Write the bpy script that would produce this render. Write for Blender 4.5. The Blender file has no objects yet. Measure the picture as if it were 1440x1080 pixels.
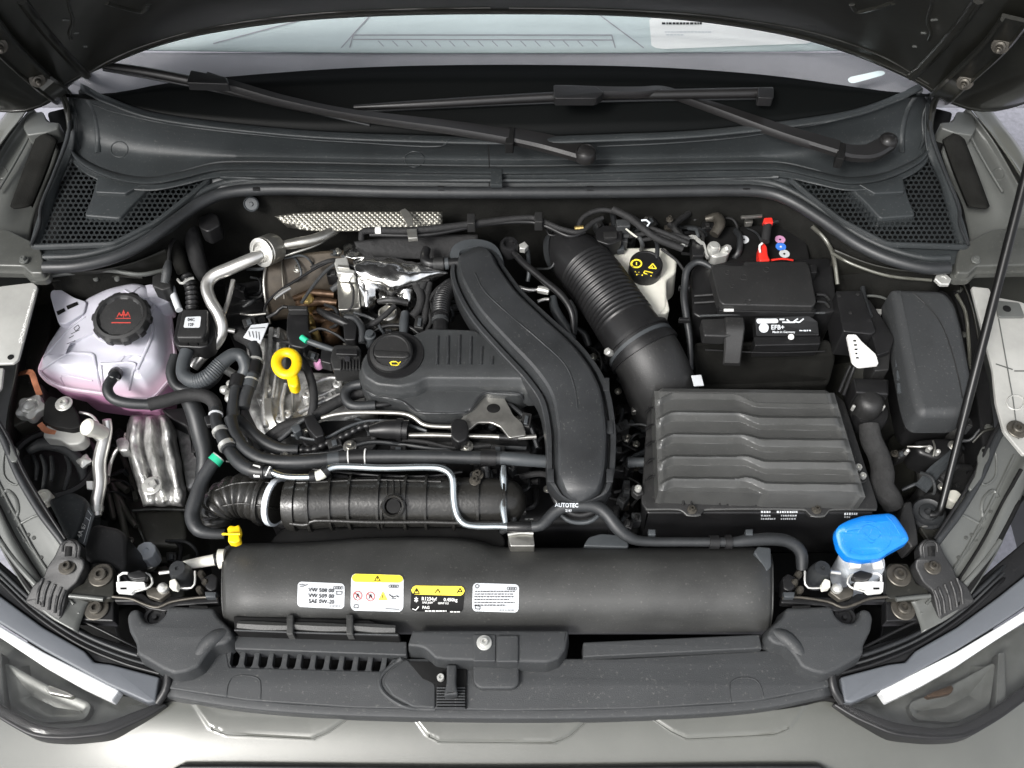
import bpy, bmesh, math, random
from mathutils import Vector, Matrix
from mathutils.bvhtree import BVHTree
random.seed(7)
V = Vector
S = bpy.context.scene
# ---------------- camera ----------------
FPX = 1350.0; PITCH = math.radians(57); DC = 1.5
CAM = V((0, -DC*math.cos(PITCH), 0.8+DC*math.sin(PITCH)))
cd = bpy.data.cameras.new('camera'); cam = bpy.data.objects.new('camera', cd); S.collection.objects.link(cam)
cam.location = CAM; cam.rotation_euler = (math.pi/2-PITCH, 0, 0)
cd.sensor_width = 36; cd.lens = 36*FPX/1440; cd.clip_start = 0.05; cd.clip_end = 200
S.camera = cam
# ---------------- light ----------------
W = bpy.data.worlds.new("World"); S.world = W; W.use_nodes = True
nt = W.node_tree; bg = nt.nodes['Background']
sky = nt.nodes.new('ShaderNodeTexSky'); sky.sky_type = 'NISHITA'; sky.sun_disc = False
SUN_EL = 47; SUN_AZ = 222
sky.sun_elevation = math.radians(SUN_EL); sky.sun_rotation = math.radians(SUN_AZ); sky.dust_density = 4; sky.air_density = 1.0
hs = nt.nodes.new('ShaderNodeHueSaturation'); hs.inputs['Saturation'].default_value = .22
nt.links.new(sky.outputs[0], hs.inputs['Color']); nt.links.new(hs.outputs[0], bg.inputs['Color'])
bg.inputs['Strength'].default_value = 0.13
sl = bpy.data.lights.new('sun', 'SUN'); sl.energy = 1.4; sl.angle = math.radians(14); sl.color = (1, .98, .95)
so = bpy.data.objects.new('sun', sl); S.collection.objects.link(so)
az = math.radians(SUN_AZ); el = math.radians(SUN_EL)
sdir = V((math.sin(az)*math.cos(el), math.cos(az)*math.cos(el), math.sin(el)))
so.rotation_euler = sdir.to_track_quat('Z', 'Y').to_euler()
S.view_settings.view_transform = 'Standard'; S.view_settings.look = 'None'; S.view_settings.gamma = 1
S.view_settings.exposure = 1.1

# ---------------- projection of the photograph's layout into the place ----------------
cp, sp = math.cos(PITCH), math.sin(PITCH)
def ray(px, py):
    a = (px-720)/FPX; b = (540-py)/FPX
    return V((a, cp+b*sp, -sp+b*cp))
def P(px, py, z):
    d = ray(px, py); t = (z-CAM.z)/d.z
    return CAM + d*t
def mpp(px, py, z):            # metres per photo pixel there
    return ((z-CAM.z)/ray(px, py).z)/FPX
def PP(p): return P(*p)

# ---------------- materials ----------------
MATS = {}
def material(name, col, rough=.5, metal=0, bump=0, scale=400, var=0, vscale=12, dust=0, spec=.5, coat=0, trans=0, alpha=1, sss=0, vcol=None, rvar=0, dist=.0006, aniso=0):
    m = bpy.data.materials.new(name); m.use_nodes = True; n = m.node_tree; b = n.nodes['Principled BSDF']
    b.inputs['Base Color'].default_value = (*col, 1); b.inputs['Roughness'].default_value = rough
    b.inputs['Metallic'].default_value = metal; b.inputs['Specular IOR Level'].default_value = spec
    b.inputs['Coat Weight'].default_value = coat; b.inputs['Coat Roughness'].default_value = .08
    b.inputs['Transmission Weight'].default_value = trans; b.inputs['Alpha'].default_value = alpha
    if sss:
        b.inputs['Subsurface Weight'].default_value = sss; b.inputs['Subsurface Radius'].default_value = (.02, .015, .02)
    tc = n.nodes.new('ShaderNodeTexCoord')
    if var or dust:
        nz = n.nodes.new('ShaderNodeTexNoise'); nz.inputs['Scale'].default_value = vscale; nz.inputs['Detail'].default_value = 6; nz.inputs['Roughness'].default_value = .65
        n.links.new(tc.outputs['Object'], nz.inputs['Vector'])
        rp = n.nodes.new('ShaderNodeValToRGB'); rp.color_ramp.elements[0].position = .32; rp.color_ramp.elements[1].position = .7
        k = max(var, dust*.4)
        c2 = vcol or tuple(min(1, c*(1+k)) for c in col)
        rp.color_ramp.elements[0].color = (*[c*(1-k) for c in col], 1); rp.color_ramp.elements[1].color = (*c2, 1)
        n.links.new(nz.outputs['Fac'], rp.inputs['Fac'])
        last = rp.outputs['Color']
        if dust:
            vn = n.nodes.new('ShaderNodeTexNoise'); vn.inputs['Scale'].default_value = 260; vn.inputs['Detail'].default_value = 3
            n.links.new(tc.outputs['Object'], vn.inputs['Vector'])
            r2 = n.nodes.new('ShaderNodeValToRGB'); r2.color_ramp.elements[0].position = .62; r2.color_ramp.elements[1].position = .78
            r2.color_ramp.elements[0].color = (0, 0, 0, 1); r2.color_ramp.elements[1].color = (dust, dust, dust, 1)
            n.links.new(vn.outputs['Fac'], r2.inputs['Fac'])
            mx = n.nodes.new('ShaderNodeMix'); mx.data_type = 'RGBA'
            n.links.new(r2.outputs['Color'], mx.inputs['Factor']); n.links.new(last, mx.inputs['A']); mx.inputs['B'].default_value = (.3, .29, .26, 1)
            last = mx.outputs['Result']
        n.links.new(last, b.inputs['Base Color'])
        if rvar:
            mr = n.nodes.new('ShaderNodeMapRange'); mr.inputs['To Min'].default_value = max(.05, rough-rvar); mr.inputs['To Max'].default_value = min(1, rough+rvar)
            n.links.new(nz.outputs['Fac'], mr.inputs['Value']); n.links.new(mr.outputs['Result'], b.inputs['Roughness'])
    if bump:
        bn = n.nodes.new('ShaderNodeTexNoise'); bn.inputs['Scale'].default_value = scale; bn.inputs['Detail'].default_value = 4
        n.links.new(tc.outputs['Object'], bn.inputs['Vector'])
        bp = n.nodes.new('ShaderNodeBump'); bp.inputs['Strength'].default_value = bump; bp.inputs['Distance'].default_value = dist
        n.links.new(bn.outputs['Fac'], bp.inputs['Height']); n.links.new(bp.outputs['Normal'], b.inputs['Normal'])
    MATS[name] = m; return m
M = MATS
material('grained_black', (.015, .015, .015), .48, bump=.5, scale=700, var=.25, vscale=9, dust=.10, rvar=.1)
material('cowl_plastic', (.022, .0255, .027), .5, bump=.45, scale=800, var=.25, vscale=8, dust=.2, rvar=.06)
material('panel_plastic', (.031, .033, .0345), .56, bump=.7, scale=900, var=.12, vscale=8, dust=.2)
material('smooth_black', (.0105, .0105, .011), .38, spec=.4, bump=.15, scale=300, var=.25, vscale=14, dust=.05, rvar=.1)
material('deep_black', (.009, .009, .009), .6, var=.3, vscale=20, dust=.02, spec=.1)
material('cover_plastic', (.033, .035, .036), .42, bump=.5, scale=700, var=.3, vscale=11, dust=.15, rvar=.06)
material('paper', (.92, .95, .94), .6)
material('airbox_plastic', (.064, .065, .063), .30, bump=.4, scale=800, var=.2, vscale=8, dust=.12, rvar=.06)
material('duct_plastic', (.024, .0255, .027), .40, bump=.5, scale=700, var=.3, vscale=11, dust=.17, rvar=.06)
material('shroud_plastic', (.038, .0385, .037), .5, bump=.5, scale=600, var=.3, vscale=9, dust=.18, rvar=.08)
material('manifold_plastic', (.018, .0175, .016), .28, bump=.5, scale=260, var=.25, vscale=18, dust=.1, rvar=.1)
material('rubber', (.018, .0195, .021), .45, bump=.2, scale=300, var=.25, vscale=16, dust=.08, rvar=.1)
material('hose_grey', (.045, .05, .054), .45, bump=.15, scale=300, var=.2, vscale=16, dust=.06)
material('tape', (.010, .010, .0105), .75, bump=1, scale=160, var=.3, vscale=30, dist=.0012)
material('felt', (.013, .013, .012), .95, bump=1, scale=500, var=.3, vscale=20, spec=.05)
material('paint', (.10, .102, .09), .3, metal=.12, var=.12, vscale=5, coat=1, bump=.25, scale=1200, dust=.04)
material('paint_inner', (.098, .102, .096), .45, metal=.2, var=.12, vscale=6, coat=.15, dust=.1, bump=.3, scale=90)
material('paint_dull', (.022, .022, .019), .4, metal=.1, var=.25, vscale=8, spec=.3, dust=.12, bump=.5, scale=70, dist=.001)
material('paint_light', (.36, .36, .34), .4, metal=.1, var=.18, vscale=8, dust=.2, bump=.3, scale=120)
material('cast_aluminium', (.5, .5, .485), .36, metal=.6, bump=1, scale=70, var=.45, vscale=45, dist=.003, rvar=.18)
material('alu_tube', (.72, .71, .68), .3, metal=.85, bump=.15, scale=200, var=.12, vscale=20)
material('bright_tube', (.55, .6, .62), .16, metal=.9, bump=.05, var=.15, vscale=20)
material('foil', (.85, .85, .84), .2, metal=1, bump=.8, scale=22, var=.12, vscale=30, dist=.004)
material('steel', (.55, .54, .5), .3, metal=.9, bump=.2, scale=200, var=.2, vscale=40)
material('zinc', (.6, .6, .57), .36, metal=.6, bump=.2, scale=200, var=.1, vscale=40)
material('dark_steel', (.085, .078, .066), .42, metal=.6, bump=.3, scale=150, var=.4, vscale=30)
material('burnt_steel', (.10, .06, .035), .42, metal=.6, bump=.6, scale=60, var=.6, vscale=22, dist=.002)
material('brass', (.7, .52, .2), .3, metal=.9, bump=.8, scale=120, var=.4, vscale=60, dist=.002)
material('copper', (.55, .22, .12), .35, metal=.6, bump=.2, var=.3, vscale=60)
material('tank_plastic', (.46, .455, .51), .3, sss=.2, bump=.15, scale=60, var=.04, vscale=8, spec=.6)
material('tank_pink', (.6, .3, .48), .3, sss=.2, bump=.15, scale=60, var=.12, vscale=14, spec=.6)
material('white_plastic', (.66, .65, .58), .4, sss=.1, var=.12, vscale=10)
material('white', (.68, .68, .66), .5)
material('label_white', (.54, .56, .58), .45, var=.06, vscale=30)
material('yellow', (.78, .52, .005), .4, bump=.4, scale=400, var=.15, dust=.08)
material('yellow_print', (.9, .72, .05), .5)
material('red', (.75, .03, .02), .4)
material('red_print', (.42, .04, .03), .55)
material('blue_cap', (.003, .17, .58), .42, bump=.5, scale=500, var=.12, dust=.12)
material('blue_print', (.05, .2, .7), .5)
material('green_print', (.02, .45, .25), .5)
material('black_print', (.006, .006, .006), .6, spec=.15)
material('grey_print', (.02, .02, .022), .6, spec=.2)
material('strap', (.62, .66, .70), .4)
material('lens_glass', (.05, .05, .05), .03, spec=.5, alpha=.12, coat=1)
material('drl', (.92, .93, .93), .3)
material('lamp_inner', (.13, .135, .125), .28, metal=.3, var=.2, vscale=20)
material('lamp_grey', (.10, .108, .12), .45, bump=.3, scale=900, var=.06, dust=.05)
material('windscreen_glass', (.02, .03, .03), .02, alpha=.15, coat=1)
material('frit', (.0025, .003, .003), .4, spec=.08)
material('wiper_black', (.012, .0115, .0115), .33, bump=.2, scale=400, var=.15)
material('fleece', (.03, .03, .03), .95, bump=1, scale=300, var=.35, vscale=30, spec=.2, dist=.001)
material('tinted_steel', (.055, .044, .032), .5, metal=.35, bump=.4, scale=60, var=.5, vscale=18, dust=.05)
material('paint_leg', (.085, .085, .072), .38, metal=.2, var=.25, vscale=8, coat=.2, dust=.12, bump=.5, scale=70, dist=.001)
material('dash', (.58, .68, .69), .6, var=.06, vscale=6)  # on the dashboard this pale tone paints the sky reflected in the glass
material('dash_reflection_grey', (.36, .36, .39), .7, var=.1, vscale=7)  # greyer band of the reflection painted on the dashboard, and its lines
material('paint_mid', (.07, .072, .066), .42, metal=.2, var=.25, vscale=9, coat=.2, dust=.2, bump=.4, scale=80)
material('rod_black', (.004, .004, .004), .3, spec=.35)
material('asphalt', (.25, .25, .28), .9, bump=.8, scale=30, var=.2, vscale=60)
material('black_paint', (.018, .018, .015), .3, metal=.2, bump=.3, scale=40, var=.3, vscale=6, coat=.2)
def fluid():
    m = MATS['tank_plastic']; n = m.node_tree; b = n.nodes['Principled BSDF']
    src = b.inputs['Base Color'].links[0].from_socket
    g_ = n.nodes.new('ShaderNodeNewGeometry'); sx_ = n.nodes.new('ShaderNodeSeparateXYZ'); n.links.new(g_.outputs['Position'], sx_.inputs[0])
    nz = n.nodes.new('ShaderNodeTexNoise'); nz.inputs['Scale'].default_value = 14; n.links.new(g_.outputs['Position'], nz.inputs['Vector'])
    ad = n.nodes.new('ShaderNodeMath'); ad.operation = 'MULTIPLY_ADD'; ad.inputs[1].default_value = .012; n.links.new(nz.outputs['Fac'], ad.inputs[0]); n.links.new(sx_.outputs['Z'], ad.inputs[2])
    mr = n.nodes.new('ShaderNodeMapRange'); mr.inputs['From Min'].default_value = .824; mr.inputs['From Max'].default_value = .846; n.links.new(ad.outputs[0], mr.inputs['Value'])
    mx = n.nodes.new('ShaderNodeMix'); mx.data_type = 'RGBA'; mx.inputs['A'].default_value = (.47, .33, .41, 1)
    n.links.new(mr.outputs['Result'], mx.inputs['Factor']); n.links.new(src, mx.inputs['B']); n.links.new(mx.outputs['Result'], b.inputs['Base Color'])
fluid()
def foil_mesh():
    m = material('embossed_foil', (.17, .165, .145), .35, metal=.8)
    n = m.node_tree; b = n.nodes['Principled BSDF']; tc = [x for x in n.nodes if x.type == 'TEX_COORD'][0]
    hs = []
    for a in (.9, -.9):
        mp = n.nodes.new('ShaderNodeMapping'); mp.inputs['Rotation'].default_value = (0, 0, a)
        n.links.new(tc.outputs['Object'], mp.inputs['Vector'])
        w = n.nodes.new('ShaderNodeTexWave'); w.inputs['Scale'].default_value = 60; n.links.new(mp.outputs[0], w.inputs['Vector']); hs.append(w.outputs['Fac'])
    mm = n.nodes.new('ShaderNodeMath'); mm.operation = 'MULTIPLY'; n.links.new(hs[0], mm.inputs[0]); n.links.new(hs[1], mm.inputs[1])
    bp = n.nodes.new('ShaderNodeBump'); bp.inputs['Strength'].default_value = .6; bp.inputs['Distance'].default_value = .0014; n.links.new(mm.outputs[0], bp.inputs['Height']); n.links.new(bp.outputs[0], b.inputs['Normal'])
foil_mesh()

# ---------------- object making ----------------
COL = S.collection
WORLD = {}        # object -> (verts, faces) in world space, for laying stickers on
PAR = []          # deferred parenting
def mk(name, verts, faces, mat, parent=None, ang=38, keep=True, label=None, solid=0, kind=None):
    verts = [V(v) for v in verts]
    c = sum(verts, V())/max(1, len(verts))
    me = bpy.data.meshes.new(name); me.from_pydata([v-c for v in verts], [], faces); me.validate()
    bm = bmesh.new(); bm.from_mesh(me); bmesh.ops.recalc_face_normals(bm, faces=bm.faces); bm.to_mesh(me); bm.free()
    me.materials.append(M[mat]); me.shade_smooth(); me.set_sharp_from_angle(angle=math.radians(ang))
    o = bpy.data.objects.new(name, me); o.location = c; COL.objects.link(o)
    WORLD[o.name] = (verts, faces)
    if solid:
        s = o.modifiers.new('thickness', 'SOLIDIFY'); s.thickness = abs(solid); s.offset = -1 if solid > 0 else 1
    if parent: PAR.append((o, parent))
    if label: o['label'] = label
    if kind: o['kind'] = kind
    return o
def thing(name, label, cat, group=None):
    o = bpy.data.objects.new(name, None); COL.objects.link(o); o.empty_display_size = .05
    o['label'] = label; o['category'] = cat
    if group: o['group'] = group
    return o
def tag(o, label=None, cat=None, group=None, kind=None):
    if label: o['label'] = label
    if cat: o['category'] = cat
    if group: o['group'] = group
    if kind: o['kind'] = kind
    return o
def finish():
    kids = {}
    for o, p in PAR: kids.setdefault(p.name, []).append(o)
    wl = {o.name: o.location.copy() for o in COL.objects}
    for o in COL.objects:
        if o.type == 'EMPTY' and o.name in kids:
            xs = []
            for k in kids[o.name]: xs.append(wl[k.name])
            c = sum(xs, V())/len(xs); c.z = min(x.z for x in xs)
            o.location = c; wl[o.name] = c.copy()
    for o, p in PAR:
        o.parent = p; o.location = wl[o.name]-wl[p.name]

# ---------------- shape helpers ----------------
def cr(p0, p1, p2, p3, t):
    return .5*((2*p1)+(-p0+p2)*t+(2*p0-5*p1+4*p2-p3)*t*t+(-p0+3*p1-3*p2+p3)*t**3)
def spline(pts, n=8, closed=False):
    pts = [V(p) for p in pts]; out = []; L = len(pts)
    if L < 3 and not closed:
        return [pts[0].lerp(pts[-1], i/n) for i in range(n+1)]
    for i in range(L if closed else L-1):
        if closed: q = [pts[(i+k-1) % L] for k in range(4)]
        else:
            q = [pts[max(0, i-1)], pts[i], pts[i+1], pts[min(L-1, i+2)]]
            if i == 0: q[0] = 2*pts[0]-pts[1]
            if i == L-2: q[3] = 2*pts[-1]-pts[-2]
        for k in range(n): out.append(cr(*q, k/n))
    if not closed: out.append(pts[-1])
    return out
def resample(pts, step=None, n=None):
    d = [0]
    for a, b in zip(pts, pts[1:]): d.append(d[-1]+(b-a).length)
    T = d[-1]
    if n is None: n = max(2, int(T/step))
    out = []; j = 0
    for i in range(n+1):
        s = T*i/n
        while j < len(d)-2 and d[j+1] < s: j += 1
        seg = d[j+1]-d[j]
        out.append(pts[j].lerp(pts[j+1], (s-d[j])/seg if seg > 1e-9 else 0))
    return out, T
def rcorn(pts, r, n=4):
    """round the corners of an outline given in photo pixels"""
    if not r: return [tuple(p) for p in pts]
    out = []; L = len(pts)
    for i in range(L):
        p = V((*pts[i],)).to_3d() if len(pts[i]) == 2 else V(pts[i])
        a = V((*pts[i-1],)).to_3d() if len(pts[i-1]) == 2 else V(pts[i-1])
        b = V((*pts[(i+1) % L],)).to_3d() if len(pts[(i+1) % L]) == 2 else V(pts[(i+1) % L])
        da = (a-p); db = (b-p); k = min(r, (a-p).to_2d().length*.48, (b-p).to_2d().length*.48)
        A = p+da*(k/max(1e-6, da.to_2d().length)); B = p+db*(k/max(1e-6, db.to_2d().length))
        for j in range(n+1):
            t = j/n; q = A*(1-t)**2+p*2*t*(1-t)+B*t*t
            out.append((q.x, q.y, q.z) if len(pts[i]) == 3 else (q.x, q.y))
    return out
def smooth2(pts, n=5):
    return [(p.x, p.y) for p in spline([(*p, 0) for p in pts], n, True)]
def ell(cx, cy, rx, ry, n=28, rot=0):
    c, s = math.cos(rot), math.sin(rot)
    return [(cx+rx*math.cos(a)*c-ry*math.sin(a)*s, cy+rx*math.cos(a)*s+ry*math.sin(a)*c) for a in [2*math.pi*i/n for i in range(n)]]
def prof(b=.003, h=.02, flare=0, foot=None):
    p = [(-b, 0), (-b*.55, -b*.1), (-b*.2, -b*.35), (-b*.03, -b*.7), (0, -b*1.1), (flare, -h)]
    if foot: p += [(flare+foot[0], -h-.0005), (flare+foot[0], -h-foot[1])]
    return p
def wpts(outline, z):
    if callable(z): return [P(p[0], p[1], z(p[0], p[1])) for p in outline]
    return [P(p[0], p[1], p[2] if len(p) > 2 else z) for p in outline]
def plane_z(a, b, c):
    """z as a function of photo px so that three (px,py,z) samples lie on it (linear in px)"""
    (x1, y1, z1), (x2, y2, z2), (x3, y3, z3) = a, b, c
    det = (x2-x1)*(y3-y1)-(x3-x1)*(y2-y1)
    A = ((z2-z1)*(y3-y1)-(z3-z1)*(y2-y1))/det; B = ((x2-x1)*(z3-z1)-(x3-x1)*(z2-z1))/det
    return lambda x, y: z1+A*(x-x1)+B*(y-y1)
def offs(W):
    n = len(W); A = sum(W[i].x*W[(i+1) % n].y-W[(i+1) % n].x*W[i].y for i in range(n))
    sg = 1 if A > 0 else -1; N = []
    for i in range(n):
        a = (W[i]-W[i-1]).to_2d(); b = (W[(i+1) % n]-W[i]).to_2d()
        if a.length < 1e-9: a = b
        if b.length < 1e-9: b = a
        a.normalize(); b.normalize()
        na = V((a.y, -a.x))*sg; nb = V((b.y, -b.x))*sg; m = na+nb
        if m.length < 1e-6: m = na
        m.normalize(); k = 1/max(.45, m.dot(na)); N.append(V((m.x*k, m.y*k, 0)))
    return N
def mould_geo(outline, z, pr, rc=0, close=True):
    W0 = wpts(rcorn(outline, rc), z)
    W = [W0[0]]
    for w in W0[1:]:
        if (w-W[-1]).length > 1e-5: W.append(w)
    if (W[0]-W[-1]).length < 1e-5: W.pop()
    N = offs(W); n = len(W); vs = []; fs = []
    for (d, dz) in pr: vs += [w+nn*d+V((0, 0, dz)) for w, nn in zip(W, N)]
    for r in range(len(pr)-1):
        for i in range(n):
            j = (i+1) % n; fs.append((r*n+i, r*n+j, (r+1)*n+j, (r+1)*n+i))
    fs.append(tuple(range(n)))
    if close: fs.append(tuple(range((len(pr)-1)*n, len(pr)*n))[::-1])
    return vs, fs
def tri(vs, fs):
    """triangulate the big n-gons properly"""
    from mathutils.geometry import tessellate_polygon
    out = []
    for f in fs:
        if len(f) > 4:
            for t in tessellate_polygon([[vs[i] for i in f]]):
                out.append(tuple(f[i] for i in t))
        else: out.append(f)
    return out
def mould(name, outline, z, pr, mat, parent=None, rc=0, ang=38, **k):
    vs, fs = mould_geo(outline, z, pr, rc)
    return mk(name, vs, tri(vs, fs), mat, parent, ang, **k)
def plate(name, outline, z, h, mat, parent=None, rc=0, b=.0015, **k):
    return mould(name, outline, z, prof(b, h), mat, parent, rc, **k)
def ring_plate(name, outer, inner, z, h, mat, parent=None, **k):
    """plate with a hole: outer and inner outlines with the same number of points"""
    A = wpts(outer, z); B = wpts(inner, z); n = len(A); d = V((0, 0, -h)); b = .001
    vs = A+B+[a+d for a in A]+[q+d for q in B]; fs = []
    for i in range(n):
        j = (i+1) % n
        fs += [(i, j, n+j, n+i), (i, 2*n+i, 2*n+j, j), (n+i, n+j, 3*n+j, 3*n+i), (2*n+i, 3*n+i, 3*n+j, 2*n+j)]
    return mk(name, vs, fs, mat, parent, 30, **k)
def frames(path):
    T = []
    for i in range(len(path)):
        a = path[max(0, i-1)]; b = path[min(len(path)-1, i+1)]; t = (b-a)
        T.append(t.normalized() if t.length > 1e-9 else (T[-1] if T else V((1, 0, 0))))
    up = V((0, 0, 1)) if abs(T[0].z) < .9 else V((0, 1, 0))
    x = T[0].cross(up).normalized(); F = []
    for t in T:
        x = (x-t*x.dot(t)); x.normalize(); F.append((t, x, t.cross(x)))
    return F
def tube_geo(path, radii, n=12, caps=True, round_cap=False):
    F = frames(path); vs = []; fs = []
    for p, (t, x, y), r in zip(path, F, radii):
        for k in range(n):
            a = 2*math.pi*k/n; vs.append(p+(x*math.cos(a)+y*math.sin(a))*r)
    for i in range(len(path)-1):
        for k in range(n):
            q = (k+1) % n; fs.append((i*n+k, i*n+q, (i+1)*n+q, (i+1)*n+k))
    if caps:
        fs.append(tuple(range(n))[::-1]); fs.append(tuple(range((len(path)-1)*n, len(path)*n)))
    return vs, fs
def merge(*geos):
    vs = []; fs = []
    for v, f in geos:
        o = len(vs); vs += list(v); fs += [tuple(i+o for i in g) for g in f]
    return vs, fs
PATHS = {}
def tube(name, pts, r, mat, parent=None, step=.006, corr=None, n=12, raw=False, sm=10, **k):
    """pts (px,py,z); r in photo pixels (number or list per point)"""
    W = [V(p) for p in pts] if raw else [PP(p) for p in pts]
    if isinstance(r, (int, float)): r = [r]*len(pts)
    R = [rr if raw else rr*mpp(*p) for rr, p in zip(r, pts)]
    path = spline(W, sm); Rs = [q.x for q in spline([(a, 0, 0) for a in R], sm)]
    d = [0]
    for a, b in zip(path, path[1:]): d.append(d[-1]+(b-a).length)
    if corr: step = min(step, corr[0]/6)
    rp, T = resample(path, step)
    out = []; j = 0
    for i in range(len(rp)):
        s = T*i/(len(rp)-1)
        while j < len(d)-2 and d[j+1] < s: j += 1
        f = (s-d[j])/max(1e-9, d[j+1]-d[j]); rr = Rs[j]*(1-f)+Rs[j+1]*f
        if corr:
            t = s/T; lo, hi = (corr[2], corr[3]) if len(corr) > 2 else (0, 1)
            if lo <= t <= hi: rr += corr[1]*(abs(math.sin(math.pi*s/corr[0]))-.5)*2
        out.append(rr)
    vs, fs = tube_geo(rp, out, n)
    o = mk(name, vs, fs, mat, parent, 45, **k)
    PATHS[o.name] = (rp, out)
    return o
def band(name, host, t0, t1, extra, mat, parent=None, n=14, lip=0, **k):
    rp, R = PATHS[host.name]; L = len(rp)-1
    a = t0*L; b = t1*L; pts = []; rs = []
    for i in range(7):
        q = a+(b-a)*i/6; j = min(L-1, int(q)); f = q-j
        pts.append(rp[j].lerp(rp[j+1], f)); rs.append(R[j]*(1-f)+R[j+1]*f+extra)
    if lip: rs[0] += lip; rs[-1] += lip
    rs = [rs[0]-extra*.99]+rs+[rs[-1]-extra*.99]; pts = [pts[0]]+pts+[pts[-1]]
    vs, fs = tube_geo_fixed(pts, rs, n)
    return mk(name, vs, fs, mat, parent, 40, **k)
def tube_geo_fixed(pts, rs, n):
    core = pts[1:-1]; F = frames(core); F = [F[0]]+F+[F[-1]]; vs = []; fs = []
    for p, (t, x, y), r in zip(pts, F, rs):
        for k in range(n):
            a = 2*math.pi*k/n; vs.append(p+(x*math.cos(a)+y*math.sin(a))*r)
    for i in range(len(pts)-1):
        for k in range(n):
            q = (k+1) % n; fs.append((i*n+k, i*n+q, (i+1)*n+q, (i+1)*n+k))
    return vs, fs
def clip_on(host, t, parent, mat='white', w=.012):
    """spring hose clamp: black ring with two light ears"""
    band('hose_clamp', host, max(0, t-.02), min(1, t+.02), .0016, 'smooth_black', parent)
def lathe_geo(c, axis, pr, n=24, mod=None):
    axis = V(axis).normalized(); up = V((0, 0, 1)) if abs(axis.z) < .9 else V((0, 1, 0))
    x = up.cross(axis).normalized(); y = axis.cross(x); vs = []; fs = []
    for i, (r, h) in enumerate(pr):
        for k in range(n):
            a = 2*math.pi*k/n; rr = r*(mod(a, h) if mod else 1)
            vs.append(c+(x*math.cos(a)+y*math.sin(a))*rr+axis*h)
    for i in range(len(pr)-1):
        for k in range(n):
            q = (k+1) % n; fs.append((i*n+k, i*n+q, (i+1)*n+q, (i+1)*n+k))
    fs.append(tuple(range(n))); fs.append(tuple(range((len(pr)-1)*n, len(pr)*n)))
    return vs, fs
def lathe(name, p, pr, mat, parent=None, axis=(0, 0, 1), n=24, mod=None, raw=False, ang=35, **k):
    c = V(p) if raw else PP(p)
    vs, fs = lathe_geo(c, axis, pr, n, mod)
    return mk(name, vs, fs, mat, parent, ang, **k)
BOLT = {}
def bolt(p, r, mat='dark_steel', parent=None, axis=(0, 0, 1), washer=True, kind='torx', raw=False, name='bolt'):
    """bolt with washer, hexagon head or socket recess; r in metres is the washer's radius"""
    c = V(p) if raw else PP(p)
    key = (round(r, 5), mat, tuple(axis), washer, kind)
    if key in BOLT:
        src = BOLT[key]; o = bpy.data.objects.new(name, src.data); COL.objects.link(o)
        o.location = c+V(BOLT[key+('o',)])
        WORLD[o.name] = ([], [])
    else:
        g = []
        if washer: g.append(lathe_geo(c, axis, [(r, 0), (r, .0012), (r*.93, .002), (r*.62, .0022)], 20))
        h = r*.55 if washer else r
        if kind == 'hex':
            g.append(lathe_geo(c, axis, [(h*1.1, .0015), (h*1.1, .006), (h*.95, .0072), (h*.45, .0072), (h*.4, .0062)], 6))
        else:
            g.append(lathe_geo(c, axis, [(h, .0015), (h, .006), (h*.85, .0075), (h*.5, .0075), (h*.45, .003), (.0002, .003)], 18))
        vs, fs = merge(*g); o = mk(name, vs, fs, mat, None, 30)
        BOLT[key] = o; BOLT[key+('o',)] = tuple(o.location-c)
    if parent: PAR.append((o, parent))
    return o
def grid(name, rows, mat, parent=None, nu=60, nv=6, solid=.002, flip=False, linv=False, ang=40, raw=False, **k):
    R = []
    for row in rows:
        w = [V(p) for p in row] if raw else [PP(p) for p in row]
        s = spline(w, 10); r, _ = resample(s, n=nu); R.append(r)
    vs = []; m = 0
    cols = []
    for i in range(nu+1):
        c = [r[i] for r in R]
        cols.append(c if linv else spline(c, nv))
    m = len(cols[0])
    for c in cols: vs += c
    fs = [(i*m+j, (i+1)*m+j, (i+1)*m+j+1, i*m+j+1) for i in range(nu) for j in range(m-1)]
    o = mk(name, vs, fs, mat, parent, ang, **k)
    # top face up
    if solid:
        nz = sum(f.normal.z for f in o.data.polygons)
        s = o.modifiers.new('thickness', 'SOLIDIFY'); s.thickness = solid; s.offset = (-1 if nz > 0 else 1)*(-1 if flip else 1)
    return o
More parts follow.
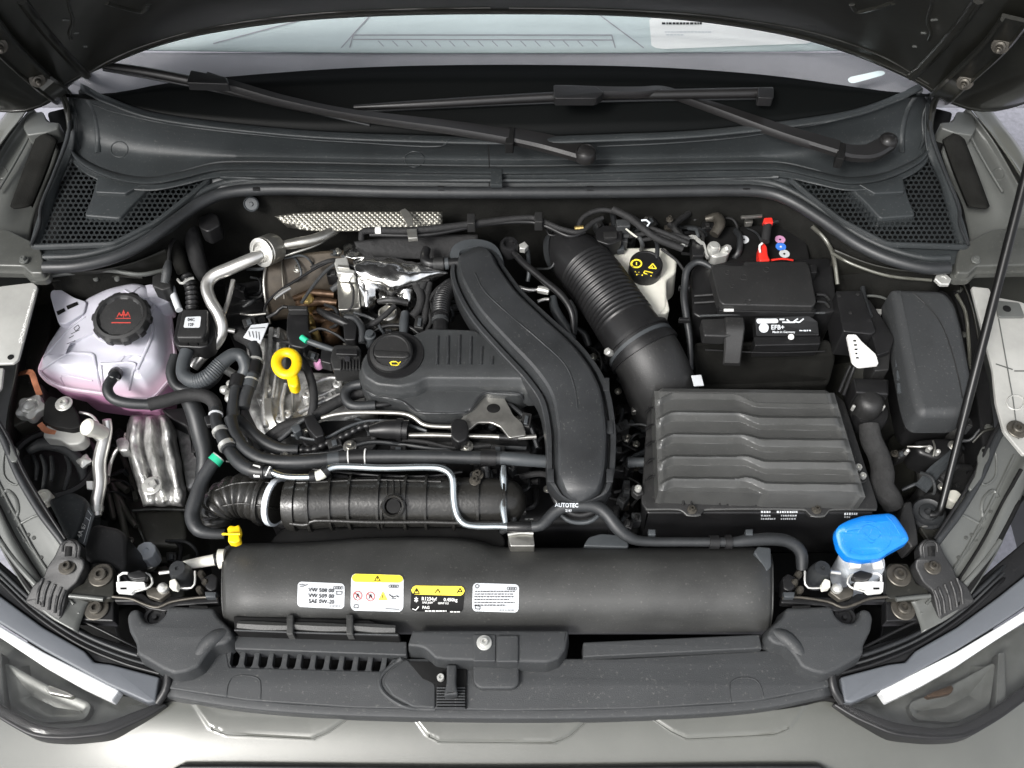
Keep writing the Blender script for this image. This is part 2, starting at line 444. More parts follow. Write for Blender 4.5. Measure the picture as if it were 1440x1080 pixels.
def ribbon(name, path, section, mat, parent=None, step=.006, raw=False, ang=40, widths=None, **k):
    """sweep a section [(s,h)..] (s in -1..1 of the half width, h metres up) along (px,py,z,halfwidth px)"""
    W = [V(p[:3]) if raw else P(p[0], p[1], p[2]) for p in path]
    hw = [p[3] if raw else p[3]*mpp(p[0], p[1], p[2]) for p in path]
    hs = [p[4] if len(p) > 4 else 1 for p in path]
    sm = spline(W, 12); h2 = spline([(a, b, 0) for a, b in zip(hw, hs)], 12)
    rp, T = resample([V((*a, )) for a in sm], step)
    d = [0]
    for a, b in zip(sm, sm[1:]): d.append(d[-1]+(b-a).length)
    vs = []; fs = []; j = 0; m = len(section)
    for i, p in enumerate(rp):
        s = T*i/(len(rp)-1)
        while j < len(d)-2 and d[j+1] < s: j += 1
        f = (s-d[j])/max(1e-9, d[j+1]-d[j]); q = h2[j].lerp(h2[j+1], f)
        t = rp[min(len(rp)-1, i+1)]-rp[max(0, i-1)]; t.z = 0; t.normalize(); x = V((t.y, -t.x, 0))
        for (u, h) in section: vs.append(p+x*(u*max(q.x, .0005))+V((0, 0, h*q.y)))
    for i in range(len(rp)-1):
        for a in range(m):
            b = (a+1) % m; fs.append((i*m+a, i*m+b, (i+1)*m+b, (i+1)*m+a))
    fs.append(tuple(range(m))); fs.append(tuple(range((len(rp)-1)*m, len(rp)*m)))
    return mk(name, vs, tri(vs, fs), mat, parent, ang, **k)
def boxw(c, sx, sy, sz, rot=0, b=0):
    """world box geometry, centre c (top at c.z)"""
    r = Matrix.Rotation(rot, 3, 'Z'); vs = []
    for z in (0, -sz):
        for x, y in ((-1, -1), (1, -1), (1, 1), (-1, 1)): vs.append(V(c)+r @ V((x*sx/2, y*sy/2, z)))
    return vs, [(0, 1, 2, 3), (7, 6, 5, 4), (0, 4, 5, 1), (1, 5, 6, 2), (2, 6, 7, 3), (3, 7, 4, 0)]
# ---------------- stickers and print, laid on a surface ----------------
def bvh(o):
    vs, fs = WORLD[o.name]
    return BVHTree.FromPolygons([tuple(v) for v in vs], [tuple(f) for f in fs])
def onto(tree, px, py, off, zf=.8):
    d = ray(px, py).normalized(); h = tree.ray_cast(CAM, d)
    if h[0] is None: return P(px, py, zf)
    n = h[1] if h[1].dot(d) < 0 else -h[1]
    return h[0]+n*off
def poly_geo(polys, tree, off, sub=None):
    """polys: outlines in px, each laid on the surface"""
    vs = []; fs = []
    for pl in polys:
        o = len(vs); w = [onto(tree, x, y, off) for x, y in pl]; vs += w
        fs += [tuple(o+i for i in t) for t in tri(w, [tuple(range(len(w)))])] if len(w) > 4 else [tuple(range(o, o+len(w)))]
    return vs, fs
def sticker(name, quad, host, mat, parent, off=.0004, nx=14, ny=8, th=.0003, **k):
    """rounded-off rectangular sticker following the host surface; quad = 4 px corners tl,tr,br,bl"""
    tree = bvh(host) if not isinstance(host, BVHTree) else host
    a, b, c, d = [V(q) for q in quad]; vs = []
    cut = .35
    for j in range(ny+1):
        for i in range(nx+1):
            u, v = i/nx, j/ny
            if i in (0, nx) and j in (0, ny): u = (cut/nx if i == 0 else 1-cut/nx); v = (cut/ny if j == 0 else 1-cut/ny)
            p = (a*(1-u)+b*u)*(1-v)+(d*(1-u)+c*u)*v
            vs.append(onto(tree, p.x, p.y, off))
    fs = [(j*(nx+1)+i, j*(nx+1)+i+1, (j+1)*(nx+1)+i+1, (j+1)*(nx+1)+i) for j in range(ny) for i in range(nx)]
    return mk(name, vs, fs, mat, parent, 60, **k)
_tc = {}
def text_geo(s, bold=True):
    if s in _tc: return _tc[s]
    c = bpy.data.curves.new('t', 'FONT'); c.body = s; c.size = 1; c.resolution_u = 2
    if bold: c.offset = .022
    o = bpy.data.objects.new('t', c); COL.objects.link(o)
    dg = bpy.context.evaluated_depsgraph_get(); me = o.evaluated_get(dg).to_mesh()
    r = ([tuple(v.co) for v in me.vertices], [tuple(p.vertices) for p in me.polygons])
    bpy.data.objects.remove(o); _tc[s] = r; return r
def text_on(s, x, y, size, host, mat, parent, ang=0, off=.0008, name='lettering', sx=1, shear=0):
    """text whose lower left corner is at photo px x,y"""
    tree = bvh(host) if not isinstance(host, BVHTree) else host
    vs, fs = text_geo(s); ca, sa = math.cos(math.radians(ang)), math.sin(math.radians(ang)); w = []
    for (a, b, _) in vs:
        a *= size*sx; b *= size
        w.append(onto(tree, x+a*ca+b*sa+shear*b, y+a*sa-b*ca, off))
    return mk(name, w, fs, mat, parent, 60)
def lines_on(name, segs, host, mat, parent, w=1.0, off=.0006):
    """thin printed or moulded strokes; segs = list of px polylines"""
    tree = bvh(host) if not isinstance(host, BVHTree) else host
    polys = []
    for s in segs:
        for (x0, y0), (x1, y1) in zip(s, s[1:]):
            L = math.hypot(x1-x0, y1-y0) or 1; nx, ny = -(y1-y0)/L*w/2, (x1-x0)/L*w/2
            polys.append([(x0+nx, y0+ny), (x1+nx, y1+ny), (x1-nx, y1-ny), (x0-nx, y0-ny)])
    vs, fs = poly_geo(polys, tree, off)
    return mk(name, vs, fs, mat, parent, 60)
def ridge(name, pts, rpx, mat, parent, host=None, off=0, n=8, closed=False):
    """a thin moulded bead along px points laid on a surface"""
    tree = bvh(host) if not isinstance(host, BVHTree) else host
    sp_ = spline([(x, y, 0) for x, y in pts], 6, closed)
    if closed: sp_.append(sp_[0])
    path = [onto(tree, p.x, p.y, off) for p in sp_]
    r = [rpx*.0011]*len(path)
    vs, fs = tube_geo(path, r, n); return mk(name, vs, fs, mat, parent, 45)

def greek(name, rows, host, mat, parent, h=2.0, off=.0012, seed=1, dash=(2.2, 5.0)):
    """print too small to read in the photograph: rows (x0, x1, y) of short broken strokes"""
    rnd = random.Random(seed); segs = []
    for (x0, x1, y) in rows:
        x = x0
        while x < x1-1:
            L = min(rnd.uniform(*dash), x1-x); segs.append([(x, y), (x+L, y+.02*L)]); x += L+rnd.uniform(.7, 1.3)
    return lines_on(name, segs, host, mat, parent, h, off)
# =====================================================================
#  THE CAR BODY ROUND THE BAY
# =====================================================================
def MX(p): return (1406-p[0],)+tuple(p[1:])
def mir(pts, m): return [MX(p) for p in pts] if m else list(pts)
Z1 = V((0, 0, 1))
# ground
g = mk('ground', [(-60, -60, 0), (60, -60, 0), (60, 60, 0), (-60, 60, 0)], [(0, 1, 2, 3)], 'asphalt', kind='structure')
# windscreen plane
GY, GZ, GS = .346, 1.0, .58
def glassz(px, py, lift=0):
    d = ray(px, py); k = (GZ+lift+GS*(CAM.y-GY)-CAM.z)/(d.z-GS*d.y)
    return (CAM+d*k).z
# ---- bay tub ----
bay = thing('engine_bay', 'dark painted engine bay shell with felt lined bulkhead around the engine', 'engine bay')
floor_pts = [(-.86, -.50), (.86, -.50), (.86, .85), (-.86, .85)]
vs = [(x, y, .38) for x, y in floor_pts]
tag(mk('undertray', vs, [(0, 1, 2, 3)], 'deep_black', bay, solid=.004))
seal_px = [(62, 376), (110, 374), (160, 362), (205, 340), (245, 311), (285, 284), (325, 270), (400, 266), (560, 270), (720, 271), (880, 270), (1010, 268), (1075, 270), (1115, 284), (1160, 312), (1205, 343), (1250, 364), (1300, 377), (1335, 377)]
bk = [[(x, y-6, .925) for x, y in seal_px], ]
top = [P(x, y-4, .922) for x, y in seal_px]
r0 = top; r1 = [p+V((0, -.012, -.06)) for p in top]; r2 = [p+V((0, -.03, -.2)) for p in top]; r3 = [p+V((0, -.045, -.5)) for p in top]
grid('bulkhead', [r0, r1, r2, r3], 'felt', bay, nu=70, nv=4, raw=True)
# inner wings: side walls with strut towers
def wing(m):
    rows = [[(-40, 352, .945), (20, 352, .943), (62, 384, .925)],
            [(-40, 372, .93), (20, 372, .93), (58, 392, .915)],
            ]
    A = mir([(62, 378, .915), (120, 382, .91), (180, 372, .905), (235, 350, .90)], m)
    B = mir([(58, 396, .885), (120, 394, .88), (185, 388, .87), (240, 380, .855)], m)
    C = mir([(52, 440, .79), (110, 436, .77), (190, 440, .75), (250, 430, .72)], m)
    D = mir([(40, 560, .76), (110, 600, .70), (190, 640, .62), (262, 560, .60)], m)
    E = mir([(30, 690, .66), (110, 760, .60), (195, 790, .56), (262, 760, .50)], m)
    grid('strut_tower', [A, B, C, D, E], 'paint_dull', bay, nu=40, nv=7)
    # outer side wall running forward under the wing ledge
    a = mir([(62, 380, .91), (40, 430, .87), (24, 520, .83), (10, 620, .80), (40, 740, .78), (130, 860, .76)], m)
    b = mir([(62, 386, .85), (52, 440, .78), (44, 530, .70), (60, 640, .64), (110, 760, .60), (200, 860, .56)], m)
    c = mir([(90, 470, .62), (100, 560, .56), (110, 640, .52), (140, 720, .48), (190, 800, .45), (240, 880, .42)], m)
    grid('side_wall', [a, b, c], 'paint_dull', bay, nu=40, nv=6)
for m in (0, 1): wing(m)
# pressed ledges on the left chassis leg
mould('chassis_leg', [(150, 700), (262, 690), (268, 790), (258, 905), (190, 905), (150, 800)], .60, prof(.006, .14), 'paint_leg', bay, rc=14)
mould('chassis_step', [(188, 718), (258, 716), (262, 758), (250, 770), (205, 768)], .635, prof(.006, .05, .004), 'paint_leg', bay, rc=10)
mould('chassis_step', [(200, 800), (250, 790), (262, 840), (205, 850)], .62, prof(.005, .05, .004), 'paint_leg', bay, rc=10)
for q in ([(60, 600), (110, 640), (180, 690)], [(148, 660), (165, 700), (178, 760)]):
    tube('pressed_bead', [(x, y, .655) for x, y in q], 5, 'paint_leg', bay)
# front crossmember below the slam panel
mould('front_crossmember', [(150, 850), (330, 830), (1100, 830), (1250, 850), (1230, 960), (180, 960)], .66, prof(.01, .2), 'deep_black', bay)

# ---- windscreen ----
ws = thing('windscreen', 'sloping glass windscreen with black band along its lower edge behind the wipers', 'windscreen')
def glass_rows(ys, lift):
    out = []
    for yb in ys:
        row = []
        for x in [-60, 60, 112, 150, 230, 420, 720, 1000, 1180, 1260, 1296, 1350, 1500]:
            row.append((x, yb, glassz(x, yb, lift)))
        out.append(row)
    return out
low = [(-60, 100), (60, 108), (112, 121), (150, 140), (230, 165), (420, 188), (720, 197), (1000, 187), (1180, 163), (1262, 137), (1296, 121), (1346, 108), (1466, 100)]
gl = grid('glass_pane', [[(x, y*(1-t)+ty_*t, glassz(x, y*(1-t)+ty_*t)) for x, y in low] for t, ty_ in ((0, 0), (.25, 20), (.5, 0), (.75, -60), (1, -220))], 'windscreen_glass', ws, nu=60, nv=2, solid=.005)
# frit band: upper edge curve
frit_up = [(60, 132), (155, 131), (250, 115), (420, 100), (560, 93), (720, 91), (880, 93), (1000, 99), (1100, 108), (1200, 122), (1265, 130), (1350, 134)]
ru = [(x, y, glassz(x, y, .0025)) for x, y in frit_up]
rl = [(x, max(y+1, yy), glassz(x, max(y+1, yy), .0025)) for x, y, yy in [(x, y, next(b[1]+(c[1]-b[1])*(x-b[0])/(c[0]-b[0]) for b, c in zip(low, low[1:]) if b[0] <= x <= c[0])+3) for x, y in frit_up]]
grid('black_band', [ru, rl], 'frit', ws, nu=50, nv=4, solid=.001)
# ---- dashboard behind the glass, its pale colours paint the sky's reflection ----
db = thing('dashboard', 'dashboard top with moulded demister lines, coloured pale as the sky reflected in the windscreen', 'dashboard')
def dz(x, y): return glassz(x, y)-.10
grid('dash_reflection_edge', [[(x, y, glassz(x, y, -.06)) for x in (-100, 200, 720, 1200, 1500)] for y in (150, 100, 74)], 'dash_reflection_grey', db, nu=30, nv=3, solid=.004)
dt = grid('dash_reflection_top', [[(x, yy+((x-700)/700)**2*-8, glassz(x, yy, -.052)) for x in (-200, 200, 500, 720, 900, 1200, 1600)] for yy in (74, 40, 0, -120)], 'dash', db, nu=40, nv=3, solid=.004)
lines_on('demister_lines', [[(545, -5), (480, 68)], [(838, 18), (905, 68)], [(492, 68), (497, 50), (860, 50), (865, 68)], [(300, 62), (420, 30), (470, 12)], [(497, 56), (862, 57)]], dt, 'dash_reflection_grey', db, 1.6, .002)
lines_on('vent_slots', [[(532+i*20, 58), (540+i*20, 66)] for i in range(16)], dt, 'dash_reflection_grey', db, 1.2, .002)
# paper notice on the dash
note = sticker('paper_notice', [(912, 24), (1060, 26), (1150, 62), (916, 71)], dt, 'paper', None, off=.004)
tag(note, 'white printed paper notice lying on the dashboard behind the windscreen', 'paper notice')
greek('lettering', [(930, 986, 35)], dt, 'grey_print', note, 3, .006, 2)
greek('lettering', [(934, 1000, 47), (936, 960, 51)], dt, 'strap', note, 1.6, .006, 3)
vin = sticker('identification_strip', [(1190, 110), (1240, 99), (1246, 105), (1195, 119)], bvh(gl), 'dash', None, off=.002, nx=8, ny=3)
tag(vin, 'narrow pale identification strip at the lower right corner of the windscreen', 'label strip')

# ---- cowl panel ----
cw = thing('cowl_panel', 'wide dark grey plastic cowl panel below the windscreen with honeycomb corners', 'cowl panel')
r0p = [(113, 117), (128, 124), (150, 135), (230, 160), (420, 182), (600, 190), (720, 192), (860, 188), (1000, 181), (1180, 158), (1262, 132), (1281, 123), (1296, 116)]
def gl_row(dy, dzz): return [(x, y+dy, glassz(x, y)+.004+dzz) for x, y in r0p]
mid = [(100, 148, .985), (112, 175, .965), (150, 198, .955), (230, 212, .95), (420, 218, .948), (720, 222, .948), (1000, 218, .948), (1176, 212, .95), (1256, 198, .955), (1294, 175, .965), (1306, 148, .985)]
led = [(94, 190), (106, 215), (135, 234), (175, 247), (215, 250), (255, 243), (300, 232), (340, 230), (420, 231), (560, 234), (720, 236), (860, 234), (990, 231), (1070, 230), (1106, 232), (1150, 242), (1190, 250), (1232, 247), (1270, 234), (1300, 215), (1312, 190)]
grid('cowl_trough', [gl_row(0, 0), gl_row(5, .002), gl_row(11, -.001), gl_row(14, -.014), mid, [(x, y-3, .945) for x, y in led], [(x, y-2, .945) for x, y in led], [(x, y+1, .953) for x, y in led], [(x, y+8, .954) for x, y in led], [(x, y+10, .946) for x, y in led], [(x, y+18, .944) for x, y in led], [(x, y+20, .938 if 290 < x < 1116 else .925) for x, y in led], [(x, y+34, .93 if 290 < x < 1116 else .895) for x, y in led]], 'cowl_plastic', cw, nu=140, nv=4, ang=50)
cwo = [o for o in COL.objects if o.name == 'cowl_trough'][0]
ridge('cowl_bead', [(310, 249), (420, 252), (720, 254), (990, 252), (1095, 249)], 3, 'cowl_plastic', cw, cwo)
ridge('cowl_bead', [(130, 146), (170, 160), (260, 178), (420, 195), (500, 200), (610, 206), (632, 196)], 1.3, 'cowl_plastic', cw, cwo)
ridge('cowl_bead', [(840, 206), (960, 200), (1060, 190), (1180, 168), (1250, 146)], 1.3, 'cowl_plastic', cw, cwo)
for m in (0, 1):
    ridge('trough_rib', mir([(112, 128), (128, 150), (136, 180), (138, 215)], m), 5, 'cowl_plastic', cw, cwo, off=-.002)
    ridge('trough_rib', mir([(100, 140), (108, 165), (107, 195), (112, 210)], m), 2.5, 'cowl_plastic', cw, cwo, off=-.001)
ridge('moulded_circle', ell(168, 210, 12, 11, 12), .9, 'cowl_plastic', cw, cwo, closed=True)
ridge('moulded_circle', ell(583, 224, 14, 11, 12), .9, 'cowl_plastic', cw, cwo, closed=True)
lines_on('joint_line', [[(687, 200), (688, 236), (688, 262)]], cwo, 'deep_black', cw, 1.6)
plate('joint_tab', [(690, 237), (706, 237), (706, 260), (690, 260)], .957, .006, 'cowl_plastic', cw, b=.001)
# bulkhead seal with flange
tube('flange', [(x, y-14, .932) for x, y in seal_px], 5.5, 'cowl_plastic', cw)
sealo = tube('weather_seal', [(x, y, .938) for x, y in seal_px], 8.5, 'rubber', None, n=14)
tag(sealo, 'thick black rubber weather seal along the front edge of the cowl panel', 'rubber seal')
def inside(pt, poly):
    x, y = pt; c = False; n = len(poly)
    for i in range(n):
        x1, y1 = poly[i]; x2, y2 = poly[i-1]
        if (y1 > y) != (y2 > y) and x < (x2-x1)*(y-y1)/(y2-y1)+x1: c = not c
    return c
def grille(m):
    poly = mir([(91, 218), (132, 240), (200, 258), (285, 246), (296, 252), (268, 276), (222, 312), (160, 344), (46, 348), (52, 325), (72, 262)], m)
    scoop = mir([(137, 246), (128, 280), (118, 303), (168, 307), (188, 285), (212, 262), (200, 257), (160, 250)], m)
    plate('grille_tray', poly, .905, .012, 'deep_black', cw)
    hx, hy = 7.4, 6.4; vs = []; fs = []; z = .936
    for j in range(-2, 24):
        for i in range(-2, 38):
            cx = 40+i*hx+(j % 2)*hx/2; cy = 212+j*hy
            q = (cx, cy) if not m else (1406-cx, cy)
            if not inside(q, poly) or inside(q, scoop): continue
            o = len(vs)
            for rr, zz in ((.60, 0), (.43, 0), (.43, -.006)):
                for k in range(6):
                    a = math.pi/6+math.pi/3*k
                    vs.append(P(q[0]+math.cos(a)*hx*rr*1.0, q[1]+math.sin(a)*hy*rr*1.02, z+zz))
            for k in range(6):
                l = (k+1) % 6
                fs += [(o+k, o+l, o+6+l, o+6+k), (o+6+k, o+6+l, o+12+l, o+12+k)]
    # spread cells: outer ring shared positions, hence a continuous net
    tag(mk('honeycomb_net', vs, fs, 'cowl_plastic', cw, ang=20), kind='stuff')
    pw = [P(x, y, .937) for x, y in rcorn(poly, 8)]; pw.append(pw[0])
    vs, fs = tube_geo(pw, [.0052]*len(pw), 8); mk('grille_frame', vs, fs, 'cowl_plastic', cw)
    mould('grille_scoop', scoop, .941, prof(.003, .02, .006), 'cowl_plastic', cw, rc=5)
    mould('scoop_step', mir([(137, 247), (134, 270), (176, 272), (200, 258), (160, 250)], m), .947, prof(.002, .01), 'cowl_plastic', cw, rc=2)
    # outer flange strip between the grille and the wing
    grid('outer_flange', [mir([(97, 130, 1.0), (92, 190, .965), (66, 265, .95), (44, 348, .94)], m), mir([(103, 134, 1.0), (99, 195, .962), (76, 262, .946), (52, 348, .936)], m), mir([(104, 150, .99), (103, 210, .955), (84, 262, .936), (62, 346, .93)], m)], 'cowl_plastic', cw, nu=30, nv=3)
    plate('corner_flange', mir([(30, 350), (60, 347), (160, 346), (222, 316), (262, 284), (276, 290), (240, 320), (190, 350), (130, 366), (70, 372), (40, 366)], m), .931, .01, 'cowl_plastic', cw, rc=6)
for m in (0, 1): grille(m)
# water drops / grit specks under the net are left to the material

# ---- wipers ----
def wz(x, y): return glassz(x, min(y, 190))+.022
wl = thing('wiper', 'black windscreen wiper pivoting in the centre with its blade pointing to the left corner', 'wiper', 'windscreen wipers')
sec = [(-1, -.008), (-1, 0), (-.75, .004), (.75, .004), (1, 0), (1, -.008)]
ribbon('wiper_arm', [(822, 214, .992, 15), (800, 207, .995, 16), (760, 197, 1.0, 15), (722, 190, 1.005, 13)], sec, 'wiper_black', wl)
ribbon('wiper_arm', [(716, 190, 1.008, 12), (640, 178, 1.018, 10), (560, 168, 1.028, 8), (480, 157, 1.04, 6), (400, 140, 1.05, 6.5), (330, 120, 1.06, 7), (290, 108, 1.068, 9)], sec, 'wiper_black', wl)
lathe('pivot_cap', (824, 214, .998), [(.0165, -.012), (.0165, 0), (.014, .004), (.0135, .003), (.009, .0065), (.0001, .008)], 'wiper_black', wl)
tube('blade', [(145, 92, glassz(145, 92)+.012), (200, 100, glassz(200, 100)+.014), (290, 118, glassz(290, 118)+.014), (400, 146, glassz(400, 146)+.014), (520, 170, glassz(520, 170)+.012)], [5, 6.5, 7, 6, 4], 'wiper_black', wl)
tube('wiper_rubber', [(145, 98, glassz(145, 98)+.004), (290, 125, glassz(290, 125)+.004), (520, 176, glassz(520, 176)+.003)], 2, 'rubber', wl)
plate('blade_clip', [(268, 98), (318, 108), (322, 118), (262, 116)], 1.078, .014, 'smooth_black', wl, rc=3)
plate('hinge_pin_block', [(714, 178), (724, 178), (722, 202), (710, 202)], 1.012, .02, 'deep_black', wl, rc=2)
wr = thing('wiper', 'black wiper pivoting at the right with its blade across the middle of the windscreen', 'wiper', 'windscreen wipers')
ribbon('wiper_arm', [(1248, 200, .995, 13), (1225, 212, .995, 14), (1200, 213, .997, 13), (1186, 210, 1.0, 13)], sec, 'wiper_black', wr)
ribbon('wiper_arm', [(1180, 207, 1.003, 13), (1100, 183, 1.012, 11), (1022, 156, 1.022, 8), (980, 142, 1.03, 6), (935, 127, 1.045, 6), (900, 128, 1.055, 7), (860, 128, 1.06, 7), (800, 127, 1.062, 9), (780, 127, 1.062, 9)], sec, 'wiper_black', wr)
lathe('pivot_cap', (1250, 196, 1.0), [(.0145, -.012), (.0145, 0), (.012, .004), (.0115, .003), (.008, .0065), (.0001, .008)], 'wiper_black', wr)
tube('blade', [(498, 151, glassz(498, 151)+.01), (600, 146, glassz(600, 146)+.013), (780, 136, glassz(780, 136)+.014), (900, 133, glassz(900, 133)+.014), (1086, 130, glassz(1086, 130)+.012)], [3.5, 6, 7, 7, 7.5], 'wiper_black', wr)
tube('wiper_rubber', [(500, 157, glassz(500, 157)+.003), (780, 144, glassz(780, 144)+.004), (1085, 138, glassz(1085, 138)+.003)], 2, 'rubber', wr)
plate('blade_end', [(1066, 122), (1088, 123), (1088, 138), (1066, 137)], glassz(1075, 130)+.024, .016, 'smooth_black', wr, rc=3)
plate('blade_clip', [(778, 119), (838, 121), (850, 130), (838, 138), (780, 138)], 1.074, .014, 'smooth_black', wr, rc=3)
plate('hinge_pin_block', [(1180, 198), (1190, 202), (1188, 224), (1176, 222)], 1.006, .02, 'deep_black', wr, rc=2)

# ---- bonnet (raised) ----
bn = thing('bonnet', 'raised bonnet seen from its dark painted underside above the windscreen', 'bonnet')
edge = [(-160, 70, 1.03), (-60, 128, 1.035), (0, 149, 1.04), (55, 150, 1.045), (88, 132, 1.05), (108, 112, 1.06), (160, 88, 1.07), (225, 62, 1.085), (300, 43, 1.105), (420, 26, 1.13), (560, 18, 1.145), (720, 16, 1.15), (880, 19, 1.145), (1000, 29, 1.13), (1110, 48, 1.105), (1190, 72, 1.085), (1252, 98, 1.07), (1296, 120, 1.06), (1318, 136, 1.05), (1360, 150, 1.045), (1410, 146, 1.04), (1470, 120, 1.035), (1560, 70, 1.03)]
e0 = [PP(p) for p in edge]
def esh(k, dy, dz): return [p+V((p.x*k, dy, dz)) for p in e0]
bo = grid('bonnet_underside', [e0, esh(0, -.012, .006), esh(0, -.03, .018), esh(.0, -.035, .03), esh(.01, -.10, .11), esh(.02, -.22, .26), esh(.03, -.40, .50), esh(.03, -.55, .72)], 'black_paint', bn, nu=90, nv=5, raw=True, solid=.006, flip=True)
grid('outer_skin', [[p+V((0, .010, .012)) for p in e0], esh(.005, -.01, .07), esh(.02, -.19, .32), esh(.03, -.37, .56), esh(.03, -.52, .78)], 'paint', bn, nu=60, nv=4, raw=True, solid=.003)
for m in (0, 1):
    ridge('stiffening_rib', mir([(30, 0), (60, 40), (100, 85), (125, 108)], m), 7, 'black_paint', bn, bo, off=-.002)
    ridge('stiffening_rib', mir([(95, -5), (97, 10), (102, 28), (97, 45), (100, 55)], m), 2, 'black_paint', bn, bo)
    ridge('stiffening_rib', mir([(150, 4), (178, 12), (200, 16), (208, 6)], m), 4.5, 'black_paint', bn, bo, off=-.002)
    ridge('edge_hem', mir([(100, 118), (160, 82), (225, 57), (300, 38), (420, 21), (560, 13), (690, 11)], m), 1.6, 'black_paint', bn, bo)
    ridge('rivet_row', mir([(88, 27), (96, 28)], m), 1.8, 'paint_inner', bn, bo, n=6)
    ridge('rivet_row', mir([(104, 46), (110, 46)], m), 1.8, 'paint_inner', bn, bo, n=6)
    ridge('rivet_row', mir([(117, 65), (122, 65)], m), 1.8, 'paint_inner', bn, bo, n=6)
    tb = bvh(bo)
    def pt(x, y, o=.012):
        x, y = MX((x, y)) if m else (x, y); return onto(tb, x, y, o)
    pth = spline([pt(-30, 10), pt(0, 50), pt(45, 95), pt(72, 122), pt(88, 138)], 6)
    def rib(name, path, w, h, mat):
        F = frames(path); vs = []; fs = []
        for p, (t, x, y) in zip(path, F):
            n = y if y.dot(CAM-p) > 0 else -y; xx = t.cross(n)
            for a, b in ((-1, 0), (-1, 1), (-.8, 1.3), (-.7, .6), (.7, .6), (.8, 1.3), (1, 1), (1, 0)): vs.append(p+xx*a*w+n*b*h)
        L = 8
        for i in range(len(path)-1):
            for k in range(L): fs.append((i*L+k, i*L+(k+1) % L, (i+1)*L+(k+1) % L, (i+1)*L+k))
        fs += [tuple(range(L)), tuple(range((len(path)-1)*L, len(path)*L))]
        return mk(name, vs, tri(vs, fs), mat, bn)
    hg = rib('hinge_arm', pth, .016, .008, 'black_paint')
    for (x, y) in ((38, 100), (-12, 45)):
        c = pt(x, y, .018); lathe('stud', c, [(.012, 0), (.011, .003), (.007, .004), (.007, .007), (.0045, .008), (.0045, .011), (.004, .012), (.004, .015), (.003, .016), (.003, .02), (.001, .022)], 'dark_steel', hg, axis=(CAM-c)+V((0, 0, -.6)), raw=True, n=12)
    tube('hinge_link', mir([(84, 128, 1.05), (93, 150, 1.0), (98, 180, .97), (95, 200, .95), (85, 240, .93)], m), 4, 'black_paint', hg)
    plate('hinge_base', mir([(66, 158), (98, 150), (100, 196), (84, 214), (72, 180)], m), .94, .02, 'deep_black', hg, rc=5)
    mould('hinge_well', mir([(70, 178), (99, 165), (97, 235), (66, 318), (46, 346), (36, 340), (52, 280), (68, 220)], m), .90, prof(.002, .03), 'deep_black', hg)
    tube('link_edge', mir([(90, 134, 1.04), (96, 150, 1.005), (97, 175, .975), (94, 192, .96)], m), 2.2, 'steel' if 0 else 'paint_dull', hg)

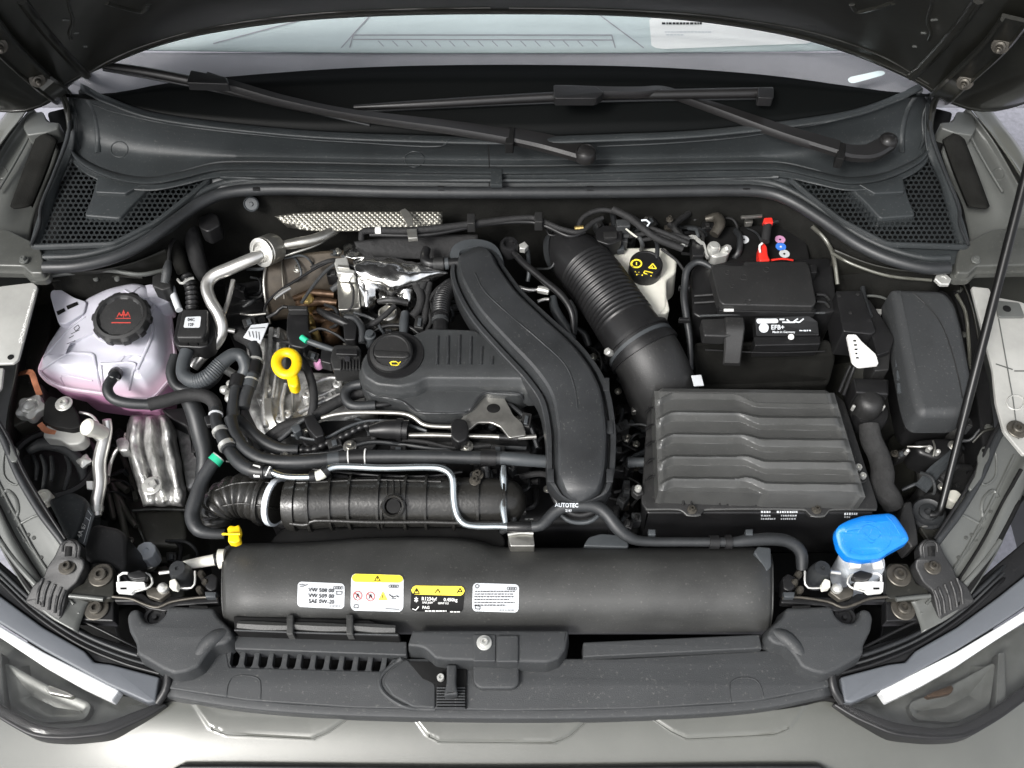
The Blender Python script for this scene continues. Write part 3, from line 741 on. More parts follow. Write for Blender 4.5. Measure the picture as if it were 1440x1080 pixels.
# ---- front wings ----
def fender(m):
    side = 'right' if m else 'left'
    f = thing('front_wing', 'grey painted %s front wing with its inner gutter ledge' % side, 'wing panel', 'front wings')
    q = lambda pts: mir(pts, m)
    # outer skin: goes down outside
    a = q([(60, 118, 1.0), (40, 148, .985), (22, 172, .975), (0, 200, .965), (-40, 262, .955), (-110, 400, .94), (-170, 560, .91), (-190, 700, .88), (-160, 800, .85)])
    b = [(x+(2 if not m else -2), y, z+.002) for x, y, z in a]
    c = [P(*p)+V(((.05 if m else -.05), 0, -.03)) for p in a]; d = [P(*p)+V(((.1 if m else -.1), 0, -.25)) for p in a]
    grid('outer_skin', [[P(*p) for p in b], [P(*p) for p in a], c, d, [p+V((0, 0, -.3)) for p in d]], 'paint', f, nu=40, nv=4, raw=True)
    # gutter ledge (light)
    i0 = q([(45, 150, .975), (24, 178, .962), (0, 214, .95), (-40, 285, .94), (-100, 400, .92)])
    i1 = q([(52, 158, .966), (34, 182, .952), (12, 214, .94), (-28, 290, .93), (-80, 400, .91)])
    i2 = q([(66, 168, .963), (50, 195, .948), (26, 240, .936), (-2, 300, .925), (-30, 352, .918)])
    i3 = q([(78, 178, .95), (68, 205, .93), (50, 250, .915), (28, 300, .91), (16, 352, .912)])
    i4 = q([(86, 182, .94), (82, 215, .92), (66, 262, .90), (48, 310, .90), (40, 352, .908)])
    grid('gutter', [i0, i1, i2, i3, i4], 'paint_inner', f, nu=40, nv=4)
    mould('hinge_shelf', q([(38, 158), (60, 156), (66, 171), (84, 172), (82, 180), (64, 186), (38, 190), (32, 178)]), .968, prof(.003, .03), 'paint_inner', f, rc=3)
    grid('foam_block', [q([(55, 182, .962), (38, 225, .95), (14, 290, .94)]), q([(62, 185, .966), (45, 228, .955), (20, 293, .945)]), q([(80, 196, .96), (66, 235, .95), (44, 290, .94)]), q([(80, 200, .93), (68, 238, .92), (46, 292, .91)])], 'felt', f, nu=20, nv=4)
    tube('wing_bead', q([(36, 180, .958), (40, 192, .956), (20, 230, .948), (-4, 270, .94)]), 1.8, 'paint_inner', f)
    ridge('pressed_circle', ell(*( (1404, 245) if m else (2, 243)), 8, 8, 10), 1, 'paint_inner', f, [o for o in COL.objects if o.name.startswith('gutter')][-1], closed=True)
    # rear corner ledge with bright front flange
    mould('corner_ledge', q([(-60, 318), (10, 322), (46, 340), (58, 352), (62, 372), (60, 384), (42, 384), (32, 374), (-60, 372)]), .937, prof(.003, .012, .001, (.004, .01)), 'paint_mid', f, rc=4)
    tube('panel_seal', q([(98, 148, .99), (96, 190, .972), (78, 240, .958), (58, 290, .95), (56, 316, .946), (44, 345, .942)]), 2.5, 'rubber', f)
    bolt(PP(MX((34, 366, .94)) if m else (34, 366, .94)), .007, 'paint_inner', f, raw=True, kind='hex')
    # hanging inner plate
    if not m:
        mould('wing_plate', [(12, 401), (46, 397), (53, 403), (26, 505), (19, 511), (-20, 512), (-60, 430), (-20, 405)], .918, prof(.0015, .004), 'paint_light', f, rc=3)
        mould('wing_plate', [(-60, 520), (5, 517), (2, 545), (-20, 570)], .90, prof(.0015, .004), 'paint_light', f, rc=2)
    else:
        mould('wing_plate', [(1366, 402), (1392, 405), (1396, 420), (1404, 418), (1436, 424), (1470, 440), (1480, 620), (1440, 640), (1412, 606), (1401, 566), (1396, 518), (1386, 480)], .905, prof(.002, .006), 'paint_light', f, rc=4)
        mould('wing_plate', [(1400, 422), (1434, 425), (1442, 446), (1404, 446)], .909, prof(.0015, .003), 'paint_inner', f, rc=4)
    return f
FW = [fender(0), fender(1)]
holes = [(15, 502, .9185, 3.6)]
lathe('hole', (15, 502, .9186), [(.0045, -.001), (.0045, .0002), (.0001, .0002)], 'deep_black', FW[0])
for i in range(17):
    t = i/16; x = 49-24*t; y = 406+88*t
    tg = [o for o in COL.objects if o.name.startswith('wing_plate')][0]
for i, chh in enumerate('7RR01284510ZZUAW'):
    t = i/16; text_on(chh, 46-22*t, 412+75*t, 7, tg, 'white', FW[0], ang=14, name='stamped_number', off=.0006)
tg2 = [o for o in COL.objects if o.name.startswith('wing_plate')][2]
lathe('hole', (1416, 434, .9095), [(.006, -.001), (.006, .0003), (.0001, .0003)], 'deep_black', FW[1])
lines_on('plate_groove', [[(1404, 448), (1424, 560), (1432, 618)], [(1400, 512), (1424, 520)], [(1426, 522), (1444, 522)]], tg2, 'paint_inner', FW[1], 1.8)
ridge('pressed_circle', ell(1428, 566, 12, 10, 10), 1.2, 'paint_light', FW[1], tg2, closed=True)

# ---- slam panel and front end ----
def front_end():
    s = thing('slam_panel_cover', 'flat black grained plastic cover across the very front of the bay', 'panel cover')
    zt = .795
    main = [(560, 912), (570, 888), (700, 900), (870, 905), (1075, 892), (1200, 900), (1176, 930), (1166, 966), (1060, 986), (900, 996), (720, 999), (500, 995), (350, 985), (236, 968), (228, 930), (215, 905), (330, 888), (325, 905)]
    back = [(214, 900), (330, 886), (330, 906), (548, 908), (556, 888), (800, 892), (1070, 888), (1195, 905), (1170, 940), (1166, 966), (1060, 986), (900, 996), (720, 999), (500, 995), (350, 985), (236, 968), (228, 930)]
    pan = mould('cover_top', [(214, 915), (318, 912), (322, 938), (540, 944), (560, 930), (612, 940), (628, 966), (612, 999-12), (662, 988), (660, 934), (700, 932), (870, 934), (1070, 920), (1195, 905), (1170, 940), (1166, 966), (1060, 986), (900, 996), (720, 999), (500, 995), (350, 985), (236, 968), (228, 935)][0:4]+[(548, 930), (568, 920), (598, 922), (606, 941), (632, 945), (640, 952), (640, 960), (612, 990), (612, 997), (720, 999), (900, 996), (1060, 986), (1166, 966), (1172, 940), (1195, 908), (1070, 915), (870, 926), (657, 926), (656, 994), (640, 996), (600, 996)][0:0]+
        [(552, 926), (660, 926), (870, 926), (1070, 915), (1195, 908), (1172, 940), (1166, 966), (1060, 986), (900, 996), (720, 999), (500, 995), (350, 985), (236, 968), (228, 935)], zt, prof(.002, .03), 'panel_plastic', s, rc=3)
    # front lip, one step lower
    lip0 = [(234, 966), (350, 984), (500, 994), (720, 998), (900, 995), (1060, 985), (1168, 964)]
    grid('front_lip', [[(x, y, zt-.003) for x, y in lip0], [(x, y+8, zt-.004) for x, y in lip0], [(x, y+13, zt-.006) for x, y in lip0], [(x, y+15, zt-.012) for x, y in lip0], [(x, y+21, zt-.03) for x, y in lip0]], 'panel_plastic', s, nu=60, nv=4)
    # raised rear strips
    mould('rear_strip', [(330, 893), (572, 902), (572, 922), (330, 913)], zt+.012, prof(.002, .03), 'panel_plastic', s, rc=2)
    mould('rear_strip', [(820, 903), (1068, 892), (1072, 912), (820, 924)], zt+.012, prof(.002, .03), 'panel_plastic', s, rc=2)
    plate('slot_tray', [(320, 905), (560, 914), (556, 944), (316, 936)], zt-.03, .01, 'deep_black', s)
    # bars between the air slots
    A = [V((320+i*19.9, 914+i*.85, 0)) for i in range(12)]
    for i, a in enumerate(A):
        plate('slot_bar', [(a.x-1, a.y), (a.x+6, a.y+.1), (a.x+3, a.y+19), (a.x+8, a.y+27), (a.x-12, a.y+27), (a.x-5, a.y+19)], zt-.001, .012, 'panel_plastic', s, rc=1.5, b=.0008)
    for (o_, c_) in (([(318, 952), (366, 953), (366, 986)], 0), ([(1028, 954), (1070, 953), (1080, 984)], 0)): pass
    ridge('moulded_arch', [(318, 986), (320, 966), (326, 954), (340, 950), (358, 952), (366, 960), (366, 988)], .9, 'panel_plastic', s, pan)
    ridge('moulded_arch', [(1028, 990), (1026, 966), (1032, 956), (1048, 953), (1062, 956), (1070, 966), (1074, 984)], .9, 'panel_plastic', s, pan)
    # release handle niche (laid proud, edges outlined)
    ridge('niche_edge', [(566, 925), (540, 945), (534, 962), (546, 980), (576, 996), (612, 998)], 3, 'panel_plastic', s, pan, off=-.001)
    mould('niche_plate', [(572, 926), (590, 946), (612, 962), (612, 996), (580, 994), (552, 978), (540, 960), (546, 944)], zt+.003, prof(.002, .01), 'panel_plastic', s, rc=4)
    dk = plate('opening', [(574, 930), (656, 931), (656, 996), (614, 994), (612, 962), (594, 954), (582, 940)], zt+.0035, .004, 'deep_black', s, b=.0005)
    for i in range(8):
        plate('opening_slat', [(614, 966+i*4), (654, 966+i*4), (654, 968+i*4), (614, 968+i*4)], zt+.007, .003, 'panel_plastic', s, b=.0004)
    # raised block round the catch
    mould('catch_cover', [(580, 886), (800, 886), (796, 912), (786, 926), (770, 932), (628, 928), (612, 926), (600, 914), (592, 910), (573, 908)], zt+.034, prof(.004, .045, .003), 'panel_plastic', s, rc=4)
    mould('catch_pad', [(665, 893), (730, 893), (730, 962), (722, 968), (674, 968), (665, 960)], zt+.010, prof(.003, .012), 'panel_plastic', s, rc=8)
    mould('catch_pad', [(666, 892), (697, 892), (697, 930), (666, 930)], zt+.036, prof(.0015, .02), 'panel_plastic', s, rc=2)
    mould('catch_pad', [(699, 893), (729, 893), (729, 931), (699, 931)], zt+.038, prof(.002, .02), 'panel_plastic', s, rc=2)
    bolt((681, 904, zt+.037), .010, 'zinc', s)
    h = thing('bonnet_release', 'small black release lever in the niche at the middle of the slam panel', 'release lever')
    mould('lever', [(628, 934), (642, 934), (641, 960), (644, 976), (624, 978), (628, 960)], zt+.022, prof(.003, .016), 'panel_plastic', h, rc=3)
    bolt((620, 954, zt+.006), .005, 'zinc', h, washer=False)
    return s
front_end()
def corner(m):
    c = thing('corner_cover', 'black moulded corner cover at the %s end of the slam panel' % ('right' if m else 'left'), 'corner cover', 'corner covers')
    q = lambda pts: mir(pts, m)
    mould('cover_body', q([(178, 867), (184, 857), (195, 856), (198, 868), (206, 876), (220, 875), (231, 866), (235, 854), (240, 852), (300, 854), (305, 866), (324, 884), (328, 895), (318, 905), (299, 909), (290, 920), (279, 937), (262, 945), (245, 948), (230, 942), (192, 920), (191, 905), (181, 887)]), .822, prof(.005, .035, .004), 'panel_plastic', c, rc=5)
    tube('cover_shoulder', q([(240, 938, .800), (262, 934, .806), (280, 922, .812), (290, 908, .816), (304, 896, .818), (318, 889, .816)]), [5, 9, 11, 11, 11, 7], 'panel_plastic', c, n=24)
    lathe('screw', q([(218, 868, .808)])[0], [(.016, -.01), (.016, 0), (.014, .002), (.010, .002), (.009, -.002), (.004, -.002), (.003, .003), (.0001, .003)], 'smooth_black', c)
    plate('seam', q([(266, 851), (292, 852), (292, 855), (266, 854)]), .8235, .002, 'deep_black', c, b=.0004)
for m in (0, 1): corner(m)

# ---- bumper skin ----
def smooth01(x): x = max(0, min(1, x)); return x*x*(3-2*x)
def bump():
    b = thing('front_bumper', 'grey green painted front bumper with shallow scalloped recesses along its top', 'bumper')
    top = [(-140, 880), (-60, 958), (0, 1003), (50, 1030), (90, 1034), (140, 1030), (190, 1010), (225, 988), (250, 984), (300, 992), (350, 998), (500, 1008), (720, 1012), (900, 1009), (1060, 999), (1120, 992), (1156, 984), (1181, 988), (1216, 1010), (1266, 1030), (1316, 1034), (1356, 1030), (1406, 1003), (1466, 958), (1546, 880)]
    def ty(x):
        for (x0, y0), (x1, y1) in zip(top, top[1:]):
            if x0 <= x <= x1: return y0+(y1-y0)*(x-x0)/(x1-x0)
        return top[-1][1]
    sc = [[(262, 980), (292, 1024), (318, 1034), (440, 1040), (462, 1030), (500, 1004), (500, 980)], [(565, 990), (598, 1034), (618, 1044), (778, 1046), (802, 1036), (834, 1006), (834, 990)]]
    sc.append([(1406-x, y) for x, y in sc[0]])
    def dist(px, py, poly):
        d = 1e9
        for i in range(len(poly)):
            a = V(poly[i-1]); c = V(poly[i]); p = V((px, py)); e = c-a; t = max(0, min(1, (p-a).dot(e)/e.dot(e))); d = min(d, (p-(a+e*t)).length)
        return d
    def z(px, py):
        ax = abs(px-703); s = max(0, (ax-430)/500)
        zz = .772-.00002*max(0, py-1000)**1.6-.18*s*s
        v = max(0, (py-ty(px)))
        zz -= .0006*max(0, 24-v)*0
        for k, p in enumerate(sc):
            if py < 1060 and inside((px, py), p):
                q_ = dist(px, py, p); zz += .003*smooth01(q_/5)-.00005*min(30, q_); break
        if py < 1060:
            q_ = min(dist(px, py, p) for p in sc)
            zz += .0*q_
        return zz
    xs = [-140+i*2 for i in range(844)]; ny = 56; vs = []; fs = []
    for x in xs:
        t = ty(x)
        for j in range(ny+1):
            py = t+(1200-t)*(j/ny)**1.3; vs.append(P(x, py, z(x, py)))
    m_ = ny+1
    for i in range(len(xs)-1):
        for j in range(ny): fs.append((i*m_+j, (i+1)*m_+j, (i+1)*m_+j+1, i*m_+j+1))
    o = mk('bumper_skin', vs, fs, 'paint', b, ang=28, solid=.003)
    for p in sc: tube('scallop_rim', [(a, c, z(a, c)+.0005) for a, c in [(p[0].__getitem__(0) if 0 else p0[0], p0[1]) for p0 in rcorn(p[1:-1] if p is not sc[1] else p[1:-1], 6)]], 1.1, 'paint', b, sm=3)
    bl = [(x, y) for x, y in top if 225 <= x <= 1185]
    pp_ = [P(x, y-2, .774) for x, y in bl]
    tube('shut_line', pp_, .004, 'deep_black', b, raw=True)
    tube('grille_trim', [(225, 1104, .755), (250, 1083, .757), (300, 1079, .758), (700, 1082, .756), (1106, 1079, .758), (1156, 1083, .757), (1181, 1104, .755)], 4.5, 'smooth_black', b)
bump()

# ---- headlamps ----
def lamp(m):
    h = thing('headlight', 'clear headlight with white light bar at the %s front corner of the car' % ('right' if m else 'left'), 'headlight', 'headlights')
    q = lambda pts: mir(pts, m)
    Z = lambda x, y: .778+.00006*(235-(1406-x if m else x))
    up = lambda d: (lambda x, y: Z(x, y)+d)
    lens = [(-150, 800), (-60, 862), (0, 896), (90, 948), (165, 978), (232, 984), (205, 1004), (150, 1028), (90, 1034), (50, 1032), (0, 1006), (-60, 962), (-160, 860)]
    plate('housing', q(lens), up(-.035), .05, 'lamp_inner', h, rc=16)
    mould('outer_rim', q([(-160, 868), (-60, 968), (0, 1012), (44, 1037), (90, 1040), (150, 1034), (208, 1008), (236, 990), (226, 986), (150, 1015), (90, 1024), (50, 1019), (0, 990), (-60, 945), (-150, 855)]), up(.002), prof(.003, .03), 'smooth_black', h, rc=18)
    mould('top_strip', q([(-160, 710), (-60, 790), (0, 838), (60, 882), (118, 915), (132, 931), (156, 934), (224, 952), (218, 986), (208, 988), (150, 962), (60, 913), (0, 876), (-60, 836), (-160, 760)]), up(.014), prof(.003, .03), 'lamp_grey', h, rc=3)
    mould('light_bar', q([(-160, 768), (-60, 842), (0, 880), (60, 916), (120, 946), (167, 970), (156, 986), (110, 964), (60, 936), (0, 896), (-60, 858), (-160, 786)]), up(.008), prof(.004, .02), 'drl', h, rc=3)
    # inner reflectors under the clear lens
    mould('reflector_bowl', q([(6, 930), (60, 960), (130, 990), (120, 1012), (60, 1016), (14, 992)]), up(-.022), [(-.03, -.018), (-.012, -.006), (-.003, 0), (0, 0), (0, -.02)], 'lamp_inner', h, rc=10)
    mould('reflector_edge', q([(-8, 916), (2, 918), (6, 1000), (-10, 990)]), up(-.012), prof(.002, .02), 'paint_inner', h, rc=2)
    mould('side_reflector', q([(64, 968), (68, 963), (92, 972), (104, 978), (98, 981), (68, 975)]), up(-.012), prof(.002, .012), 'steel' if not m else 'burnt_steel', h, rc=2)
    mould('clear_lens', q(lens), up(.006), [(-.012, .004), (-.004, .002), (0, 0), (0, -.004)], 'lens_glass', h, rc=16)
    # shoulder seals behind
    mould('shoulder', q([(-160, 600), (-60, 740), (0, 790), (30, 816), (80, 862), (130, 892), (205, 916), (232, 935), (236, 962), (222, 984), (224, 952), (156, 934), (132, 931), (118, 915), (60, 882), (0, 838), (-60, 790), (-160, 712)]), up(.004), prof(.003, .04), 'smooth_black', h, rc=3)
    for k, (dy, rr, mt) in enumerate(((0, 3, 'rubber'), (9, 1.8, 'panel_plastic'), (17, 2.4, 'smooth_black'))):
        tube('shoulder_seam', q([(-60, 748+dy*.9, Z(0, 0)+.006), (0, 802+dy, .80), (50, 848+dy, .80), (110, 888+dy, .797), (170, 914+dy, .795), (224, 930+dy, .79)]), rr, mt, h)
    tube('corner_boot', q([(196, 918, .80), (226, 930, .80), (236, 945, .798), (234, 968, .793), (222, 988, .785)]), 6, 'smooth_black', h)
for m in (0, 1): lamp(m)

# ---- carriers behind the headlights ----
def carrier(m):
    side = 'right' if m else 'left'
    c = thing('headlight_carrier', 'pale painted headlight carrier panel curving round the %s side of the bay' % side, 'body panel', 'headlight carriers')
    q = lambda pts: mir(pts, m)
    r0 = [(-140, 560, .86), (-60, 640, .85), (-30, 700, .84), (0, 770, .83), (30, 820, .82), (62, 862, .81), (110, 890, .80)]
    r1 = [(-120, 555, .86), (-45, 640, .855), (-10, 705, .845), (16, 762, .835), (42, 805, .825), (70, 845, .812), (112, 880, .80)]
    r2 = [(-100, 550, .855), (-30, 635, .845), (5, 700, .835), (30, 750, .825), (52, 790, .818), (78, 830, .81), (116, 868, .80)]
    r3 = [(-70, 545, .86), (-12, 620, .85), (22, 680, .842), (50, 735, .832), (72, 775, .822), (92, 812, .812), (122, 852, .80)]
    r4 = [(-40, 540, .865), (0, 606, .855), (28, 660, .846), (60, 722, .836), (90, 768, .824), (104, 800, .812), (130, 838, .80)]
    r5 = [(-36, 540, .83), (6, 610, .82), (34, 662, .81), (66, 722, .80), (96, 768, .79), (112, 800, .78), (136, 838, .77)]
    cp_ = grid('carrier_panel', [q(r) for r in (r0, r1, r2, r3, r4, r5)], 'paint_inner', c, nu=50, nv=5)
    # pressings
    ridge('pressing', q([(2, 700), (10, 690), (22, 700), (26, 716), (22, 732)]), 2.5, 'paint_inner', c, cp_)
    ridge('pressing', q([(26, 738), (44, 728), (54, 724)]), 2, 'paint_inner', c, cp_)
    ridge('pressing', q([(24, 742), (44, 772), (64, 796)]), 1.5, 'paint_inner', c, cp_)
    ridge('pressing', q([(0, 760), (20, 788), (50, 822), (70, 838)]), 3.5, 'paint_inner', c, cp_)
    s = tube('edge_seal', q([(-36, 556, .872), (2, 612, .862), (26, 668, .852), (58, 722, .842), (90, 765, .83), (94, 784, .82)]), 5.5, 'rubber', None)
    tag(s, 'black rubber edge seal running along the inside of the %s headlight carrier' % side, 'rubber seal', 'carrier edge seals')
    tube('seal_lip', q([(-28, 552, .876), (10, 612, .866), (34, 664, .856), (66, 718, .846), (92, 758, .834)]), 2.2, 'smooth_black', s)
    # ribbed plastic bracket with slot and bolt
    b = thing('ribbed_bracket', 'black ribbed plastic bracket with a slotted tab and bolt beside the %s headlight' % side, 'bracket', 'ribbed brackets')
    mould('bracket_body', q([(84, 764), (92, 758), (106, 757), (114, 766), (112, 782), (118, 786), (119, 796), (108, 818), (94, 830), (86, 868), (80, 874), (34, 846), (46, 822), (60, 812), (66, 796), (76, 782)]), plane_z((100, 760, .85), (60, 850, .815), (110, 850, .815)) if not m else plane_z((1306, 760, .85), (1346, 850, .815), (1296, 850, .815)), prof(.003, .02), 'grained_black', b, rc=5)
    bb = [o for o in COL.objects if o.name.startswith('bracket_body')][-1]
    ridge('slot', q([(97, 768), (96, 782)]), 6, 'deep_black', b, bb, off=-.004)
    ridge('slot_rim', q([(88, 776), (90, 764), (100, 761), (107, 768), (106, 784)]), 1.6, 'grained_black', b, bb)
    for i in range(5):
        x, y = 84-i*8.5+(3 if i else 0), 842-i*4.2
        ridge('stiffening_rib', q([(x+8, y-12), (x+2, y+4), (x-1, y+24)]), 1.9, 'grained_black', b, bb, off=.0005)
    bolt(onto(bvh(bb), *q([(95, 797)])[0], .0005), .0115, 'dark_steel', b, raw=True)
    # lock bracket plate beside it
    lb = thing('corner_bracket', 'grey steel corner bracket with two washers bolts beside the %s latch' % side, 'bracket', 'corner brackets')
    mould('bracket_plate', q([(126, 800), (130, 792), (155, 792), (160, 800), (160, 836), (156, 842), (116, 842), (98, 836), (104, 826), (118, 820)]), .815, prof(.002, .012), 'paint_dull', lb, rc=3)
    mould('lower_plate', q([(100, 836), (158, 838), (160, 846), (160, 874), (100, 872), (92, 850)]), .795, prof(.003, .02), 'smooth_black', lb, rc=3)
    tube('front_edge', q([(98, 838, .817), (120, 840, .817), (146, 843, .817)]), 3.4, 'paint_inner', lb)
    bolt(PP(q([(142, 809, .817)])[0]), .0165, 'dark_steel', lb, raw=True)
    bolt(PP(q([(136, 856, .797)])[0]), .0165, 'dark_steel', lb, raw=True)
    tube('lower_edge', q([(88, 864, .80), (112, 862, .80)]), 2.2, 'paint_inner', lb)
    tube('lower_edge', q([(92, 876, .79), (116, 874, .79), (190, 910, .78), (222, 925, .78)]), 2.2, 'smooth_black', lb)
for m in (0, 1): carrier(m)
# =====================================================================
#  ENGINE BAY COMPONENTS
# =====================================================================
def prt(name, fn, *a, **k): return fn(name, *a, **k)
def smooth_s(x): x = max(0, min(1, x)); return x*x*(3-2*x)

# ---- coolant reservoir ----
T = thing('coolant_reservoir', 'translucent white coolant tank with pink fluid and black screw cap', 'coolant tank')
tank_o = [(54, 522), (64, 498), (92, 456), (122, 428), (160, 410), (200, 402), (226, 408), (238, 440), (246, 500), (243, 528), (214, 561), (160, 560), (148, 553), (88, 545), (66, 535)]
tk = mould('tank_shell', tank_o, plane_z((54, 522, .82), (246, 500, .82), (160, 410, .835)), [(-.054, .037), (-.038, .0365), (-.024, .034), (-.016, .028), (-.009, .014), (-.003, .003), (.003, 0), (.003, -.006), (0, -.008)], 'tank_plastic', T, rc=12, ang=55)
mould('tank_base', tank_o, .812, [(-.001, 0), (-.003, -.02), (-.006, -.045), (-.014, -.062), (-.03, -.07), (-.03, -.12)], 'tank_pink', T, rc=12)
mould('mounting_ear', [(70, 415), (72, 408), (84, 406), (104, 418), (122, 424), (118, 440), (92, 455), (82, 455), (76, 436)], .872, prof(.002, .03), 'tank_plastic', T, rc=4)
for q in ([(79, 438), (90, 433), (92, 437), (81, 443)], [(93, 430), (108, 424), (110, 428), (95, 435)]):
    plate('ear_slot', q, .8735, .001, 'deep_black', T, b=.0003)
lathe('neck', (175, 455, .845), [(.05, -.01), (.048, .014), (.046, .018)], 'tank_plastic', T, axis=(0, -.12, 1))
# facets moulded into the front of the shell
for q, r in (([(56, 521), (92, 499), (112, 497), (130, 499), (134, 510), (138, 532), (146, 556)], 2.4), ([(142, 512), (188, 511), (186, 526), (181, 548)], 2.2), ([(142, 512), (146, 556)], 2), ([(193, 520), (214, 470), (212, 440), (226, 412)], 2.4), ([(64, 500), (98, 462), (120, 446)], 1.0), ([(90, 543), (88, 528), (130, 535)], 1.2), ([(222, 422), (190, 416), (175, 408)], 1.5)):
    ridge('moulded_edge', q, r, 'tank_plastic', T, tk, off=.0003)
mould('rear_block', [(196, 402), (212, 398), (234, 404), (238, 424), (222, 430), (206, 420)], .862, prof(.004, .04), 'tank_plastic', T, rc=4)
capm = lambda a, h: 1+.05*(1 if math.cos(a*10) > .2 else -.2) if h < .016 else 1
cp0 = PP((175, 452, .878)); ax = V((0, -.14, 1))
cpo = lathe('screw_cap', cp0, [(.040, 0), (.0425, .003), (.0425, .014), (.0398, .0185), (.035, .0195), (.033, .0165), (.031, .0150), (.0001, .0158)], 'grained_black', T, axis=ax, n=120, mod=capm, raw=True, ang=30)
lines_on('warning_symbol', [[(163, 448), (184, 448)], [(165, 446), (168, 440), (171, 445), (174, 437), (177, 445), (180, 439), (183, 446)], [(168, 443), (180, 443)], [(174, 447), (174, 436)]], cpo, 'red_print', cpo, 1.1)
lines_on('warning_text', [[(157, 454), (184, 454)]], cpo, 'red_print', cpo, 1.5)
lines_on('moulded_mark', [[(106, 446), (112, 442), (114, 446), (108, 450), (106, 446)], [(104, 462), (110, 457), (112, 461), (107, 466), (104, 462)]], tk, 'grey_print', T, .8)
# level sensor plug on the tank
L = thing('sensor_plug', 'grey sensor plug standing on the rear corner of the coolant tank', 'connector')
mould('plug_body', [(214, 388), (224, 384), (240, 388), (240, 404), (228, 408), (214, 402)], .89, prof(.002, .03), 'grained_black', L, rc=2)
tube('plug_neck', [(232, 398, .90), (235, 380, .91), (237, 368, .91)], [6, 6.5, 4], 'panel_plastic', L)
tube('plug_wire', [(237, 368, .91), (240, 345, .90), (250, 330, .88), (262, 312, .88)], 2.5, 'tape', L)
# tank hose
h = thing('tank_hose', 'black hose leaving the front of the white coolant tank towards the engine', 'hose')
th = tube('hose', [(164, 524, .852), (160, 530, .862), (151, 545, .864), (158, 560, .86), (180, 567, .855), (212, 569, .85)], 7.5, 'rubber', h, n=16)
t2 = tube('woven_sleeve', [(210, 569, .85), (235, 563, .85), (262, 556, .85), (285, 556, .85), (300, 565, .85), (305, 582, .845)], 9.5, 'tape', h, n=16)
band('hose_clamp', th, .02, .12, .002, 'smooth_black', h)
lines_on('clamp_ears', [[(160, 517), (166, 512), (168, 519)], [(155, 531), (166, 534)]], th, 'zinc', h, 1.8, .003)

# ---- solenoid box beside the tank ----
sb = thing('solenoid_box', 'small square black solenoid box with white label between tank and pipe', 'solenoid')
mould('box_base', [(243, 478), (250, 440), (262, 434), (300, 436), (303, 470), (296, 484), (284, 489), (248, 487)], .872, prof(.003, .03), 'smooth_black', sb, rc=5)
sbt = mould('box_lid', [(248, 473), (257, 434), (292, 435), (290, 466), (284, 475), (250, 475)], .888, prof(.003, .018), 'grained_black', sb, rc=3)
sticker('label', [(261, 446), (283, 445), (281, 461), (258, 461)], sbt, 'label_white', sb)
text_on('04C', 264, 452, 6, sbt, 'grey_print', sb, off=.001); text_on('12F', 264, 459, 6, sbt, 'grey_print', sb, off=.001)
for i in range(3): plate('rib', [(252+i*14, 478), (264+i*14, 478), (264+i*14, 484), (252+i*14, 484)], .876, .004, 'deep_black', sb, b=.0005)
tube('white_pipe', [(240, 402, .87), (246, 420, .87), (252, 436, .87)], 5, 'label_white', sb)
cg = tube('corrugated_boot', [(262, 388, .88), (268, 402, .88), (270, 420, .875), (270, 436, .87)], 8, 'smooth_black', sb, corr=(.008, .0016))
tube('spring_clip', [(250, 393, .895), (256, 399, .90), (264, 393, .90), (272, 391, .897)], 2, 'zinc', sb)

# ---- corrugated heater hose and its neighbour ----
h = thing('bent_hose', 'dark S shaped corrugated hose curling below the square solenoid box', 'hose')
ho = tube('hose', [(263, 494, .862), (258, 512, .86), (259, 528, .858), (274, 536, .86), (292, 530, .866), (312, 510, .872), (328, 499, .875), (340, 502, .872), (345, 518, .865), (338, 534, .855)], [9.5, 9.5, 10, 10.5, 11, 10.5, 9.5, 9, 9, 9], 'hose_grey', h, n=16, corr=(.0036, .0005, .35, .62))
band('collar', ho, .96, 1, .003, 'smooth_black', h)
h = thing('bent_hose', 'thinner black hose looping underneath the S shaped corrugated hose', 'hose')
tube('hose', [(246, 500, .84), (240, 525, .835), (250, 545, .83), (275, 548, .83), (300, 535, .835), (312, 515, .84)], 7, 'rubber', h, n=14)

# ---- air conditioning pipes ----
ac = thing('aluminium_pipe', 'bent silver aluminium pipe with a round muffler at the back left of the engine', 'pipe')
mu = P(378, 351, .90); ma = V((.5, .75, -.45))
lathe('muffler', mu-ma.normalized()*.014, [(.012, -.006), (.0215, -.003), (.0225, 0), (.0225, .002), (.0235, .003), (.0235, .026), (.021, .030), (.012, .032)], 'steel', ac, axis=ma, raw=True, n=28)
lathe('muffler_face', mu-ma.normalized()*.0165, [(.022, 0), (.0235, -.0012), (.018, -.003), (.014, -.001), (.011, -.004)], 'zinc', ac, axis=ma, raw=True, n=28)
tube('pipe', [(368, 358, .905), (350, 366, .905), (322, 378, .90), (300, 388, .895), (291, 402, .89), (296, 422, .885), (308, 444, .875), (312, 464, .862), (304, 482, .85), (286, 500, .84), (272, 516, .83)], [8.5, 9, 9.2, 9.2, 9, 8.5, 8.5, 8.5, 8.5, 8, 8], 'alu_tube', ac, n=18)
tube('rear_pipe', [(398, 345, .90), (415, 342, .90), (440, 337, .90), (462, 328, .895), (480, 316, .89)], [6.5, 7.5, 7.5, 7.5, 7], 'steel', ac, n=14)
t = tube('aluminium_rod', [(328, 394, .875), (322, 420, .87), (313, 448, .865), (316, 462, .86), (330, 466, .855)], 3.4, 'alu_tube', None)
tag(t, 'thin straight aluminium tube running down beside the bent silver pipe', 'tube')
t = tube('aluminium_rod', [(392, 362, .88), (418, 354, .885), (446, 344, .885), (462, 334, .88), (470, 324, .88)], 2, 'steel', None)
tag(t, 'thin steel line running below the muffler pipe towards the bulkhead', 'tube')
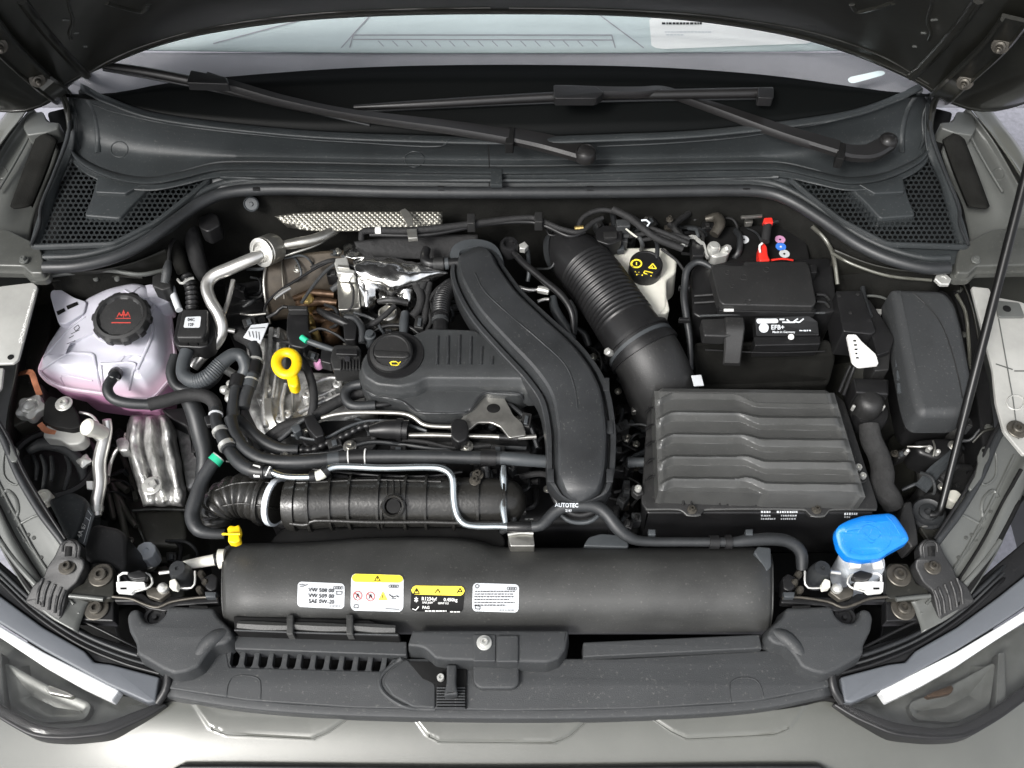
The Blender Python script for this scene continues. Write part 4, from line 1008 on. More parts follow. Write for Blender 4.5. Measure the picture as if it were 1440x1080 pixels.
ap = thing('aluminium_pipe', 'wide silver pipe running down beside the left headlight housing', 'pipe')
a1 = tube('pipe', [(150, 590, .80), (151, 604, .79), (146, 622, .785), (140, 650, .775), (141, 680, .765), (136, 708, .755), (137, 726, .75)], [6, 7, 9, 9.5, 9, 9, 6], 'alu_tube', ap, n=18)
band('collar', a1, .9, .96, .0015, 'zinc', ap)
lathe('valve_cap', (132, 604, .81), [(.011, -.02), (.012, 0), (.013, .002), (.013, .014), (.010, .017), (.0001, .018)], 'white_plastic', ap, axis=(-.4, -.2, 1))
tube('branch', [(132, 608, .80), (142, 618, .79), (150, 628, .78)], [6, 6, 5], 'alu_tube', ap)
tube('branch', [(178, 622, .74), (165, 632, .74), (156, 650, .73), (152, 670, .73)], 3, 'alu_tube', ap)

# ---- left mount: compressor bracket, bolt cluster, copper pipe ----
ms = thing('side_mount', 'black plate with a bolt over a pale cast bracket at the left of the bay', 'mounting plate')
mould('cast_bracket', [(62, 600), (78, 590), (98, 592), (118, 604), (121, 616), (112, 624), (96, 626), (84, 618), (60, 616)], .80, prof(.003, .02), 'paint_light', ms, rc=5)
mould('black_plate', [(62, 566), (70, 556), (100, 566), (108, 580), (114, 600), (100, 604), (76, 600), (60, 592)], .812, prof(.002, .012), 'deep_black', ms, rc=4)
bolt((90, 568, .814), .013, 'zinc', ms)
tube('curved_rod', [(112, 580, .80), (128, 584, .80), (138, 596, .80), (143, 612, .795)], 2, 'zinc', ms)
st = thing('earth_stud', 'silver star shaped stud block with bent copper coloured strap', 'earth stud')
lathe('stud_block', (44, 574, .805), [(.02, -.01), (.021, 0), (.020, .004), (.014, .006), (.012, .004), (.008, .005), (.008, .010), (.005, .011), (.0001, .011)], 'zinc', st, n=36, mod=lambda a, hh: 1+.13*math.cos(a*5) if hh < .005 else 1)
ribbon('copper_strap', [(22, 527, .80, 2.5), (34, 524, .812, 3.5), (44, 524, .816, 4), (50, 540, .81, 4), (56, 556, .806, 4)], [(-1, -.001), (-1, .001), (1, .001), (1, -.001)], 'copper', st)
ribbon('copper_strap', [(56, 596, .80, 4), (66, 606, .80, 4), (84, 610, .798, 3), (98, 618, .79, 3), (96, 630, .78, 3)], [(-1, -.001), (-1, .001), (1, .001), (1, -.001)], 'copper', st)

# ---- left headlight rear housing ----
lh = thing('lamp_housing', 'round black rear housing of the left headlight with a cream knob', 'lamp housing')
c0 = PP((78, 664, .735))
lathe('round_cover', c0, [(.066, -.05), (.066, .02), (.064, .030), (.058, .032), (.054, .028), (.052, .008), (.0001, .008)], 'grained_black', lh, axis=(.25, .1, 1), raw=True, n=40)
tube('collar_ring', [(40, 634, .765), (62, 624, .77), (92, 630, .765), (112, 650, .755), (120, 680, .74)], [6, 9, 9, 8, 6], 'panel_plastic', lh)
mould('housing_shell', [(66, 702), (100, 690), (122, 700), (118, 730), (108, 750), (96, 766), (84, 740)], .785, prof(.006, .06), 'cowl_plastic', lh, rc=8)
for q in ([(46, 640), (52, 656), (50, 676)], [(58, 640), (64, 660), (60, 690)], [(72, 642), (74, 662), (72, 676)], [(92, 640), (98, 658), (90, 690)]):
    tube('rib', [(x, y, .758) for x, y in q], [2.5, 3.4, 2.5], 'panel_plastic', lh)
lathe('knob', (60, 698, .785), [(.012, -.02), (.012, .0), (.0105, .002), (.006, .0022), (.0055, .001), (.0001, .001)], 'white_plastic', lh, n=20)
lathe('knob_boss', (62, 704, .77), [(.016, -.02), (.016, 0), (.013, .001)], 'smooth_black', lh, n=20)
mould('small_bracket', [(6, 628), (18, 624), (26, 634), (24, 648), (16, 650), (10, 640)], .862, prof(.001, .004), 'paint_inner', lh, rc=3)
ribbon('edge_strip', [(24, 648, .85, 2), (28, 664, .846, 3), (36, 682, .84, 3), (42, 694, .835, 1.5)], [(-1, -.002), (-1, 0), (1, 0), (1, -.002)], 'paint_inner', lh)
wh = plate('white_tab', [(121, 676), (130, 676), (130, 688), (122, 687)], .77, .003, 'white', lh)
lathe('silver_star', (118, 648, .775), [(.009, -.006), (.010, 0), (.004, .004), (.0001, .005)], 'zinc', lh, n=16, mod=lambda a, hh: 1+.2*math.cos(a*4))
# grey data label on edge
dl = thing('data_label', 'narrow grey printed label standing upright left of the square black box', 'label')
dlo = mould('label_strip', [(124, 712), (133, 724), (120, 768), (109, 760)], .79, prof(.0005, .002), 'hose_grey', dl)
text_on('4A', 114, 757, 9, dlo, 'white', dl, ang=-72); text_on('E7', 119, 745, 8, dlo, 'white', dl, ang=-72)
lines_on('print', [[(124, 718), (129, 725)], [(121, 728), (127, 733)], [(128, 727), (118, 764)]], dlo, 'label_white', dl, .7)
bx = mould('relay_box', [(124, 742), (136, 736), (166, 742), (178, 752), (178, 796), (168, 806), (150, 792), (120, 790), (116, 772)], .775, prof(.006, .09), 'grained_black', None, rc=8)
tag(bx, 'plain black plastic box with rounded corners behind the left corner bracket', 'plastic box')
# grey hexagonal plug low in the left corner
gp = thing('grey_plug', 'pale grey faceted plastic plug standing behind the left latch', 'plug')
lathe('plug_head', (205, 775, .70), [(.0135, -.035), (.015, -.02), (.0155, 0), (.0145, .002), (.005, .0018), (.004, -.001), (.0001, -.001)], 'strap', gp, n=10, ang=15)
lathe('plug_ring', (208, 790, .67), [(.013, -.01), (.013, 0), (.010, .001)], 'steel', gp)

# ---- cast engine mount ----
em = thing('engine_mount', 'rough cast aluminium engine mount arm right of the silver pipe', 'engine mount')
from mathutils import noise as _nz
def mrow(y, x0, x1, dz):
    hs = [-.05, -.006, 0, -.004, -.018, -.004, .004, -.014, -.02, .002, .004, -.008, -.05]
    return [(x0+(x1-x0)*i/12, y, .765+dz+h_*(1 if y < 690 else .35)) for i, h_ in enumerate(hs)]
mo = grid('casting', [mrow(584, 184, 240, -.04), mrow(588, 182, 242, 0), mrow(604, 178, 248, .004), mrow(624, 176, 250, 0), mrow(650, 182, 256, -.004), mrow(676, 190, 260, -.012), mrow(694, 196, 262, -.022), mrow(708, 200, 260, -.03), mrow(712, 201, 260, -.06)], 'cast_aluminium', em, nu=70, nv=6, ang=60)
for v in mo.data.vertices:
    w_ = v.co+mo.location; v.co.z += .0035*_nz.noise(w_*70)+.0015*_nz.noise(w_*190)
WORLD[mo.name] = ([v.co+mo.location for v in mo.data.vertices], WORLD[mo.name][1])
mould('lug', [(162, 618), (172, 614), (182, 620), (180, 634), (166, 634)], .765, prof(.002, .02), 'cast_aluminium', em, rc=4)
bolt((214, 683, .766), .015, 'zinc', em, kind='hex')
mould('side_casting', [(244, 590), (262, 586), (274, 600), (282, 640), (276, 680), (262, 690), (254, 640)], .72, prof(.006, .06), 'cast_aluminium', em, rc=8)
mould('rubber_block', [(226, 575), (262, 572), (278, 590), (272, 640), (262, 600), (240, 590)], .755, prof(.004, .03), 'smooth_black', em, rc=5)
db_ = tube('wide_dark_hose', [(262, 556, .83), (274, 580, .81), (282, 610, .79), (288, 640, .77), (284, 672, .75)], [11, 13, 13.5, 12, 10], 'rubber', None, n=18)
tag(db_, 'wide smooth black hose dropping between the cast mount and the branch hoses', 'hose')

# ---- engine block castings ----
eb = thing('cylinder_head', 'bright cast aluminium cylinder head around the yellow dipstick', 'engine casting')
def cast(name, o, z, h, b=.005, rc=8, mat='cast_aluminium', par=eb): return mould(name, o, z, prof(b, h, .003), mat, par, rc=rc)
cast('casting', [(345, 470), (392, 456), (414, 470), (424, 520), (470, 522), (520, 540), (530, 575), (470, 600), (420, 600), (400, 615), (368, 615), (346, 570)], .80, .3, b=.01)
c1 = cast('casting', [(372, 468), (398, 462), (404, 490), (400, 530), (394, 580), (382, 606), (368, 600), (364, 560), (370, 510)], .825, .05)
cast('casting', [(424, 535), (470, 524), (500, 530), (505, 548), (470, 565), (430, 572), (418, 556)], .815, .05)
cast('casting', [(386, 556), (420, 550), (440, 570), (430, 594), (396, 600)], .812, .04)
for q, r in (([(382, 462), (378, 500), (372, 560), (374, 600)], 4), ([(392, 462), (390, 510), (384, 560)], 2.5), ([(402, 540), (396, 570), (400, 596)], 3), ([(430, 545), (460, 532), (495, 532)], 3), ([(440, 560), (470, 548)], 2.5), ([(420, 580), (450, 566), (480, 556)], 4)):
    tube('cast_rib', [(x, y, .835) for x, y in q], r, 'cast_aluminium', eb)
for x, y in ((376, 548), (368, 560), (395, 590), (432, 556), (475, 541), (462, 558), (404, 584), (388, 470)):
    lathe('boss', (x, y, .83), [(.0075, -.02), (.0075, .004), (.006, .0055), (.003, .0055), (.003, .003), (.0001, .003)], 'cast_aluminium', eb, n=16)
ribbon('steel_strap', [(376, 560, .842, 5), (378, 585, .84, 5), (384, 604, .83, 6), (376, 612, .825, 5)], [(-1, -.002), (-1, 0), (1, 0), (1, -.002)], 'steel', eb)
cl = mould('alternator_cover', [(340, 548), (366, 552), (372, 580), (384, 606), (372, 622), (350, 618), (336, 590)], .79, prof(.012, .05), 'smooth_black', None, rc=10)
tag(cl, 'glossy dark curved cover beside the aluminium casting, left of the engine', 'engine cover piece')
wl_ = thing('part_label', 'white printed label on the dark pipe behind the dipstick', 'label')
lo = mould('label_sheet', [(353, 457), (378, 454), (366, 483), (342, 474)], .865, prof(.0004, .002), 'label_white', wl_)
lines_on('print', [[(352, 462), (373, 461)], [(350, 466), (352, 474)], [(355, 466), (357, 475)], [(360, 466), (361, 476)], [(364, 467), (365, 478)]], lo, 'grey_print', wl_, 1)
dp = thing('dipstick', 'bright yellow oil dipstick handle with an oval finger ring', 'dipstick')
ov = [P(403+14.5*math.cos(a)*(1-.08*math.sin(a)), 511+15.5*math.sin(a), .885) for a in [2*math.pi*i/40 for i in range(41)]]
vs, fs = tube_geo(ov, [.0078]*41, 14, caps=False)
# flattened ring
mk('ring', [V((v.x, v.y, .885+(v.z-.885)*.8)) for v in vs], fs, 'yellow', dp)
mould('neck', [(398, 522), (416, 518), (419, 528), (420, 540), (414, 545), (404, 542), (404, 532)], .884, prof(.004, .018), 'yellow', dp, rc=5)
tube('rod', [(411, 540, .85), (412, 560, .83), (413, 590, .80)], 2.8, 'steel', dp)

# ---- black harness hub above dipstick ----
cn = thing('injector_harness', 'black plastic plug cluster and cable harness behind the yellow dipstick', 'cable harness')
mould('plug_block', [(404, 440), (412, 430), (432, 430), (434, 462), (440, 480), (426, 490), (408, 486), (402, 470)], .875, prof(.003, .05), 'smooth_black', cn, rc=4)
mould('plug_top', [(404, 429), (432, 430), (432, 436), (405, 436)], .895, prof(.0015, .012), 'grained_black', cn, rc=2)
tube('cable', [(420, 500, .86), (432, 520, .86), (440, 545, .855), (441, 570, .85), (436, 590, .84)], 6, 'tape', cn)
tube('cable', [(436, 592, .84), (418, 598, .84), (398, 610, .835), (378, 622, .83)], 8, 'tape', cn)
tube('cable', [(552, 535, .85), (520, 548, .85), (490, 558, .848), (462, 572, .846), (436, 590, .842), (400, 600, .84), (374, 620, .83), (356, 640, .82)], 8, 'tape', cn)
tube('cable', [(372, 438, .87), (376, 425, .87), (395, 408, .875), (420, 392, .88), (446, 376, .885), (468, 366, .887)], [2, 2, 2.2, 2, 2, 2], 'smooth_black', cn)
tube('sensor_lead', [(424, 426, .88), (436, 408, .882), (450, 390, .885), (462, 378, .888), (476, 368, .89)], 2.4, 'panel_plastic', cn)
tube('sensor_tip', [(386, 420, .885), (396, 412, .885), (408, 405, .885)], [2.4, 3.4, 3], 'alu_tube', cn)
tube('cable', [(376, 446, .87), (388, 440, .88), (396, 432, .885), (404, 432, .885)], 2.5, 'smooth_black', cn)
tube('cable', [(448, 436, .87), (462, 444, .88), (480, 452, .882), (492, 458, .88)], [4, 6, 6, 4], 'smooth_black', cn)
tube('cable', [(486, 446, .88), (500, 448, .885), (509, 462, .885), (509, 482, .88)], 5, 'rubber', cn)
tube('cable', [(512, 462, .87), (530, 452, .875), (545, 440, .88), (555, 430, .882)], 4, 'tape', cn)
tube('wrapped_lead', [(428, 478, .875), (445, 484, .875), (468, 492, .87)], 4.5, 'hose_grey', cn)
tube('green_tape', [(424, 474, .879), (432, 480, .879)], 4.2, 'green_print', cn)
mould('plug_block', [(482, 450), (494, 446), (502, 458), (500, 478), (484, 478)], .885, prof(.002, .03), 'smooth_black', cn, rc=4)
lathe('pink_button', (447, 510, .86), [(.007, -.01), (.007, 0), (.005, .004), (.0001, .005)], 'tank_pink', cn)
lathe('plug_stud', (520, 471, .885), [(.009, -.03), (.009, 0), (.0065, .001), (.006, .006), (.0001, .0065)], 'hose_grey', cn)
ig = thing('ignition_coil', 'finned black ignition module between the dipstick and the engine cover', 'ignition coil')
mould('module_body', [(468, 486), (475, 484), (504, 485), (508, 492), (506, 520), (468, 520), (464, 505)], .888, prof(.003, .03), 'grained_black', ig, rc=3)
for i in range(7):
    plate('fin', [(478+i*4.4, 505), (480+i*4.4, 505), (480+i*4.4, 519), (478+i*4.4, 519)], .892, .006, 'grained_black', ig, b=.0004)
mould('module_step', [(472, 490), (502, 491), (503, 499), (472, 498)], .894, prof(.0015, .01), 'smooth_black', ig, rc=2)
plate('small_label', [(485, 501), (492, 501), (492, 508), (485, 508)], .8945, .001, 'grey_print', ig, b=.0003)
mould('side_plug', [(452, 490), (468, 492), (466, 512), (450, 508)], .872, prof(.002, .02), 'smooth_black', ig, rc=3)

# ---- turbo area ----
tb_ = thing('exhaust_heat_shield', 'brown tinted steel heat shield below the bulkhead pipe', 'heat shield')
grid('shield_plate', [[(376, 368, .87), (392, 362, .872), (430, 356, .875), (470, 352, .875), (500, 352, .87)], [(370, 390, .86), (392, 384, .862), (430, 378, .862), (470, 374, .862), (500, 372, .86)], [(372, 420, .84), (390, 416, .84), (420, 412, .838), (470, 400, .838), (500, 392, .838)], [(378, 452, .80), (394, 450, .80), (420, 446, .80), (470, 436, .80), (500, 420, .80)]], 'tinted_steel', tb_, nu=30, nv=5)
tube('shield_edge', [(376, 366, .873), (371, 392, .863), (373, 420, .843), (380, 455, .80)], 1.8, 'steel', tb_)
tube('shield_bead', [(396, 362, .874), (397, 385, .866), (400, 420, .842)], 1.6, 'dark_steel', tb_)
tm = thing('exhaust_manifold', 'heat coloured brown exhaust manifold half hidden behind the harness', 'exhaust manifold')
mould('brown_casting', [(410, 420), (440, 410), (475, 412), (478, 446), (450, 454), (430, 444)], .83, prof(.008, .08), 'burnt_steel', tm, rc=10)
lathe('rusty_flange', (464, 458, .845), [(.015, -.03), (.016, -.008), (.014, -.002), (.008, .0), (.0001, .001)], 'burnt_steel', tm)
for x, y, r in ((433, 420, 9), (432, 450, 10), (440, 466, 8), (444, 470, 6)):
    lathe('gold_fitting', (x, y, .855), [(r*.0011, -.03), (r*.0011, 0), (r*.0008, .005), (.0001, .006)], 'brass', tm, n=9, ang=20)
for q in ([(412, 420), (440, 412), (470, 414)], [(414, 434), (446, 424), (474, 426)], [(440, 440), (470, 434)]):
    tube('runner', [(x, y, .848) for x, y in q], [4, 6, 5], 'burnt_steel', tm)

# foil heat shield over turbo
fs_ = thing('foil_heat_shield', 'crumpled shiny silver foil heat shield behind the engine cover', 'heat shield')
def crump(rows, mat, name, amp=.004, nu=40, nv=8, par=fs_, sd=1):
    o = grid(name, rows, mat, par, nu=nu, nv=nv, solid=.001, ang=60)
    from mathutils import noise
    for v in o.data.vertices:
        w = v.co+o.location
        v.co.z += amp*noise.noise(w*45+V((sd, 0, 0)))+amp*.5*noise.noise(w*110)
    return o
crump([[(496, 366, .885), (530, 360, .89), (560, 364, .89), (600, 372, .888), (628, 380, .88)], [(498, 376, .905), (530, 372, .908), (560, 376, .91), (600, 382, .905), (630, 384, .895)], [(505, 392, .895), (530, 396, .90), (556, 402, .90), (585, 398, .895), (618, 392, .88)], [(520, 404, .86), (535, 412, .87), (550, 420, .872), (570, 412, .866), (600, 404, .85)]], 'foil', 'upper_foil')
crump([[(482, 344, .87), (494, 340, .875), (510, 350, .875), (530, 362, .87)], [(484, 362, .885), (496, 362, .89), (514, 364, .888), (534, 368, .88)]], 'foil', 'rear_foil', sd=3)
crump([[(502, 386, .885), (512, 388, .885), (522, 396, .88), (528, 405, .875)], [(506, 410, .872), (514, 412, .876), (522, 414, .872), (528, 416, .868)], [(508, 432, .86), (516, 433, .864), (522, 431, .86), (528, 428, .855)]], 'foil', 'side_foil', amp=.002, sd=5)
crump([[(562, 402, .878), (572, 400, .88), (582, 398, .878), (588, 394, .87)], [(560, 418, .866), (570, 420, .868), (580, 420, .866), (588, 412, .862)], [(566, 430, .855), (574, 432, .855), (582, 432, .852), (586, 430, .85)]], 'foil', 'side_foil', amp=.002, sd=9)
plate('rough_plate', [(474, 392), (504, 393), (506, 434), (476, 436)], .875, .02, 'steel', fs_, rc=2)
crump([[(532, 412, .865), (545, 418, .868), (558, 416, .865)], [(534, 424, .858), (545, 428, .86), (556, 424, .858)]], 'foil', 'lower_foil', amp=.002, sd=11)
mould('foil_bracket', [(472, 363), (488, 361), (492, 378), (500, 380), (498, 386), (474, 384), (470, 370)], .897, prof(.002, .02), 'zinc', fs_, rc=2)
plate('bracket_recess', [(475, 372), (491, 373), (491, 377), (475, 376)], .9, .001, 'steel', fs_)
es = grid('embossed_shield', [[(386, 304, .915), (420, 299, .916), (470, 297, .916), (540, 297, .916), (622, 297, .916)], [(400, 316, .905), (430, 312, .908), (470, 311, .908), (540, 312, .908), (622, 312, .908)], [(404, 320, .895), (430, 324, .90), (470, 325, .90), (540, 324, .90), (622, 322, .898)]], 'embossed_foil', None, nu=40, nv=5)
tag(es, 'embossed silver foil strip fixed under the edge of the bulkhead', 'heat shield')
plate('cable_tie', [(562, 294), (580, 292), (588, 330), (574, 334)], .925, .004, 'steel', es) if 0 else None
es2 = grid('embossed_shield', [[(498, 340, .885), (560, 332, .89), (620, 330, .89), (672, 330, .89)], [(505, 356, .875), (560, 352, .88), (620, 350, .88), (672, 347, .88)], [(520, 366, .86), (560, 364, .87), (620, 364, .868), (672, 356, .868)]], 'embossed_foil', None, nu=40, nv=5)
es2.data.materials[0] = M['tape']
tag(es2, 'dark perforated looking shield strip behind the crumpled foil', 'heat shield')
# dark mechanical parts below the foil
vb = thing('vacuum_actuator', 'grey metal actuator body and plugs below the crumpled foil', 'actuator')
mould('actuator_body', [(532, 434), (540, 428), (562, 430), (568, 445), (560, 464), (540, 466), (532, 450)], .85, prof(.004, .05), 'dark_steel', vb, rc=5)
mould('actuator_head', [(478, 440), (520, 436), (530, 446), (522, 458), (480, 462)], .84, prof(.004, .04), 'smooth_black', vb, rc=6)
tube('plug', [(532, 424, .87), (550, 422, .875), (574, 426, .87)], [4, 5.5, 4.5], 'grained_black', vb)
tube('connector', [(570, 440, .87), (568, 455, .87), (568, 470, .868)], [6, 7, 6], 'hose_grey', vb)
tube('lead', [(584, 400, .88), (592, 415, .88), (590, 432, .875), (580, 445, .87)], 6, 'tape', vb)
tube('lead', [(604, 398, .88), (600, 420, .875), (598, 445, .87), (592, 462, .865)], 5, 'tape', vb)
tube('lead', [(596, 408, .88), (606, 430, .87), (608, 455, .865)], 3, 'tape', vb)
tube('lead', [(520, 468, .86), (545, 458, .865), (575, 460, .865), (590, 470, .86)], 3, 'smooth_black', vb)
lathe('cup', (545, 440, .862), [(.014, -.03), (.015, 0), (.012, .002), (.011, -.004), (.0001, -.004)], 'steel', vb)

# ---- corrugated breather pipe and elbow ----
h = thing('breather_hose', 'short ribbed black breather hose going into the rear of the engine cover', 'hose')
tube('ribbed_hose', [(648, 395, .87), (632, 404, .88), (622, 420, .886), (619, 444, .888)], [9, 11, 12.5, 12], 'smooth_black', h, corr=(.0045, .0007), n=20)
t_ = tube('cuff', [(619, 444, .888), (619, 452, .888), (619, 468, .886)], [11, 10, 12], 'smooth_black', h, n=20)
band('collar', t_, .2, .4, .002, 'panel_plastic', h)
h = thing('vacuum_elbow', 'black elbow pipe with quick coupling left of the big intake duct', 'pipe')
e_ = tube('elbow', [(600, 350, .90), (597, 362, .90), (602, 370, .90), (618, 371, .90), (636, 370, .90), (660, 369, .90)], [6, 7, 7, 6.5, 7, 7.5], 'smooth_black', h, n=16)
band('coupling', e_, .42, .58, .003, 'grained_black', h); band('coupling', e_, .6, .66, .002, 'hose_grey', h)
tube('down_pipe', [(602, 376, .89), (598, 392, .885), (592, 408, .88)], 5.5, 'tape', h)

# ---- big intake duct ----
d = thing('intake_duct', 'large smooth black intake duct sweeping from the bulkhead down the middle', 'air duct')
secd = [(-1, -.03), (-1, -.004), (-.985, .001), (-.96, .002), (-.84, .002), (-.815, -.001), (-.80, -.006), (-.77, -.006), (-.73, .004), (-.67, .0135), (-.6, .0165), (-.3, .0185), (0, .019), (.3, .0185), (.6, .0165), (.67, .0135), (.73, .004), (.77, -.006), (.80, -.006), (.815, -.001), (.84, .002), (.96, .002), (.985, .001), (1, -.004), (1, -.03)]
path = [(660, 354, .903, 10, .3), (663, 358, .903, 26, .6), (668, 368, .904, 35, .9), (676, 392, .905, 41, 1), (700, 430, .905, 45, 1), (738, 470, .905, 48, 1), (780, 512, .904, 51, 1), (806, 552, .902, 51, 1), (816, 600, .899, 50, 1), (817, 640, .896, 49, 1), (816, 668, .893, 47, 1), (816, 684, .891, 42, .95), (815, 696, .889, 32, .8), (815, 703, .888, 18, .45), (815, 706, .888, 6, .2)]
du = ribbon('duct_shell', path, secd, 'duct_plastic', d, step=.004, ang=28)
ridge('crease', [(668, 384), (682, 410), (716, 442), (756, 476), (794, 512), (808, 545), (812, 574)], 1.3, 'duct_plastic', d, du, off=-.0004)
for (x, y, a) in ((858, 600, 0), (853, 540, 0), (775, 668, 0), (858, 668, 0)):
    plate('flange_clip', [(x-5, y-9), (x+4, y-9), (x+4, y+9), (x-5, y+9)], .904, .004, 'duct_plastic', d, b=.0008)
tube('lower_ring', [(776, 690, .86), (788, 712, .855), (815, 724, .85), (842, 714, .855), (856, 692, .86)], 5, 'smooth_black', d)
tube('lower_ring', [(780, 712, .84), (796, 730, .835), (815, 735, .832), (834, 731, .835), (850, 714, .84)], 3.4, 'hose_grey', d)
sg = [(-1, -.01), (-1, 0), (-.8, .004), (.8, .004), (1, 0), (1, -.01)]
ribbon('grey_collar', [(642, 372, .895, 7), (640, 356, .90, 8), (650, 347, .902, 9), (670, 344, .902, 9), (690, 350, .90, 9), (700, 366, .898, 8), (706, 384, .895, 4)], sg, 'hose_grey', d)
# small parts by the duct's right shoulder
mm = thing('sensor_leads', 'thin black lead and silver fittings right of the intake duct shoulder', 'cable harness')
tube('black_strap', [(716, 348, .90), (734, 368, .90), (762, 392, .90), (790, 416, .898), (804, 440, .89), (806, 468, .87)], [3, 5, 5, 5, 4.5, 3], 'smooth_black', mm)
lathe('ring_plug', (716, 344, .905), [(.014, -.02), (.015, 0), (.013, .004), (.009, .004), (.008, -.002), (.0001, -.002)], 'smooth_black', mm)
plate('white_clip', [(730, 343), (738, 339), (743, 345), (738, 350), (731, 349)], .905, .01, 'zinc', mm)
tube('silver_fitting', [(726, 404, .87), (744, 408, .87), (756, 407, .87)], [4, 3, 2], 'alu_tube', mm)
tube('silver_fitting', [(756, 407, .87), (764, 408, .87), (772, 410, .87)], [5, 6, 5], 'zinc', mm)
tube('silver_fitting', [(756, 424, .86), (765, 421, .86), (772, 421, .86)], 2.5, 'alu_tube', mm)
tube('grey_tube', [(778, 418, .85), (780, 434, .85), (788, 448, .845), (800, 465, .84), (806, 478, .835)], [5, 7, 7, 6, 5], 'hose_grey', mm)
tube('grey_tube', [(802, 422, .87), (808, 440, .865), (808, 470, .86)], [2, 4.5, 3], 'panel_plastic', mm)
tube('grey_tube', [(812, 462, .83), (822, 470, .82), (828, 486, .81)], [3, 5, 5], 'rubber', mm)
tube('thin_hose', [(742, 352, .88), (744, 380, .87), (742, 396, .86)], 3, 'hose_grey', mm)

# ---- engine cover ----
ec = thing('engine_cover', 'dark grey engine cover with ribs beside the round oil filler cap', 'engine cover')
co = [(507, 516), (512, 500), (524, 487), (546, 476), (582, 470), (602, 461), (668, 463), (684, 474), (722, 508), (746, 532), (748, 541), (736, 533), (598, 532), (584, 540), (562, 544), (530, 541), (512, 530)]
eco = mould('cover_shell', co, .90, [(-.004, 0), (-.002, -.0006), (0, -.003), (.001, -.008), (.004, -.012), (.006, -.018), (.007, -.05)], 'cover_plastic', ec, rc=6)
mould('cover_skirt', [(508, 524), (520, 541), (552, 547), (582, 544), (600, 534), (742, 535), (747, 548), (730, 556), (690, 554), (682, 552), (662, 574), (652, 580), (596, 582), (578, 574), (566, 566), (548, 562), (520, 556), (508, 540)], .876, prof(.003, .04), 'cover_plastic', ec, rc=5)
ridge('skirt_edge', [(512, 548), (530, 557), (552, 561), (566, 565), (578, 573), (596, 581), (652, 580), (662, 574), (682, 553), (726, 553), (738, 562)], 1.7, 'duct_plastic', ec, [o for o in COL.objects if o.name == 'cover_skirt'][0])
for i, (x, y0, y1) in enumerate(((615, 473, 513), (630, 473, 513), (646, 472, 513), (662, 474, 513), (677, 488, 513), (692, 502, 513))):
    ridge('rib', [(x+.6, y0), (x-.4, y1)], 2.2, 'duct_plastic', ec, eco, off=.0002)
w0 = PP((556, 499, .9005))
lathe('cap_well', w0, [(.042, -.001), (.0415, .0015), (.038, .0012), (.0365, .0006), (.0001, .0006)], 'smooth_black', ec, raw=True, n=40)
oc = thing('oil_filler_cap', 'round black oil filler cap with raised grip bar and yellow oil can symbol', 'oil cap')
c_ = PP((551, 499, .902))
occ = lathe('cap_disc', c_, [(.0315, 0), (.0315, .009), (.029, .0125), (.026, .013), (.0245, .011), (.0001, .011)], 'grained_black', oc, axis=(0, -.1, 1), raw=True, n=40)
mould('grip_bar', [(526, 492), (574, 494), (576, 500), (570, 503), (530, 502), (525, 498)], .917, prof(.002, .006), 'grained_black', oc, rc=3)
lines_on('oil_symbol', [[(548, 511), (551, 509), (557, 509), (561, 512), (559, 514), (551, 514), (549, 511)], [(560, 512), (564, 509)]], occ, 'yellow_print', oc, 1.6, .001)
# hose loop below the cap
h = tube('curled_hose', [(508, 540, .868), (494, 543, .866), (485, 552, .864), (488, 565, .862), (500, 571, .862), (528, 570, .862)], 7, 'rubber', None, n=16)
tag(h, 'short black hose curling round below the oil filler cap', 'hose')
tube('hose_end', [(528, 570, .862), (545, 568, .862), (556, 566, .86)], [4, 4, 2], 'smooth_black', h)

# ---- lifting plate right of the cover ----
lp = thing('lifting_bracket', 'flat steel lifting bracket with an oval hole in front of the engine cover', 'bracket')
lo_ = mould('bracket_plate', [(680, 558), (708, 557), (722, 584), (734, 594), (740, 612), (716, 616), (704, 600), (690, 594), (672, 594), (660, 604), (650, 604), (648, 590), (664, 568)], .865, prof(.001, .004), 'steel', lp, rc=3)
plate('hole', ell(694, 574, 9.5, 6.5), .8655, .001, 'deep_black', lp, b=.0003)
tube('side_wire', [(726, 590, .86), (733, 598, .86), (737, 608, .86)], 2.2, 'zinc', lp)

# ---- fuel rail and pipes across the front of the engine ----
fr = thing('fuel_rail', 'slim bright steel pipes with black couplings running across the engine front', 'pipe')
tube('steel_pipe', [(452, 588, .86), (470, 583, .862), (500, 580, .862), (560, 581, .862), (580, 586, .86), (596, 597, .858), (620, 600, .856), (640, 600, .856)], 3.2, 'steel', fr)
tube('steel_pipe', [(575, 612, .855), (610, 612, .855), (650, 613, .855), (690, 614, .855), (720, 616, .855), (754, 614, .855)], 3.4, 'steel', fr)
tube('sleeve', [(702, 615, .856), (715, 616, .856), (728, 617, .856)], 5, 'smooth_black', fr)
mould('coupling_block', [(634, 594), (642, 587), (656, 590), (660, 604), (656, 618), (644, 623), (634, 614)], .875, prof(.003, .03), 'smooth_black', fr, rc=5)
vv = tube('cylindrical_valve', [(520, 606, .86), (540, 604, .86), (560, 604, .86), (574, 605, .86)], [8, 13, 14, 14], 'smooth_black', fr, n=20)
band('collar', vv, .7, .85, .002, 'smooth_black', fr)
tube('ribbed_line', [(420, 632, .85), (440, 632, .85), (462, 622, .852), (486, 612, .855), (510, 600, .858), (530, 598, .858)], [5, 5, 4.5, 4.5, 4.5, 5], 'smooth_black', fr, corr=(.01, .0008))
tube('wire_loom', [(392, 620, .845), (410, 604, .85), (424, 592, .855), (440, 584, .86)], 3.5, 'panel_plastic', fr)
